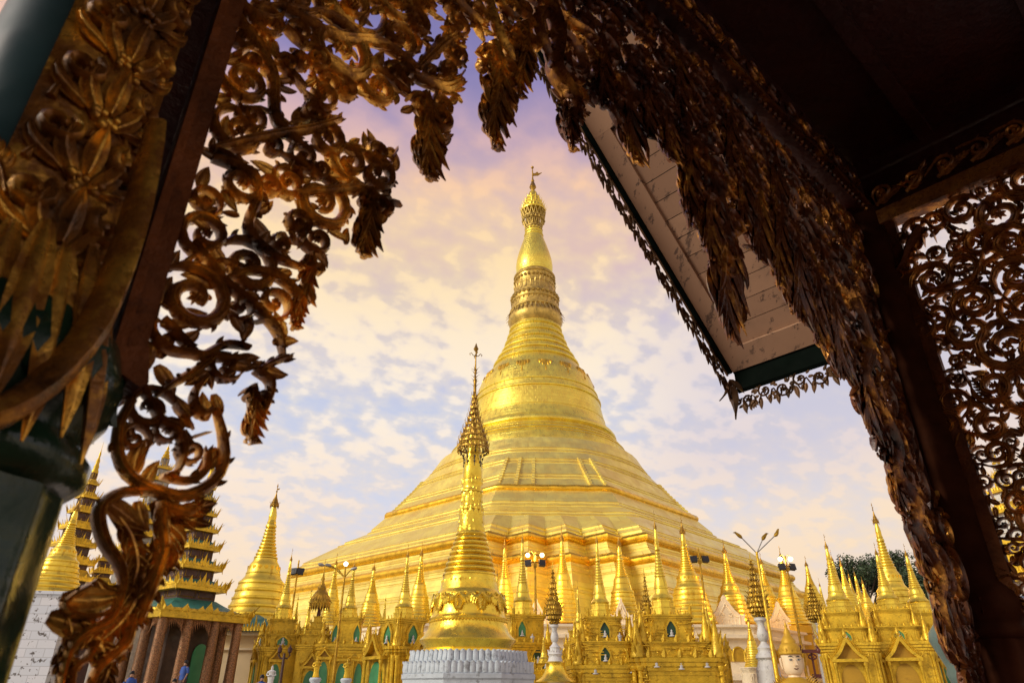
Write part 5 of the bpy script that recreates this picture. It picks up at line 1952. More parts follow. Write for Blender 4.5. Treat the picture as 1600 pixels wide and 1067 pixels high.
# ---- visitors by the green-roofed pavilion
def person(px, py_head, Y, shirt, lower, label, rz=0.0, lean=0.0, stand_z=None):
    hd = at(px, py_head, Y)
    h = 1.64
    base = hd.z - h
    me = bpy.data.meshes.new('person')
    J = {'pel': (0, 0, .88), 'sp': (0, .01, 1.08), 'ch': (0, .0, 1.28), 'nk': (0, -.01, 1.42), 'hb': (0, -.02, 1.48), 'hd': (0, -.03, 1.60),
         'hl': (-.09, 0, .84), 'hr': (.09, 0, .84), 'kl': (-.10, -.03, .47), 'kr': (.10, .05, .47), 'al': (-.10, .02, .08), 'ar': (.10, .09, .08), 'tl': (-.10, -.13, .03), 'tr': (.10, -.06, .03),
         'sl': (-.17, 0, 1.36), 'sr': (.17, 0, 1.36), 'el': (-.22, .03, 1.10), 'er': (.22, .02, 1.10), 'wl': (-.19, -.14, .95), 'wr': (.2, -.08, .87), 'fl': (-.18, -.22, .93), 'fr': (.2, -.11, .79)}
    Rj = {'pel': .15, 'sp': .125, 'ch': .145, 'nk': .052, 'hb': .075, 'hd': .085, 'hl': .09, 'hr': .09, 'kl': .06, 'kr': .06, 'al': .042, 'ar': .042, 'tl': .035, 'tr': .035, 'sl': .062, 'sr': .062, 'el': .042, 'er': .042, 'wl': .03, 'wr': .03, 'fl': .03, 'fr': .03}
    E = [('pel', 'sp'), ('sp', 'ch'), ('ch', 'nk'), ('nk', 'hb'), ('hb', 'hd'), ('pel', 'hl'), ('pel', 'hr'), ('hl', 'kl'), ('hr', 'kr'), ('kl', 'al'), ('kr', 'ar'), ('al', 'tl'), ('ar', 'tr'), ('ch', 'sl'), ('ch', 'sr'), ('sl', 'el'), ('sr', 'er'), ('el', 'wl'), ('er', 'wr'), ('wl', 'fl'), ('wr', 'fr')]
    ks = list(J)
    me.from_pydata([J[k] for k in ks], [(ks.index(a), ks.index(c)) for a, c in E], [])
    o = bpy.data.objects.new('person', me)
    COL.objects.link(o)
    o.location = (hd.x, Y, base)
    o.rotation_euler = (0, 0, rz)
    md = o.modifiers.new('skin', 'SKIN')
    for i, k in enumerate(ks):
        me.skin_vertices[0].data[i].radius = (Rj[k], Rj[k])
    me.skin_vertices[0].data[0].use_root = True
    o.modifiers.new('sub', 'SUBSURF').levels = 2
    o.modifiers['sub'].render_levels = 2
    me.materials.append(M['skin'])
    tag(o, label, 'person', 'visitors by the green-roofed pavilion')
    b = MB()
    b.lathe([(.20, .82), (.185, .95), (.165, 1.08), (.19, 1.25), (.18, 1.36), (.12, 1.42), (.075, 1.44)], 16, mod=lambda a, z_: .8 + .2 * abs(cos(a)))
    for sg in (-1, 1):
        b.tube([(sg * .15, 0, 1.37), (sg * .205, .02, 1.25), (sg * .225, .03, 1.12)], [.078, .072, .07], 10)
    b.build('shirt', M[shirt], o)
    b = MB()
    b.lathe([(.19, .10), (.20, .3), (.19, .6), (.20, .84), (.19, .9)], 16, mod=lambda a, z_: .78 + .22 * abs(cos(a)))
    b.build('longyi', M[lower], o)
    b = MB()
    b.ball((0, 0.005, 1.60), .108, 12, 8, 1.05)
    b.v = [v for v in b.v]
    b.v = [(x, y + (.0 if z_ > 1.62 else .028), z_ + .01) for x, y, z_ in b.v]
    b.build('hair', M['hair'], o)
    for sg in (-1, 1):
        b = MB()
        for f_ in range(4):
            wx, wy, wz = (J['fl'] if sg < 0 else J['fr'])
            b.tube([(wx + (f_ - 1.5) * .017, wy, wz), (wx + (f_ - 1.5) * .019, wy - .03, wz - .045), (wx + (f_ - 1.5) * .017, wy - .025, wz - .075 - .008 * (f_ in (1, 2)))], [.009, .008, .006], 6)
        b.tube([(wx - sg * .03, wy, wz + .02), (wx - sg * .05, wy - .03, wz - .01), (wx - sg * .045, wy - .045, wz - .035)], [.01, .009, .007], 6)
        b.build('fingers', M['skin'], o)
    return o


person(207, 1050, 34, 'cloth_blue', 'cloth_blue', 'person in a blue shirt at the foot of the mosaic columns, lower left', .6)
person(291, 1033, 37, 'cloth_blue', 'maroon', 'person in a blue shirt standing by the green door of the pavilion', -.4)
person(410, 1056, 34, 'cloth_blue', 'cloth_white', 'person in a pale blue shirt beside the pale crowned statue', .5)
person(273, 1062, 35, 'gold_paint', 'maroon', 'person in a yellow shirt between the mosaic columns', .2)
# ================================================================ the carved pavilion the photograph is taken from
# local axes: U runs along the open side from the near (left) column to the far (right) one, V points out of that side
UA = radians(47.5)
U, V, ZU = Vector((sin(UA), cos(UA), 0)), Vector((-cos(UA), sin(UA), 0)), Vector((0, 0, 1))
DW = 1.15                                               # the open side is this far from the eye
C0 = V * DW


class Frame:
    def __init__(s, O, a, b, n):
        s.O, s.a, s.b, s.n = Vector(O), Vector(a), Vector(b), Vector(n)

    def pt(s, x, z, t=0.0):
        return s.O + s.a * x + s.b * z + s.n * t

    def inv(s, px, py):
        """plane coordinates seen at photo pixel px, py"""
        d = ray(px, py)
        e = Vector((0, 0, CAMZ))
        k = (s.O - e).dot(s.n) / d.dot(s.n)
        q = e + d * k - s.O
        return (q.dot(s.a), q.dot(s.b))


class Cyl(Frame):
    """frame wrapped round a column: x is arc length"""

    def __init__(s, O, R, ang):
        s.O, s.R, s.g = Vector(O), R, ang

    def pt(s, x, z, t=0.0):
        a = s.g + x / s.R
        r = s.R + t
        return s.O + Vector((r * cos(a), r * sin(a), z))


def crom(pts, n):
    """Catmull-Rom through 2-D points"""
    P_ = [pts[0]] + list(pts) + [pts[-1]]
    out = []
    m = len(pts) - 1
    for i in range(n):
        t_ = i / (n - 1) * m
        k = min(int(t_), m - 1)
        f = t_ - k
        p0, p1, p2, p3 = P_[k], P_[k + 1], P_[k + 2], P_[k + 3]
        out.append(tuple(.5 * (2 * p1[j] + (p2[j] - p0[j]) * f + (2 * p0[j] - 5 * p1[j] + 4 * p2[j] - p3[j]) * f * f + (3 * p1[j] - p0[j] - 3 * p2[j] + p3[j]) * f ** 3) for j in range(len(p1))))
    return out


STEM = [(-1, 0), (-.75, .55), (-.3, .85), (0, .62), (.3, .85), (.75, .55), (1, 0), (.6, -.55), (-.6, -.55)]
LEAF = [(-1, .28), (-.55, .06), (-.12, .55), (.12, .55), (.55, .06), (1, .28), (.5, -.42), (-.5, -.42)]
ROUND = [(-1, 0), (-.7, .7), (0, 1), (.7, .7), (1, 0), (.6, -.6), (-.6, -.6)]


def sweep(mb, F, pts, ws, h, prof, t0=0.0, lift=None):
    """sweep a flat profile along a path in the frame; ws half widths, h relief height"""
    n = len(pts)
    rs = []
    for i in range(n):
        a, b = pts[max(i - 1, 0)], pts[min(i + 1, n - 1)]
        dx, dz = b[0] - a[0], b[1] - a[1]
        l = hypot(dx, dz) or 1e-6
        nx, nz = -dz / l, dx / l
        tt = t0 + (lift[i] if lift else 0)
        hh = h * min(1.0, ws[i] / (max(ws) + 1e-9) * 1.15 + .12)
        rs.append([F.pt(pts[i][0] + nx * ws[i] * q, pts[i][1] + nz * ws[i] * q, tt + hh * r) for q, r in prof])
    mb.rings(rs)


def leafshape(x, z, ang, L, W, bend, n=7):
    pts, ws = [], []
    for i in range(n):
        t_ = i / (n - 1)
        pts.append((x, z))
        ws.append(W * (sin(pi * min(1, t_ * .93 + .08)) ** .7) * (1 - .35 * t_))
        a = ang + bend * t_ * t_
        x += cos(a) * L / (n - 1)
        z += sin(a) * L / (n - 1)
    ws[-1] = W * .05
    return pts, ws


class Cover:
    """what part of a traced panel is already carved, where the holes are"""

    def __init__(s, poly, holes, cell):
        s.poly, s.c = poly, cell
        xs, zs = [p[0] for p in poly], [p[1] for p in poly]
        s.x0, s.z0 = min(xs) - cell * 3, min(zs) - cell * 3
        s.nx, s.nz = int((max(xs) - s.x0) / cell) + 5, int((max(zs) - s.z0) / cell) + 5
        s.inn = [bytearray(s.nx) for _ in range(s.nz)]
        s.cov = [bytearray(s.nx) for _ in range(s.nz)]
        s.hol = [bytearray(s.nx) for _ in range(s.nz)]
        n = len(poly)
        for j in range(s.nz):
            z = s.z0 + (j + .5) * cell
            cr = []
            for i in range(n):
                a, b = poly[i], poly[(i + 1) % n]
                if (a[1] > z) != (b[1] > z):
                    cr.append(a[0] + (z - a[1]) / (b[1] - a[1]) * (b[0] - a[0]))
            cr.sort()
            for a, b in zip(cr[::2], cr[1::2]):
                for i in range(max(0, int((a - s.x0) / cell)), min(s.nx, int((b - s.x0) / cell) + 1)):
                    s.inn[j][i] = 1
        for hp in holes:
            c = Cover.__new__(Cover)
            cx, cz = sum(p[0] for p in hp) / len(hp), sum(p[1] for p in hp) / len(hp)
            m = len(hp)
            for j in range(s.nz):
                z = s.z0 + (j + .5) * cell
                cr = []
                for i in range(m):
                    a, b = hp[i], hp[(i + 1) % m]
                    if (a[1] > z) != (b[1] > z):
                        cr.append(a[0] + (z - a[1]) / (b[1] - a[1]) * (b[0] - a[0]))
                if len(cr) >= 2:
                    cr.sort()
                    for i in range(max(0, int((cr[0] - s.x0) / cell)), min(s.nx, int((cr[-1] - s.x0) / cell) + 1)):
                        s.hol[j][i] = 1
        s.free = [(i, j) for j in range(s.nz) for i in range(s.nx) if s.inn[j][i] and not s.hol[j][i]]
        s.tot = max(1, len(s.free))
        s.done = 0

    def cells(s, pts, ws):
        out = set()
        for k in range(len(pts) - 1):
            a, b = pts[k], pts[k + 1]
            m = max(1, int(hypot(b[0] - a[0], b[1] - a[1]) / s.c / .8))
            for q in range(m + 1):
                t_ = q / m
                x, z, w = a[0] + (b[0] - a[0]) * t_, a[1] + (b[1] - a[1]) * t_, ws[k] + (ws[k + 1] - ws[k]) * t_
                rq = w / s.c
                r = int(rq)
                ci, cj = int((x - s.x0) / s.c), int((z - s.z0) / s.c)
                for j in range(cj - r, cj + r + 1):
                    for i in range(ci - r, ci + r + 1):
                        if (i - ci) ** 2 + (j - cj) ** 2 <= rq * rq + .01 and 0 <= i < s.nx and 0 <= j < s.nz:
                            out.add((i, j))
        return out

    def judge(s, cl):
        n = max(1, len(cl))
        out = sum(1 for i, j in cl if not s.inn[j][i]) / n
        ho = sum(1 for i, j in cl if s.hol[j][i]) / n
        cv = sum(1 for i, j in cl if s.cov[j][i]) / n
        return out, ho, cv

    def mark(s, cl):
        for i, j in cl:
            if not s.cov[j][i]:
                s.cov[j][i] = 1
                if s.inn[j][i] and not s.hol[j][i]:
                    s.done += 1

    def ratio(s):
        return s.done / s.tot


def scroll_el(rg, x, z, R):
    """a curling stem with lobed leaves along its back and a bud in its eye"""
    hand = rg.choice((-1, 1))
    a0 = rg.uniform(0, 2 * pi)
    turns = rg.uniform(1.25, 1.7)
    n = 22
    pts, ws = [], []
    for i in range(n):
        t_ = i / (n - 1)
        r = R * (1.0 - .78 * t_ ** .85)
        a = a0 + hand * 2 * pi * turns * t_
        pts.append((x + r * cos(a), z + r * sin(a)))
        ws.append(R * (.06 + .135 * sin(pi * min(1, t_ * .8 + .12))) * (1.1 - .3 * t_))
    ws[0] *= .4
    els = [('S', pts, ws)]
    # tail that leads away from the ring
    ta = a0 - hand * .35
    tl = [(x + R * (1 + .28 * q * q) * cos(a0 - hand * .38 * q), z + R * (1 + .28 * q * q) * sin(a0 - hand * .38 * q)) for q in (0, .6, 1.2, 1.8)]
    els.append(('S', tl, [R * .06, R * .09, R * .08, R * .02]))
    for i in range(1, 13):
        t_ = i / 13 * .62
        r = R * (1.0 - .78 * t_ ** .85)
        a = a0 + hand * 2 * pi * turns * t_
        px_, pz_ = x + r * cos(a), z + r * sin(a)
        tang = a + hand * pi / 2
        L = R * (.46 if i % 2 else .34) * (1 - .4 * t_)
        lp, lw = leafshape(px_, pz_, tang - hand * rg.uniform(.45, .8), L * 1.1, L * .22, hand * rg.uniform(.3, .9))
        els.append(('L', lp, lw))
        if i % 3 == 1:
            lp, lw = leafshape(px_, pz_, tang + hand * .6, L * .6, L * .16, -hand * .5)
            els.append(('L', lp, lw))
    els.append(('B', [(x, z), (x + R * .001, z)], [R * .2, R * .2]))
    return els


def spray_el(rg, x, z, ang, L):
    """an acanthus spray: a bent midrib with pairs of lobes"""
    bend = rg.uniform(-.9, .9)
    n = 8
    pts = []
    a = ang
    px_, pz_ = x, z
    for i in range(n):
        pts.append((px_, pz_))
        a += bend / n
        px_ += cos(a) * L / n
        pz_ += sin(a) * L / n
    els = [('S', pts, [L * .055 * (1 - .8 * i / (n - 1)) + L * .006 for i in range(n)])]
    a = ang
    for i in range(1, n):
        a += bend / n
        k = 1 - .55 * i / n
        for sg in (-1, 1):
            lp, lw = leafshape(pts[i][0], pts[i][1], a + sg * .85, L * .30 * k, L * .085 * k, -sg * .75, 6)
            els.append(('L', lp, lw))
    lp, lw = leafshape(pts[-1][0], pts[-1][1], a, L * .24, L * .07, 0, 6)
    els.append(('L', lp, lw))
    return els


def emit_els(mb, F, els, h, t0, rg):
    for kd, pts, ws in els:
        if kd == 'S':
            sweep(mb, F, pts, ws, h, STEM, t0)
        elif kd == 'L':
            n = len(pts)
            c = rg.uniform(.0, .6)
            lift = [h * c * (i / (n - 1)) ** 2 - h * .15 for i in range(n)]
            sweep(mb, F, pts, ws, h * .55, LEAF, t0 - h * .1 + rg.uniform(-.2, .25) * h, lift)
        else:
            x, z = pts[0]
            r = ws[0]
            for q in range(6):
                a = q * pi / 3 + .3
                lp, lw = leafshape(x, z, a, r * 1.0, r * .33, .2, 5)
                sweep(mb, F, lp, lw, h * .5, ROUND, t0 + h * .15, [h * .25 * sin(pi * i / 4) for i in range(5)])
            lp, lw = [(x - r * .3, z), (x, z), (x + r * .3, z)], [r * .1, r * .34, r * .1]
            sweep(mb, F, lp, lw, h * .9, ROUND, t0 + h * .2)


def fill(mb, F, cov, sizes, target, seed, h, tmax=0.0, out_ok=.16, hole_ok=.05, down=0.0, below=None):
    """carve a panel: scrolls first, then sprays, then single leaves, until little of it stays open"""
    rg = random.Random(seed)

    def take():
        for _ in range(60):
            i, j = cov.free[rg.randrange(len(cov.free))]
            if below is not None and cov.z0 + j * cov.c > below:
                continue
            if below is not None and cov.cov[j][i] and rg.random() < .6:
                continue
            if below is not None or not cov.cov[j][i]:
                return cov.x0 + (i + .5) * cov.c, cov.z0 + (j + .5) * cov.c
        return None
    for kind, size, tries, ovl, lim in sizes:
        for _ in range(tries):
            if cov.ratio() > min(lim, target):
                break
            p = take()
            if not p:
                break
            x, z = p
            s_ = size * rg.uniform(.75, 1.2)
            if kind == 'scroll':
                els = scroll_el(rg, x, z, s_)
            elif kind == 'spray':
                a = rg.uniform(0, 2 * pi) if rg.random() > down else -pi / 2 + rg.uniform(-.5, .5)
                els = spray_el(rg, x, z, a, s_)
            else:
                a = rg.uniform(0, 2 * pi)
                els = [('L', *leafshape(x - cos(a) * s_ * .5, z - sin(a) * s_ * .5, a, s_, s_ * .28, rg.uniform(-.9, .9)))]
            cl = set()
            for k, pts, ws in els:
                cl |= cov.cells(pts, ws)
            o_, h_, c_ = cov.judge(cl)
            if o_ > out_ok or h_ > hole_ok or c_ > ovl or (cov.ratio() > .04 and c_ < .02):
                continue
            cov.mark(cl)
            hh = h * (1.0 if kind == 'scroll' else .8)
            emit_els(mb, F, els, hh, rg.uniform(-.35, .3) * h + rg.random() * tmax, rg)


def trace(F, px):
    return [F.inv(x, y) for x, y in px]


def hole(F, x, y, rx, ry):
    return [F.inv(x + rx * cos(2 * pi * k / 12), y + ry * sin(2 * pi * k / 12)) for k in range(12)]


def stroke_px(F, pts, wpx, mb, cov, h, n=22, leaves=0, rg=None, side=0, t0=.0, prof=STEM):
    """a main stem: photo-traced path carried onto the panel, with lobes along it"""
    P3 = [(*F.inv(x, y), 0) for x, y in pts]
    base = crom([(p[0], p[1]) for p in P3], n)
    c = crom([tuple(map(float, p)) for p in pts], n)
    ws = []
    for i in range(n):
        w = wpx * (.45 + .55 * sin(pi * min(1, i / (n - 1) * .9 + .1)))
        q0, q1 = F.inv(*c[i]), F.inv(c[i][0], c[i][1] + 1)
        q2 = F.inv(c[i][0] + 1, c[i][1])
        k = .5 * (hypot(q1[0] - q0[0], q1[1] - q0[1]) + hypot(q2[0] - q0[0], q2[1] - q0[1]))
        ws.append(w * k)
    sweep(mb, F, base, ws, h, prof, t0)
    cov.mark(cov.cells(base, ws))
    if leaves:
        for i in range(2, n - 1, max(1, (n - 3) // leaves)):
            dx, dz = base[min(i + 1, n - 1)][0] - base[i - 1][0], base[min(i + 1, n - 1)][1] - base[i - 1][1]
            a = atan2(dz, dx)
            for sg in ((-1, 1) if side == 0 else (side,)):
                L = ws[i] * rg.uniform(1.9, 2.7)
                lp, lw = leafshape(base[i][0], base[i][1], a + sg * rg.uniform(.5, .9), L, L * .3, -sg * rg.uniform(.3, .9))
                lift = [h * .6 * (q / 6) ** 2 for q in range(7)]
                sweep(mb, F, lp, lw, h * .6, LEAF, t0, lift)
                cov.mark(cov.cells(lp, lw))


def pendant(parent, F, top, tip, wpx, mt, rg, h, cov=None, name='pendant'):
    """hanging leaf bunch between two photo points on the panel"""
    a, b = F.inv(*top), F.inv(*tip)
    q = F.inv(tip[0] + 1, tip[1])
    k = hypot(q[0] - b[0], q[1] - b[1])
    q = F.inv(tip[0], tip[1] + 1)
    kz = hypot(q[0] - b[0], q[1] - b[1])
    L = hypot(b[0] - a[0], b[1] - a[1])
    W = wpx * k
    W = min(max(W, L * .18), L * .5)
    mb = MB()
    n = 11
    ang = atan2(b[1] - a[1], b[0] - a[0])
    mid = [(a[0] + (b[0] - a[0]) * i / (n - 1) + .04 * L * sin(2.2 * pi * i / n), a[1] + (b[1] - a[1]) * i / (n - 1)) for i in range(n)]
    ws = [W * .16 * (1.1 - i / n) for i in range(n)]
    sweep(mb, F, mid, ws, h, STEM, 0)
    if cov:
        cov.mark(cov.cells(mid, [W * .5] * n))
    for i in range(n):
        t_ = i / (n - 1)
        wf = (sin(pi * (t_ * .72 + .22)) ** .9)
        for sg in (-1, 1):
            l_ = W * wf * rg.uniform(.9, 1.15)
            da = rg.uniform(.55, .8)
            lp, lw = leafshape(mid[i][0], mid[i][1], ang + sg * da, l_ * 1.15, l_ * .21, -sg * rg.uniform(.9, 1.5), 8)
            sweep(mb, F, lp, lw, h * .5, LEAF, rg.uniform(-.3, .2) * h, [h * .5 * (q / 7) ** 2 for q in range(8)])
            if i % 2 == 0:
                lp, lw = leafshape(mid[i][0] + sg * 0, mid[i][1], ang + sg * .22, l_ * 1.5, l_ * .17, sg * .35, 8)
                sweep(mb, F, lp, lw, h * .5, LEAF, h * .35, [h * .5 * (q / 7) ** 2 for q in range(8)])
    c_, r_ = mid[2], W * .38
    for sg in (-1, 1):
        pts = [(c_[0] + sg * r_ * .8 + r_ * (1 - .7 * q / 13) * cos(q * .6) * sg, c_[1] + r_ * (1 - .7 * q / 13) * sin(q * .6)) for q in range(14)]
        sweep(mb, F, pts, [r_ * .17] * 13 + [r_ * .06], h * .7, STEM, h * .2)
    for da in (-.22, .0, .22):
        lp, lw = leafshape(mid[-4][0], mid[-4][1], ang + da, L * (.38 if da == 0 else .28), W * .15, -da, 8)
        sweep(mb, F, lp, lw, h * .6, LEAF, h * .2)
    return mb.build(name, mt, parent, 50)


pav = empty('carved_pavilion', C0, 0, 'dark pavilion of gilded carved teak framing the view on the left, top and right', 'pavilion')
FW = Frame(C0, U, ZU, -V)                 # the open side, seen from inside; x runs along U from the near column
pinv = pav.matrix_basis.inverted()


def bpart(mb, name, mt, parent=pav, sharp=40):
    """build a part in world coordinates under the pavilion"""
    mb.v = [(v[0] - C0.x, v[1] - C0.y, v[2] - C0.z) for v in mb.v] if mb.v and parent is not None else mb.v
    return mb.build(name, mt, parent, sharp)


# build in pavilion-local coordinates: shift the frame to the pavilion's own origin
class LFrame(Frame):
    """a frame given in world space whose points come out in pavilion-local space"""

    def pt(s, x, z, t=0.0):
        return Frame.pt(s, x, z, t) - C0


FW = LFrame(C0, U, ZU, -V)
S_R = FW.inv(1400, 520)[0]                # where the far column stands
zbeam = FW.inv(1330, 330)[1]              # underside of the gilded beam
SC_ = S_R + .02
print('span', S_R, 'beam', zbeam, 'capital', FW.inv(150, 650))

# ---- columns
def column(s, zc, left):
    c = U * s
    R = .132 if left else .135
    b = MB()
    shaft = [(.25, -.35), (.25, 1.20), (.22, 1.22), (.215, 1.34), (.205, 1.37), (.205, 1.45), (.225, 1.47), (.23, 1.505), (.22, 1.54), (.19, 1.56), (.174, 1.60), (.174, zc - .165), (.178, zc - .16), (.194, zc - .145), (.196, zc - .12), (.180, zc - .10), (.182, zc - .08), (.200, zc - .05), (.208, zc), (.190, zc + .06), (.145, zc + .11), (R, zc + .14), (R, zbeam + .05)]
    b.lathe(shaft, 96, c, mod=lambda a, z: (1 - .06 * (abs(sin(a * 6)) ** 1.5)) if (1.59 < z < zc - .162) else 1.0)
    o = b.build('column', M['green_col'] if left else M['dark_col'], pav, 45)
    b = MB()
    for i in range(12):
        a = 2 * pi * i / 12
        b.flame(c + Vector((cos(a), sin(a), 0)) * .19 + ZU * (zc + .03), (-sin(a), cos(a), 0), Vector((cos(a) * .1, sin(a) * .1, -1)).normalized(), (cos(a), sin(a), 0), .05, .08, .03, .2)
    b.build('capital_leaves', M['green_col'] if left else M['dark_col'], o)
    return o


zc_l = FW.inv(150, 625)[1]
zc_r = 2.02
colL = column(0.0, zc_l, True)
colR = column(S_R + .0, zc_r, False)

# carved and gilded sleeve on the near column
ang_cam = atan2(-C0.y, -C0.x)
rgc = random.Random(21)
CF = Cyl((0, 0, 0), .136, ang_cam + radians(0))
xr = .136
zb0 = zc_l - .02
b = MB()
z_ = zb0 + .06
while z_ < zbeam:
    # tiers of leaves springing from a rosette, with scrolls at their sides
    for sg in (-1, 1):
        lp, lw = leafshape(.05 + sg * .012, z_ - .02, pi / 2 + sg * -.55, .10, .017, sg * 1.3)
        sweep(b, CF, lp, lw, .022, LEAF, .008, [.012 * (i / 6) ** 2 for i in range(7)])
        lp, lw = leafshape(.05 + sg * .03, z_ - .01, pi / 2 + sg * -1.1, .08, .015, sg * 1.5)
        sweep(b, CF, lp, lw, .02, LEAF, .006, [.014 * (i / 6) ** 2 for i in range(7)])
        pts = [(.05 + sg * (.052 + .030 * (1 - q / 15) * cos(q * .62 + 2.2)), z_ + .06 + .030 * (1 - q / 15) * sin(q * .62 + 2.2)) for q in range(14)]
        sweep(b, CF, pts, [.008] * 13 + [.003], .02, ROUND, .008)
    lp, lw = leafshape(.05, z_, pi / 2, .10, .018, rgc.uniform(-.2, .2))
    sweep(b, CF, lp, lw, .026, LEAF, .010, [.010 * (i / 6) ** 2 for i in range(7)])
    for q in range(7):
        b.ball(CF.pt(.05 + rgc.uniform(-.022, .022), z_ + .10 + rgc.uniform(-.016, .02), .018), rgc.uniform(.006, .009), 7, 5)
    for xo in (-.022, .12):
        els = spray_el(rgc, xo, z_ + rgc.uniform(-.02, .05), pi / 2 + rgc.uniform(-.3, .3), .12)
        emit_els(b, CF, els, .016, .002, rgc)
    z_ += .125
CG = Cyl((0, 0, 0), .212, ang_cam)
for i in range(6):
    x_ = -.05 + .045 * i
    lp, lw = leafshape(x_, zb0 + .20 - .02 * (i % 2), -pi / 2, .30, .030, .0)
    sweep(b, CG, lp, lw, .02, LEAF, .0, [-.055 * (1 - q / 6) ** 1.5 + .004 for q in range(7)])
pts = crom([(.165, zb0 + .48), (.160, zb0 + .26), (.125, zb0 + .06), (.08, zb0 - .06), (.02, zb0 - .12), (-.05, zb0 - .11), (-.09, zb0 - .05)], 22)
sweep(b, CG, pts, [.010 + .009 * sin(pi * i / 21) for i in range(22)], .03, ROUND, .0, [-.045 * max(0, 1 - q / 7) for q in range(22)])
for zq0, zq1 in ((zb0 + .12, zbeam + .04),):
    rows = [[Vector((.139 * cos(ang_cam + x_ / xr), .139 * sin(ang_cam + x_ / xr), zq)) for x_ in [-.045 + .20 * j / 14 for j in range(15)]] for zq in (zq0, zq1)]
    b.add(rows[0] + rows[1], [(j, j + 1, 16 + j, 15 + j) for j in range(14)])
sleeve = b.build('carved_sleeve', M['carved_col'], colL, 50)
b = MB()
b.lathe([(.1335, zb0 + .05), (.1335, zbeam + .04)], 48, cap0=False, cap1=False)
b.v = [v for v in b.v]
# teal paint on the part of the shaft that turns away from the carving
b2 = MB()
nseg = 20
rows = []
for zq in (zb0 + .1, zbeam + .04):
    rows.append([Vector((.1345 * cos(ang_cam - (.30 + 1.9 * j / nseg)), .1345 * sin(ang_cam - (.30 + 1.9 * j / nseg)), zq)) for j in range(nseg + 1)])
b2.add(rows[0] + rows[1], [(j + 1, j, nseg + 1 + j, nseg + 2 + j) for j in range(nseg)])
b2.build('painted_shaft', M['teal_col'], colL)

# ---- plank jambs beside the columns
def quad_plank(F, q, th, name, mt, parent=pav, t0=-.03, cracks=0):
    p = trace(F, q)
    b = MB()
    r0 = [F.pt(x, z, t0) for x, z in p]
    r1 = [F.pt(x, z, t0 + th) for x, z in p]
    b.rings([r0, r1])
    return b.build(name, mt, parent, 30)


def jamb(s0, s1, z0, z1, corbel, sgn):
    b = MB()
    b.obox(FW.pt(s0, z0, -.035), U * (s1 - s0), ZU * (z1 - z0), -V * .075)
    o = b.build('jamb', M['plank'], pav, 30)
    b = MB()
    b.obox(FW.pt(s0 - .004, z0, .041), U * ((s1 - s0) * .35), ZU * (z1 - z0), -V * .012)
    b.build('jamb_fillet', M['plank'], o)
    return o


zj = FW.inv(185, 575)[1]
jl0, jl1 = FW.inv(180, 520)[0], FW.inv(228, 520)[0]
jamb(jl0, jl1, zj, zbeam, True, 1)
b = MB()
b.obox(FW.pt(.07, zj + .05, -.045), U * (jl0 - .072), ZU * (zbeam - zj - .05), -V * .03)
b.build('jamb_backing', M['lacquer'], pav, 30)
# corbel under the near jamb
b = MB()
pc = trace(FW, [(150, 560), (215, 560), (214, 615), (200, 622), (178, 606), (150, 585)])
b.rings([[FW.pt(x, z, -.05) for x, z in pc], [FW.pt(x, z, .06) for x, z in pc]])
b.build('corbel', M['plank'], pav, 30)
jr0, jr1 = FW.inv(1388, 560)[0], FW.inv(1408, 560)[0]
print('jambs', jl0, jl1, jr0, jr1)

# ---- near bracket: openwork scrolls filling the left half of the arch
BL = [(362, -40), (362, 0), (335, 150), (318, 200), (300, 300), (265, 400), (247, 470), (217, 555), (212, 620), (186, 640), (177, 690), (189, 745), (150, 775), (145, 815), (160, 865), (182, 898), (140, 905), (120, 930), (88, 940), (92, 990), (76, 1067), (70, 1110),
      (160, 1110), (165, 1067), (178, 1035), (203, 1008), (192, 985), (228, 962), (245, 905), (272, 885), (275, 850), (310, 815), (330, 785), (352, 745), (350, 690), (340, 640), (358, 630), (372, 660), (395, 688), (415, 672), (412, 650), (430, 630), (425, 600), (440, 575), (460, 560), (452, 540), (470, 510), (478, 470), (500, 445), (507, 400), (512, 375), (540, 378), (565, 395), (590, 365), (598, 345), (615, 335), (612, 300), (622, 250), (612, 225), (616, 190), (600, 180), (575, 215), (540, 210), (530, 160), (560, 150), (610, 160), (625, 170), (640, 180), (655, 215), (650, 235), (668, 272), (690, 250), (702, 220), (708, 205), (690, 185), (720, 160), (727, 120), (722, 90), (728, 50), (745, 40), (760, 60), (745, 85), (752, 120), (765, 170), (772, 225), (800, 190), (808, 140), (838, 100), (832, 60), (820, -40)]
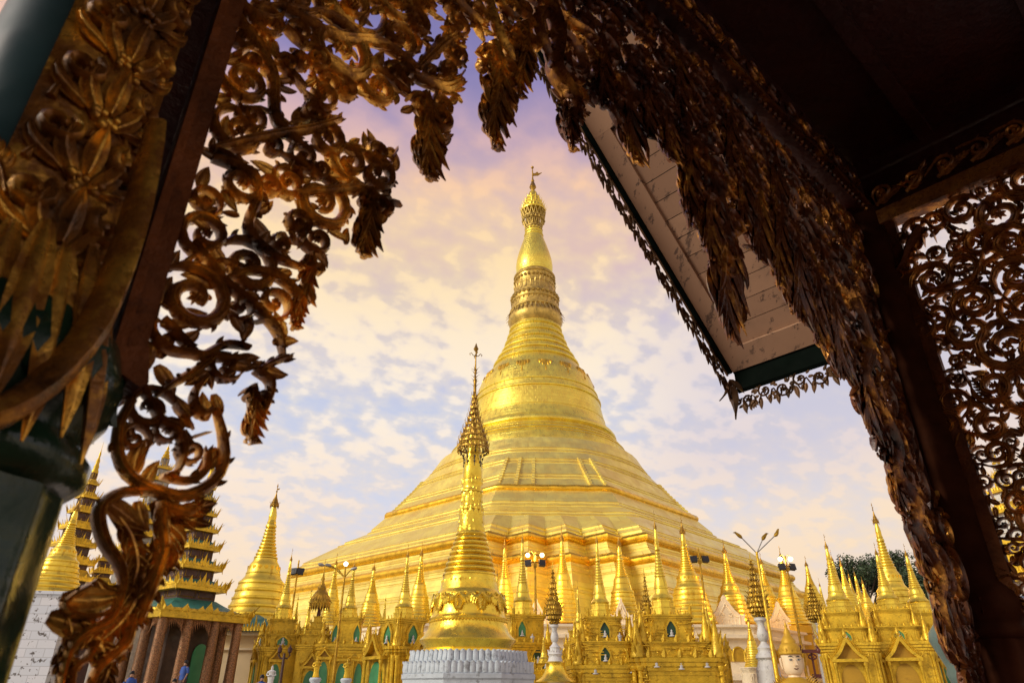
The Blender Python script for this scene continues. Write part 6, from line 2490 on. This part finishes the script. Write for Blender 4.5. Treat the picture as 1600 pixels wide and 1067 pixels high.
HL = [(369, 35, 6, 5), (353, 67, 7, 13), (366, 80, 5, 5), (444, 71, 11, 22), (468, 138, 9, 26), (449, 165, 14, 18), (587, 33, 9, 9), (605, 90, 6, 6), (629, 83, 5, 5), (656, 83, 5, 5), (525, 117, 6, 5), (654, 134, 8, 8), (654, 170, 8, 8), (690, 90, 6, 6), (713, 111, 6, 6), (385, 142, 8, 5), (404, 144, 6, 4), (571, 178, 42, 14), (552, 200, 18, 18), (600, 217, 11, 12), (369, 240, 17, 7), (412, 248, 18, 8), (343, 258, 15, 8), (436, 252, 6, 10), (471, 254, 6, 9), (503, 250, 9, 9), (318, 215, 6, 10), (322, 185, 6, 13), (341, 289, 13, 6), (373, 303, 5, 4), (570, 291, 5, 5), (442, 319, 9, 8), (426, 346, 14, 17), (365, 350, 10, 10), (347, 339, 7, 6), (381, 325, 5, 6), (351, 390, 12, 5), (550, 350, 8, 9), (682, 12, 13, 10), (678, 43, 14, 16), (772, 24, 8, 12), (804, 39, 7, 9), (816, 67, 6, 9), (631, 157, 8, 6),
      (272, 378, 7, 20), (287, 400, 6, 5), (324, 417, 6, 9), (272, 432, 12, 9), (296, 453, 7, 9), (242, 480, 6, 6), (262, 519, 6, 4), (324, 534, 14, 16), (352, 511, 6, 17), (405, 534, 16, 26), (274, 567, 22, 10), (238, 592, 6, 9), (266, 641, 12, 8), (319, 607, 7, 5), (292, 612, 8, 5), (317, 672, 7, 16), (225, 682, 7, 4), (247, 714, 17, 20), (384, 641, 7, 9), (352, 605, 18, 6), (169, 896, 8, 8), (162, 946, 16, 7), (285, 789, 4, 4)]
rgb_ = random.Random(5)
cvL = Cover(trace(FW, BL), [hole(FW, q[0], q[1], q[2] * .85, q[3] * .85) for q in HL], .006)
b = MB()
for pts, w, lv, sd_ in (
        ([(221, 537), (214, 567), (217, 600), (234, 630)], 12, 0, 0),
        ([(205, 628), (186, 660), (181, 705), (197, 742), (236, 766), (285, 776), (328, 756), (347, 722), (345, 680), (334, 640)], 13, 9, -1),
        ([(232, 627), (250, 660), (272, 672), (284, 700), (276, 735), (258, 742)], 9, 5, 1),
        ([(250, 745), (290, 752), (318, 735), (322, 705)], 9, 3, 0),
        ([(232, 768), (190, 770), (158, 790), (152, 815), (162, 850), (182, 880), (190, 915), (175, 955)], 14, 0, 0),
        ([(250, 785), (248, 820), (252, 860), (238, 905), (222, 950), (214, 975)], 15, 7, 0),
        ([(252, 790), (285, 800), (308, 795)], 13, 3, 0),
        ([(250, 850), (268, 868), (262, 890)], 10, 3, 0),
        ([(138, 915), (112, 930), (98, 945), (116, 960), (150, 962), (176, 950)], 9, 4, 0),
        ([(186, 930), (168, 970), (130, 990), (104, 1020), (92, 1080)], 13, 7, 0),
        ([(205, 960), (196, 1000), (178, 1020), (150, 1045), (130, 1090)], 13, 6, 0),
        ([(150, 1000), (135, 1025), (112, 1045), (110, 1080)], 9, 4, 0),
        ([(243, 480), (236, 520), (262, 548), (300, 555), (345, 562), (385, 558)], 9, 4, 1),
        ([(253, 500), (285, 535), (310, 558), (350, 540), (388, 545)], 9, 4, 0),
        ([(335, 555), (305, 580), (270, 600), (240, 622)], 9, 5, -1),
        ([(320, 590), (300, 620), (310, 650), (330, 640)], 8, 4, 0),
        ([(395, 580), (420, 600), (410, 640), (395, 668)], 8, 6, 0),
        ([(400, 580), (428, 566), (452, 560)], 7, 4, 0),
        ([(300, 380), (345, 440), (395, 480), (430, 520), (440, 560)], 8, 7, 0),
        ([(345, 440), (395, 425), (440, 440), (470, 480), (455, 515)], 8, 6, 0),
        ([(330, 250), (380, 270), (400, 310), (385, 360), (420, 400), (470, 420)], 9, 7, 0),
        ([(360, 20), (420, 110), (430, 190), (470, 230)], 10, 8, 0),
        ([(430, 10), (520, 60), (590, 70), (650, 110)], 10, 8, 0),
        ([(330, 235), (420, 215), (480, 205), (530, 190)], 9, 6, 0),
        ([(460, 305), (520, 300), (560, 300), (600, 320)], 9, 4, 0),
        ([(650, 110), (690, 70), (710, 60)], 8, 5, 0), ([(640, 120), (690, 140), (715, 130)], 10, 5, 0),
        ([(700, -10), (725, 20), (750, 40)], 9, 3, 0), ([(760, 0), (780, 60), (800, 100)], 9, 4, 0)):
    stroke_px(FW, pts, w * .85, b, cvL, .024, 22, lv, rgb_, sd_, .005)
pend_specs = [((660, 150), (668, 274), 42), ((770, 70), (774, 227), 40), ((815, 40), (812, 150), 26), ((575, 300), (566, 397), 36), ((390, 605), (393, 690), 30), ((480, 400), (462, 512), 28)]
for tp, ti, w in pend_specs:
    a_, b_ = FW.inv(*tp), FW.inv(*ti)
    cvL.mark(cvL.cells([a_, b_], [.03, .03]))
zlow = FW.inv(230, 775)[1]
for pts, w, lv in (([(245, 780), (262, 815), (255, 855), (240, 890)], 20, 8), ([(180, 800), (205, 835), (215, 880), (205, 920)], 15, 7), ([(230, 880), (215, 930), (195, 965), (160, 1000)], 18, 8),
                   ([(150, 905), (168, 925), (200, 920)], 11, 4), ([(120, 985), (150, 1000), (170, 1040), (150, 1090)], 16, 7), ([(100, 950), (112, 990), (98, 1040), (100, 1095)], 12, 6), ([(270, 800), (300, 812), (318, 790)], 14, 4)):
    stroke_px(FW, pts, w, b, cvL, .028, 20, lv, rgb_, 0, -.012, LEAF)
fill(b, FW, cvL, [('spray', .13, 60, .9, .99), ('scroll', .035, 60, .9, .99), ('leaf', .07, 80, .95, .99)], .99, 9, .03, .01, .22, .10, .5, zlow)
fill(b, FW, cvL, [('scroll', .10, 500, .32, .34), ('scroll', .070, 900, .35, .52), ('scroll', .048, 1500, .38, .68), ('scroll', .032, 2000, .42, .79), ('spray', .13, 900, .45, .85), ('leaf', .06, 2500, .55, .91), ('leaf', .04, 2500, .6, .95)], .95, 78, .022, .0, .13, .05, .3)
bracket = b.build('carved_bracket', M['carved'], pav, 50)
for tp, ti, w in pend_specs:
    pendant(bracket, FW, tp, ti, w, M['carved'], rgb_, .035)
print('bracket cover', cvL.ratio(), len(b.f))

# ---- far half of the arch, hanging from the beam and running down the far column
BR = [(815, -40), (838, 20), (850, 62), (862, 120), (868, 165), (878, 205), (893, 228), (912, 190), (930, 165), (950, 150), (962, 180), (975, 222), (990, 246), (1005, 215), (1022, 205), (1040, 215), (1050, 240), (1064, 270), (1072, 310), (1080, 345), (1105, 400), (1112, 450), (1139, 514), (1165, 504), (1152, 371), (1160, 340), (1172, 375), (1186, 399), (1203, 365), (1210, 400), (1225, 450), (1232, 480), (1250, 492), (1270, 500), (1290, 556), (1312, 572), (1325, 578), (1342, 641), (1358, 654), (1366, 690), (1387, 740), (1409, 806), (1427, 845), (1444, 902), (1462, 955), (1484, 1020), (1508, 1090),
      (1542, 1090), (1533, 1067), (1518, 959), (1487, 850), (1443, 736), (1417, 657), (1393, 560), (1354, 420), (1338, 350), (1290, 300), (1217, 225), (1100, 105), (1000, 0), (965, -40)]
cvR = Cover(trace(FW, BR), [hole(FW, 945, 100, 10, 14), hole(FW, 985, 60, 6, 6), hole(FW, 1000, 75, 5, 5)], .008)
b = MB()
for pts, w, lv in (([(850, 0), (868, 60), (862, 110), (884, 150), (890, 190)], 7, 7), ([(1330, 470), (1352, 540), (1345, 590), (1380, 660)], 8, 8), ([(1370, 640), (1395, 700), (1392, 740), (1425, 790), (1422, 830), (1460, 900), (1462, 950), (1500, 1040)], 8, 14)):
    stroke_px(FW, pts, w, b, cvR, .05, 24, lv, rgb_, 0, .01)
fill(b, FW, cvR, [('scroll', .15, 500, .32, .34), ('scroll', .10, 900, .35, .52), ('scroll', .065, 1500, .40, .68), ('spray', .20, 900, .45, .80), ('spray', .12, 1200, .5, .87), ('leaf', .07, 1500, .6, .90)], .90, 33, .026, .0, .16, .1, .6)
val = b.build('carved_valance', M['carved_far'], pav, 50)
for tp, ti, w in (((880, 90), (893, 232), 24), ((968, 120), (990, 250), 28), ((1030, 150), (1045, 245), 24), ((1120, 300), (1139, 516), 42), ((1100, 250), (1110, 400), 30), ((1175, 270), (1186, 402), 26), ((1235, 350), (1250, 494), 30), ((1290, 450), (1312, 576), 26), ((1340, 540), (1356, 656), 24), ((1380, 640), (1402, 790), 20), ((1420, 760), (1440, 890), 18), ((935, 60), (940, 165), 22), ((1000, 110), (1012, 212), 22), ((1065, 190), (1078, 350), 24), ((1150, 230), (1160, 345), 22), ((1210, 300), (1216, 440), 24), ((1265, 400), (1276, 530), 22), ((1050, 60), (1062, 180), 22), ((1130, 150), (1142, 270), 22), ((1200, 220), (1212, 330), 22), ((1455, 880), (1474, 1000), 18)):
    pendant(val, FW, tp, ti, w, M['carved_far'], rgb_, .036)
print('valance cover', cvR.ratio(), len(b.f))
# board that closes the wall between the carving and the beam
b = MB()
pc = trace(FW, [(300, -30), (450, -30), (620, -30), (760, -30), (900, -30)])
pc = [p for p in pc if p[1] < zbeam] + [(FW.inv(930, -30)[0], zbeam), (FW.inv(300, -30)[0], zbeam)]
b.rings([[FW.pt(x, z, -.04) for x, z in pc], [FW.pt(x, z, -.015) for x, z in pc]])
b.build('arch_board', M['lacquer'], pav, 30)
# thin board behind the carving along the far column
b = MB()
jz0 = -.3
b.obox(FW.pt(S_R - .24, jz0, -.05), U * .16, ZU * (zbeam - jz0), -V * .03)
b.build('jamb', M['lacquer'], pav, 30)

# ---- beam with its gilded rope, scroll frieze, ceiling
SL = -2.6
b = MB()
b.obox(FW.pt(SL, zbeam, -.06), U * (S_R + .2 - SL), ZU * .42, -V * .13)
beam = b.build('beam', M['lacquer'], pav, 30)
b = MB()
b.obox(FW.pt(SL, zbeam + .05, .072), U * (S_R + .2 - SL), ZU * .035, -V * .03)
n = int((S_R + .2 - SL) / .055)
for i in range(n):
    p = FW.pt(SL + .055 * i, zbeam + .012, .075)
    b.ball(p, .017, 6, 4)
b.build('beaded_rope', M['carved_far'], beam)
b = MB()
rgf = random.Random(3)
for i in range(int((S_R - SL) / .22)):
    els = scroll_el(rgf, SL + .22 * i, zbeam + .24, .075) + spray_el(rgf, SL + .22 * i + .05, zbeam + .2, .6, .16)
    emit_els(b, FW, els, .02, .075, rgf)
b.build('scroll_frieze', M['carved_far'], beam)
zceil = zbeam + .46
b = MB()
b.obox(FW.pt(SL, zceil, -.12), U * (S_R + .3 - SL), -V * 6.8, ZU * .12)
ceil = b.build('ceiling', M['lacquer'], pav, 30)
b = MB()
for i in range(9):
    b.obox(FW.pt(SL, zceil - .07, .5 + .75 * i), U * (S_R - SL), -V * .09, ZU * .068)
b.build('ceiling_joists', M['lacquer'], ceil)

# ---- right side: carved screen hung between the far column and the next one
CR = C0 + U * S_R
PV = -V
FS = LFrame(CR, PV, ZU, -U)
zbar = FS.inv(1500, 300)[1]
xb1 = 3.6
b = MB()
b.obox(FS.pt(.06, zbar - .02, -.05), PV * xb1, ZU * .11, -U * .12)
bar = b.build('screen_rail', M['carved_screen'], pav, 30)
b = MB()
b.obox(FS.pt(.06, zbar + .10, -.04), PV * xb1, ZU * .32, -U * .06)
fr_ = b.build('frieze_board', M['lacquer'], pav, 30)
b = MB()
x = .12
while x < xb1:
    els = scroll_el(rgf, x + .06, zbar + .24, .07) + spray_el(rgf, x, zbar + .16, .5, .22)
    emit_els(b, FS, els, .02, .025, rgf)
    x += .2
b.build('frieze_scrolls', M['carved_screen'], fr_)
b = MB()
b.obox(FS.pt(.06, zbar + .43, -.06), PV * xb1, ZU * .5, -U * .1)
b.build('side_beam', M['lacquer'], pav, 30)
b = MB()
zp0 = FS.inv(1535, 915)[1]
b.obox(FS.pt(.120, zp0 - .1, -.03), PV * .075, ZU * (zbar - zp0 + .1), -U * .06)
b.build('screen_jamb', M['plank'], pav, 30)
SP = [(1400, 440), (1398, 385), (1410, 354), (1470, 322), (1540, 288), (1600, 260), (1660, 230), (1660, 975), (1620, 960), (1600, 966), (1585, 945), (1570, 935), (1545, 925), (1520, 880), (1500, 800), (1478, 700), (1440, 580)]
sp_poly = trace(FS, SP)
# carry the panel on beyond the frame, to the next column
sp_poly = [p for p in sp_poly]
HS = [(1416, 385, 9, 8), (1398, 412, 4, 12), (1450, 380, 9, 12), (1473, 372, 9, 20), (1505, 352, 14, 9), (1535, 395, 8, 8), (1570, 345, 14, 9), (1575, 310, 5, 8), (1480, 408, 7, 9), (1440, 410, 5, 6), (1438, 455, 6, 7), (1420, 460, 4, 10), (1540, 435, 5, 8), (1562, 430, 6, 10), (1470, 462, 5, 8), (1500, 455, 5, 5), (1472, 565, 12, 14), (1470, 590, 12, 7), (1483, 552, 12, 5), (1520, 575, 10, 8), (1512, 605, 8, 10), (1540, 570, 8, 6), (1560, 560, 8, 4), (1590, 580, 6, 6), (1592, 620, 7, 8), (1575, 640, 8, 4), (1505, 650, 8, 4), (1485, 685, 6, 8), (1532, 690, 9, 9), (1585, 660, 8, 14), (1598, 690, 5, 10), (1508, 700, 6, 10), (1495, 730, 5, 5), (1520, 740, 8, 7), (1545, 730, 8, 12), (1527, 780, 9, 9), (1558, 770, 7, 14), (1540, 800, 8, 4), (1570, 815, 9, 4), (1543, 830, 7, 12), (1563, 845, 5, 8), (1595, 815, 7, 6), (1547, 865, 6, 8), (1568, 872, 6, 7), (1556, 890, 4, 6), (1575, 905, 8, 5), (1594, 888, 7, 7), (1598, 840, 4, 8), (1562, 790, 8, 3)]
cvS = Cover(sp_poly, [hole(FS, q[0], q[1], q[2] * .8, q[3] * .8) for q in HS], .009)
b = MB()
fill(b, FS, cvS, [('scroll', .15, 400, .36, .34), ('scroll', .10, 900, .40, .55), ('scroll', .065, 1600, .42, .71), ('scroll', .045, 2000, .45, .82), ('spray', .15, 1500, .5, .90), ('leaf', .08, 2500, .6, .94), ('leaf', .055, 2500, .6, .97)], .97, 15, .04, .0, .12, .05)
scr = b.build('carved_screen', M['carved_screen'], pav, 50)
# the spandrel hook at the top corner
b = MB()
p_ = crom(trace(FS, [(1440, 358), (1424, 385), (1415, 410), (1402, 430), (1390, 446)]), 14)
sweep(b, FS, p_, [.03 - .02 * i / 13 for i in range(14)], .05, ROUND, .02)
b.build('corner_hook', M['plank'], scr)
print('screen cover', cvS.ratio(), len(b.f), zbar, zp0)

# ---- sloping eave beyond the open side, its boarded soffit, fascia and fretted trim
SLP = radians(44)
DD = U * cos(SLP) - ZU * sin(SLP)        # down the slope
K = None
d = ray(1145, 582)
k_ = (DW * 2.2) / d.dot(V)
K = Vector((0, 0, CAMZ)) + d * k_
NR = DD.cross(V).normalized()
if NR.z > 0:
    NR = -NR                              # soffit normal points down
ev = empty('eave', K - C0, 0)
ev.parent = pav
A_ = -V                                   # along the low edge, back towards the pavilion
Bk = -DD                                  # up the slope
LA, LB = DW * 1.2 - .10, 4.0
b = MB()
nb = int(LB / .17)
M['soffit'] = mat('weathered_soffit_boards', (.42, .27, .17), .65, 0, .16, 2.2, .25, 16.0, dirt=(.10, .06, .04), dirt_amt=.0)


def soffit_mat():
    m = bpy.data.materials.new('peeling_soffit_paint')
    m.use_nodes = True
    t = NT(m.node_tree)
    bs = t.n['Principled BSDF']
    co = t.node('ShaderNodeTexCoord').outputs['Object']
    ob = t.node('ShaderNodeNewGeometry').outputs['Random Per Island']
    mp = t.node('ShaderNodeMapping')
    t.l.new(co, mp.inputs[0])
    mp.inputs['Rotation'].default_value = (0, 0, -UA)
    mp.inputs['Scale'].default_value = (7.0, 1.2, 7.0)
    pl_ = t.maprange(t.noise(mp.outputs[0], 1.7, 7.0, .76),   .565, .59)
    col = t.ramp(ob, [(0, (.28, .155, .09)), (1, (.40, .23, .135))])
    col = t.mix(pl_, col, (.12, .065, .04))
    col = t.mix(t.math('MULTIPLY', t.maprange(t.noise(co, 3.0, 4.0, .6), .5, .7), .4), col, (.24, .14, .085))
    t.l.new(col, bs.inputs['Base Color'])
    bs.inputs['Roughness'].default_value = .65
    return m


M['soffit'] = soffit_mat()
for i in range(nb):
    y0 = .20 + i * .17
    b.obox(A_ * .16 + Bk * y0 - NR * .03, A_ * (LA - .16), Bk * .164, -NR * .03)
b.build('soffit_boards', M['soffit'], ev, 20)
b = MB()
b.obox(Bk * .0, A_ * LA, Bk * .20, -NR * .05)
b.obox(Bk * .201, A_ * .16, Bk * (2.05), -NR * .052)
b.obox(Bk * 2.252, A_ * .30, Bk * .26, -NR * .047)
b.obox(Bk * 2.513, A_ * .19, Bk * (LB - 2.51), -NR * .056)
b.build('soffit_frame', M['soffit'], ev, 20)
b = MB()
b.obox(A_ * -.03 + Bk * -.04 - NR * .061, A_ * (LA + .03), Bk * (LB + .04), -NR * .06)
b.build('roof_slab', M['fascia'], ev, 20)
b = MB()
b.obox(Bk * -.045 + NR * .02 + ZU * .06, A_ * LA, DD * .035, ZU * -.17)
b.obox(A_ * -.04 + NR * .012, A_ * .035, Bk * LB, -NR * .10)
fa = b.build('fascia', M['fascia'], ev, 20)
# fretted metal trim: hanging from the verge and from the low edge


class EFrame(Frame):
    pass


def fret(F, L, H, seed, step):
    """row of pierced vine scrolls between two thin rails with leaf drops"""
    rg = random.Random(seed)
    b = MB()
    x = 0
    sweep(b, F, [(0, -.012), (L * .5, -.012), (L, -.012)], [.006] * 3, .012, ROUND)
    wav = [(L * i / 80, -H * .55 + H * .18 * sin(i * 1.1)) for i in range(81)]
    sweep(b, F, wav, [.006] * 81, .012, ROUND)
    i = 0
    while x < L - step * .4:
        up = i % 2
        els = []
        cx, cz = x + step * .5, -H * (.36 if up else .5)
        R = min(step * 1.3, H) * .34
        pts = [(cx + R * (1 - .7 * q / 12) * cos(q * .62 + up), cz + R * (1 - .7 * q / 12) * sin(q * .62 + up) * (1 if up else -1)) for q in range(13)]
        sweep(b, F, pts, [.008] * 12 + [.004], .012, ROUND)
        for q in range(9):
            a = rg.uniform(0, 2 * pi)
            lp, lw = leafshape(cx + R * 1.0 * cos(a), cz + R * .8 * sin(a), a + rg.uniform(-.5, .5), R * .75, R * .24, rg.uniform(-.6, .6), 5)
            sweep(b, F, lp, lw, .012, LEAF)
        for q in range(5):
            a = q * 1.257
            lp, lw = leafshape(cx, cz, a, R * .42, R * .16, 0, 4)
            sweep(b, F, lp, lw, .014, ROUND, .004)
        for dx in (.2, .75):
            lp, lw = leafshape(x + step * dx, -H * .55, -pi / 2 + rg.uniform(-.3, .3), H * (.42 if dx < .5 else .32), H * .10, 0, 6)
            sweep(b, F, lp, lw, .012, LEAF)
        x += step
        i += 1
    return b


M['fret'] = mat('rusty_gilt_fretwork', (.075, .035, .012), .45, .5, .6, 8.0)
F1 = Frame(A_ * -.05, Bk, ZU, V * 1.0)
fret(F1, LB, .30, 4, .17).build('verge_fretwork', M['fret'], fa, 50)
F2 = Frame(DD * .06 - ZU * .09, A_, ZU, -U)
fret(F2, LA, .25, 9, .15).build('eave_fretwork', M['fret'], fa, 50)
b = MB()
b.flame(A_ * -.03 - ZU * .12, A_, (0, 0, -1), -U, .07, .30, .05, .2)
for sg in (-1, 1):
    b.flame(A_ * -.03 + ZU * -.06, A_, (Vector((0, 0, -1)) + A_ * sg * .7).normalized(), -U, .05, .2, .04, .4)
b.build('corner_drop', M['fret'], fa)

# ---- slim outer post carrying the eave, floor of the pavilion
d = ray(1492, 1000)
P_ = Vector((0, 0, 0)) + d * (5.6 / hypot(d.x, d.y))
pc = Vector((P_.x, P_.y, 0)) - C0
zr_ = CAMZ + d.z / hypot(d.x, d.y) * 5.6
b = MB()
b.lathe([(.13, -.35), (.13, zr_ - 1.0), (.085, zr_ - .9), (.085, zr_ - .25), (.10, zr_ - .2), (.09, zr_ - .16), (.12, zr_ - .08), (.15, zr_), (.14, zr_ + .05), (.10, zr_ + .1), (.085, zr_ + .16), (.08, zr_ + 1.0), (.1, zr_ + 1.05), (.085, zr_ + 1.1), (.08, zr_ + 1.6)], 24, pc)
b.build('outer_post', M['grey_green'], pav)
b = MB()
b.obox(FW.pt(SL, -.04, -1.6), U * (S_R + 1.6 - SL), -V * 8.4, ZU * .08)
b.build('floor', M['plank'], pav, 30)
b = MB()
b.obox(FW.pt(SL, -.04, -.05), U * (-.62 - SL), ZU * (zceil + .04), -V * .1)
b.build('sun_blocker_side', M['maroon'], pav, 30)  # added out of view to keep direct sun out of the interior
b = MB()
b.obox(FW.pt(SL - .1, -.04, -.05), U * .1, ZU * (zceil + .04), -V * 6.5)
b.build('sun_blocker_end', M['maroon'], pav, 30)  # unseen blocker, added against sun entering from the left end
# posts on the far sides that carry the roof
for s, t in ((S_R, 4.2), (S_R, 6.2), (-2.4, 6.2), (1.2, 6.2)):
    b = MB()
    p = U * s - V * t
    b.lathe([(.19, .04), (.19, .2), (.12, .34), (.12, 1.7), (.16, 1.85), (.16, 1.95), (.13, 2.05), (.13, zceil)], 20, p)
    b.build('column', M['green_col'], pav)
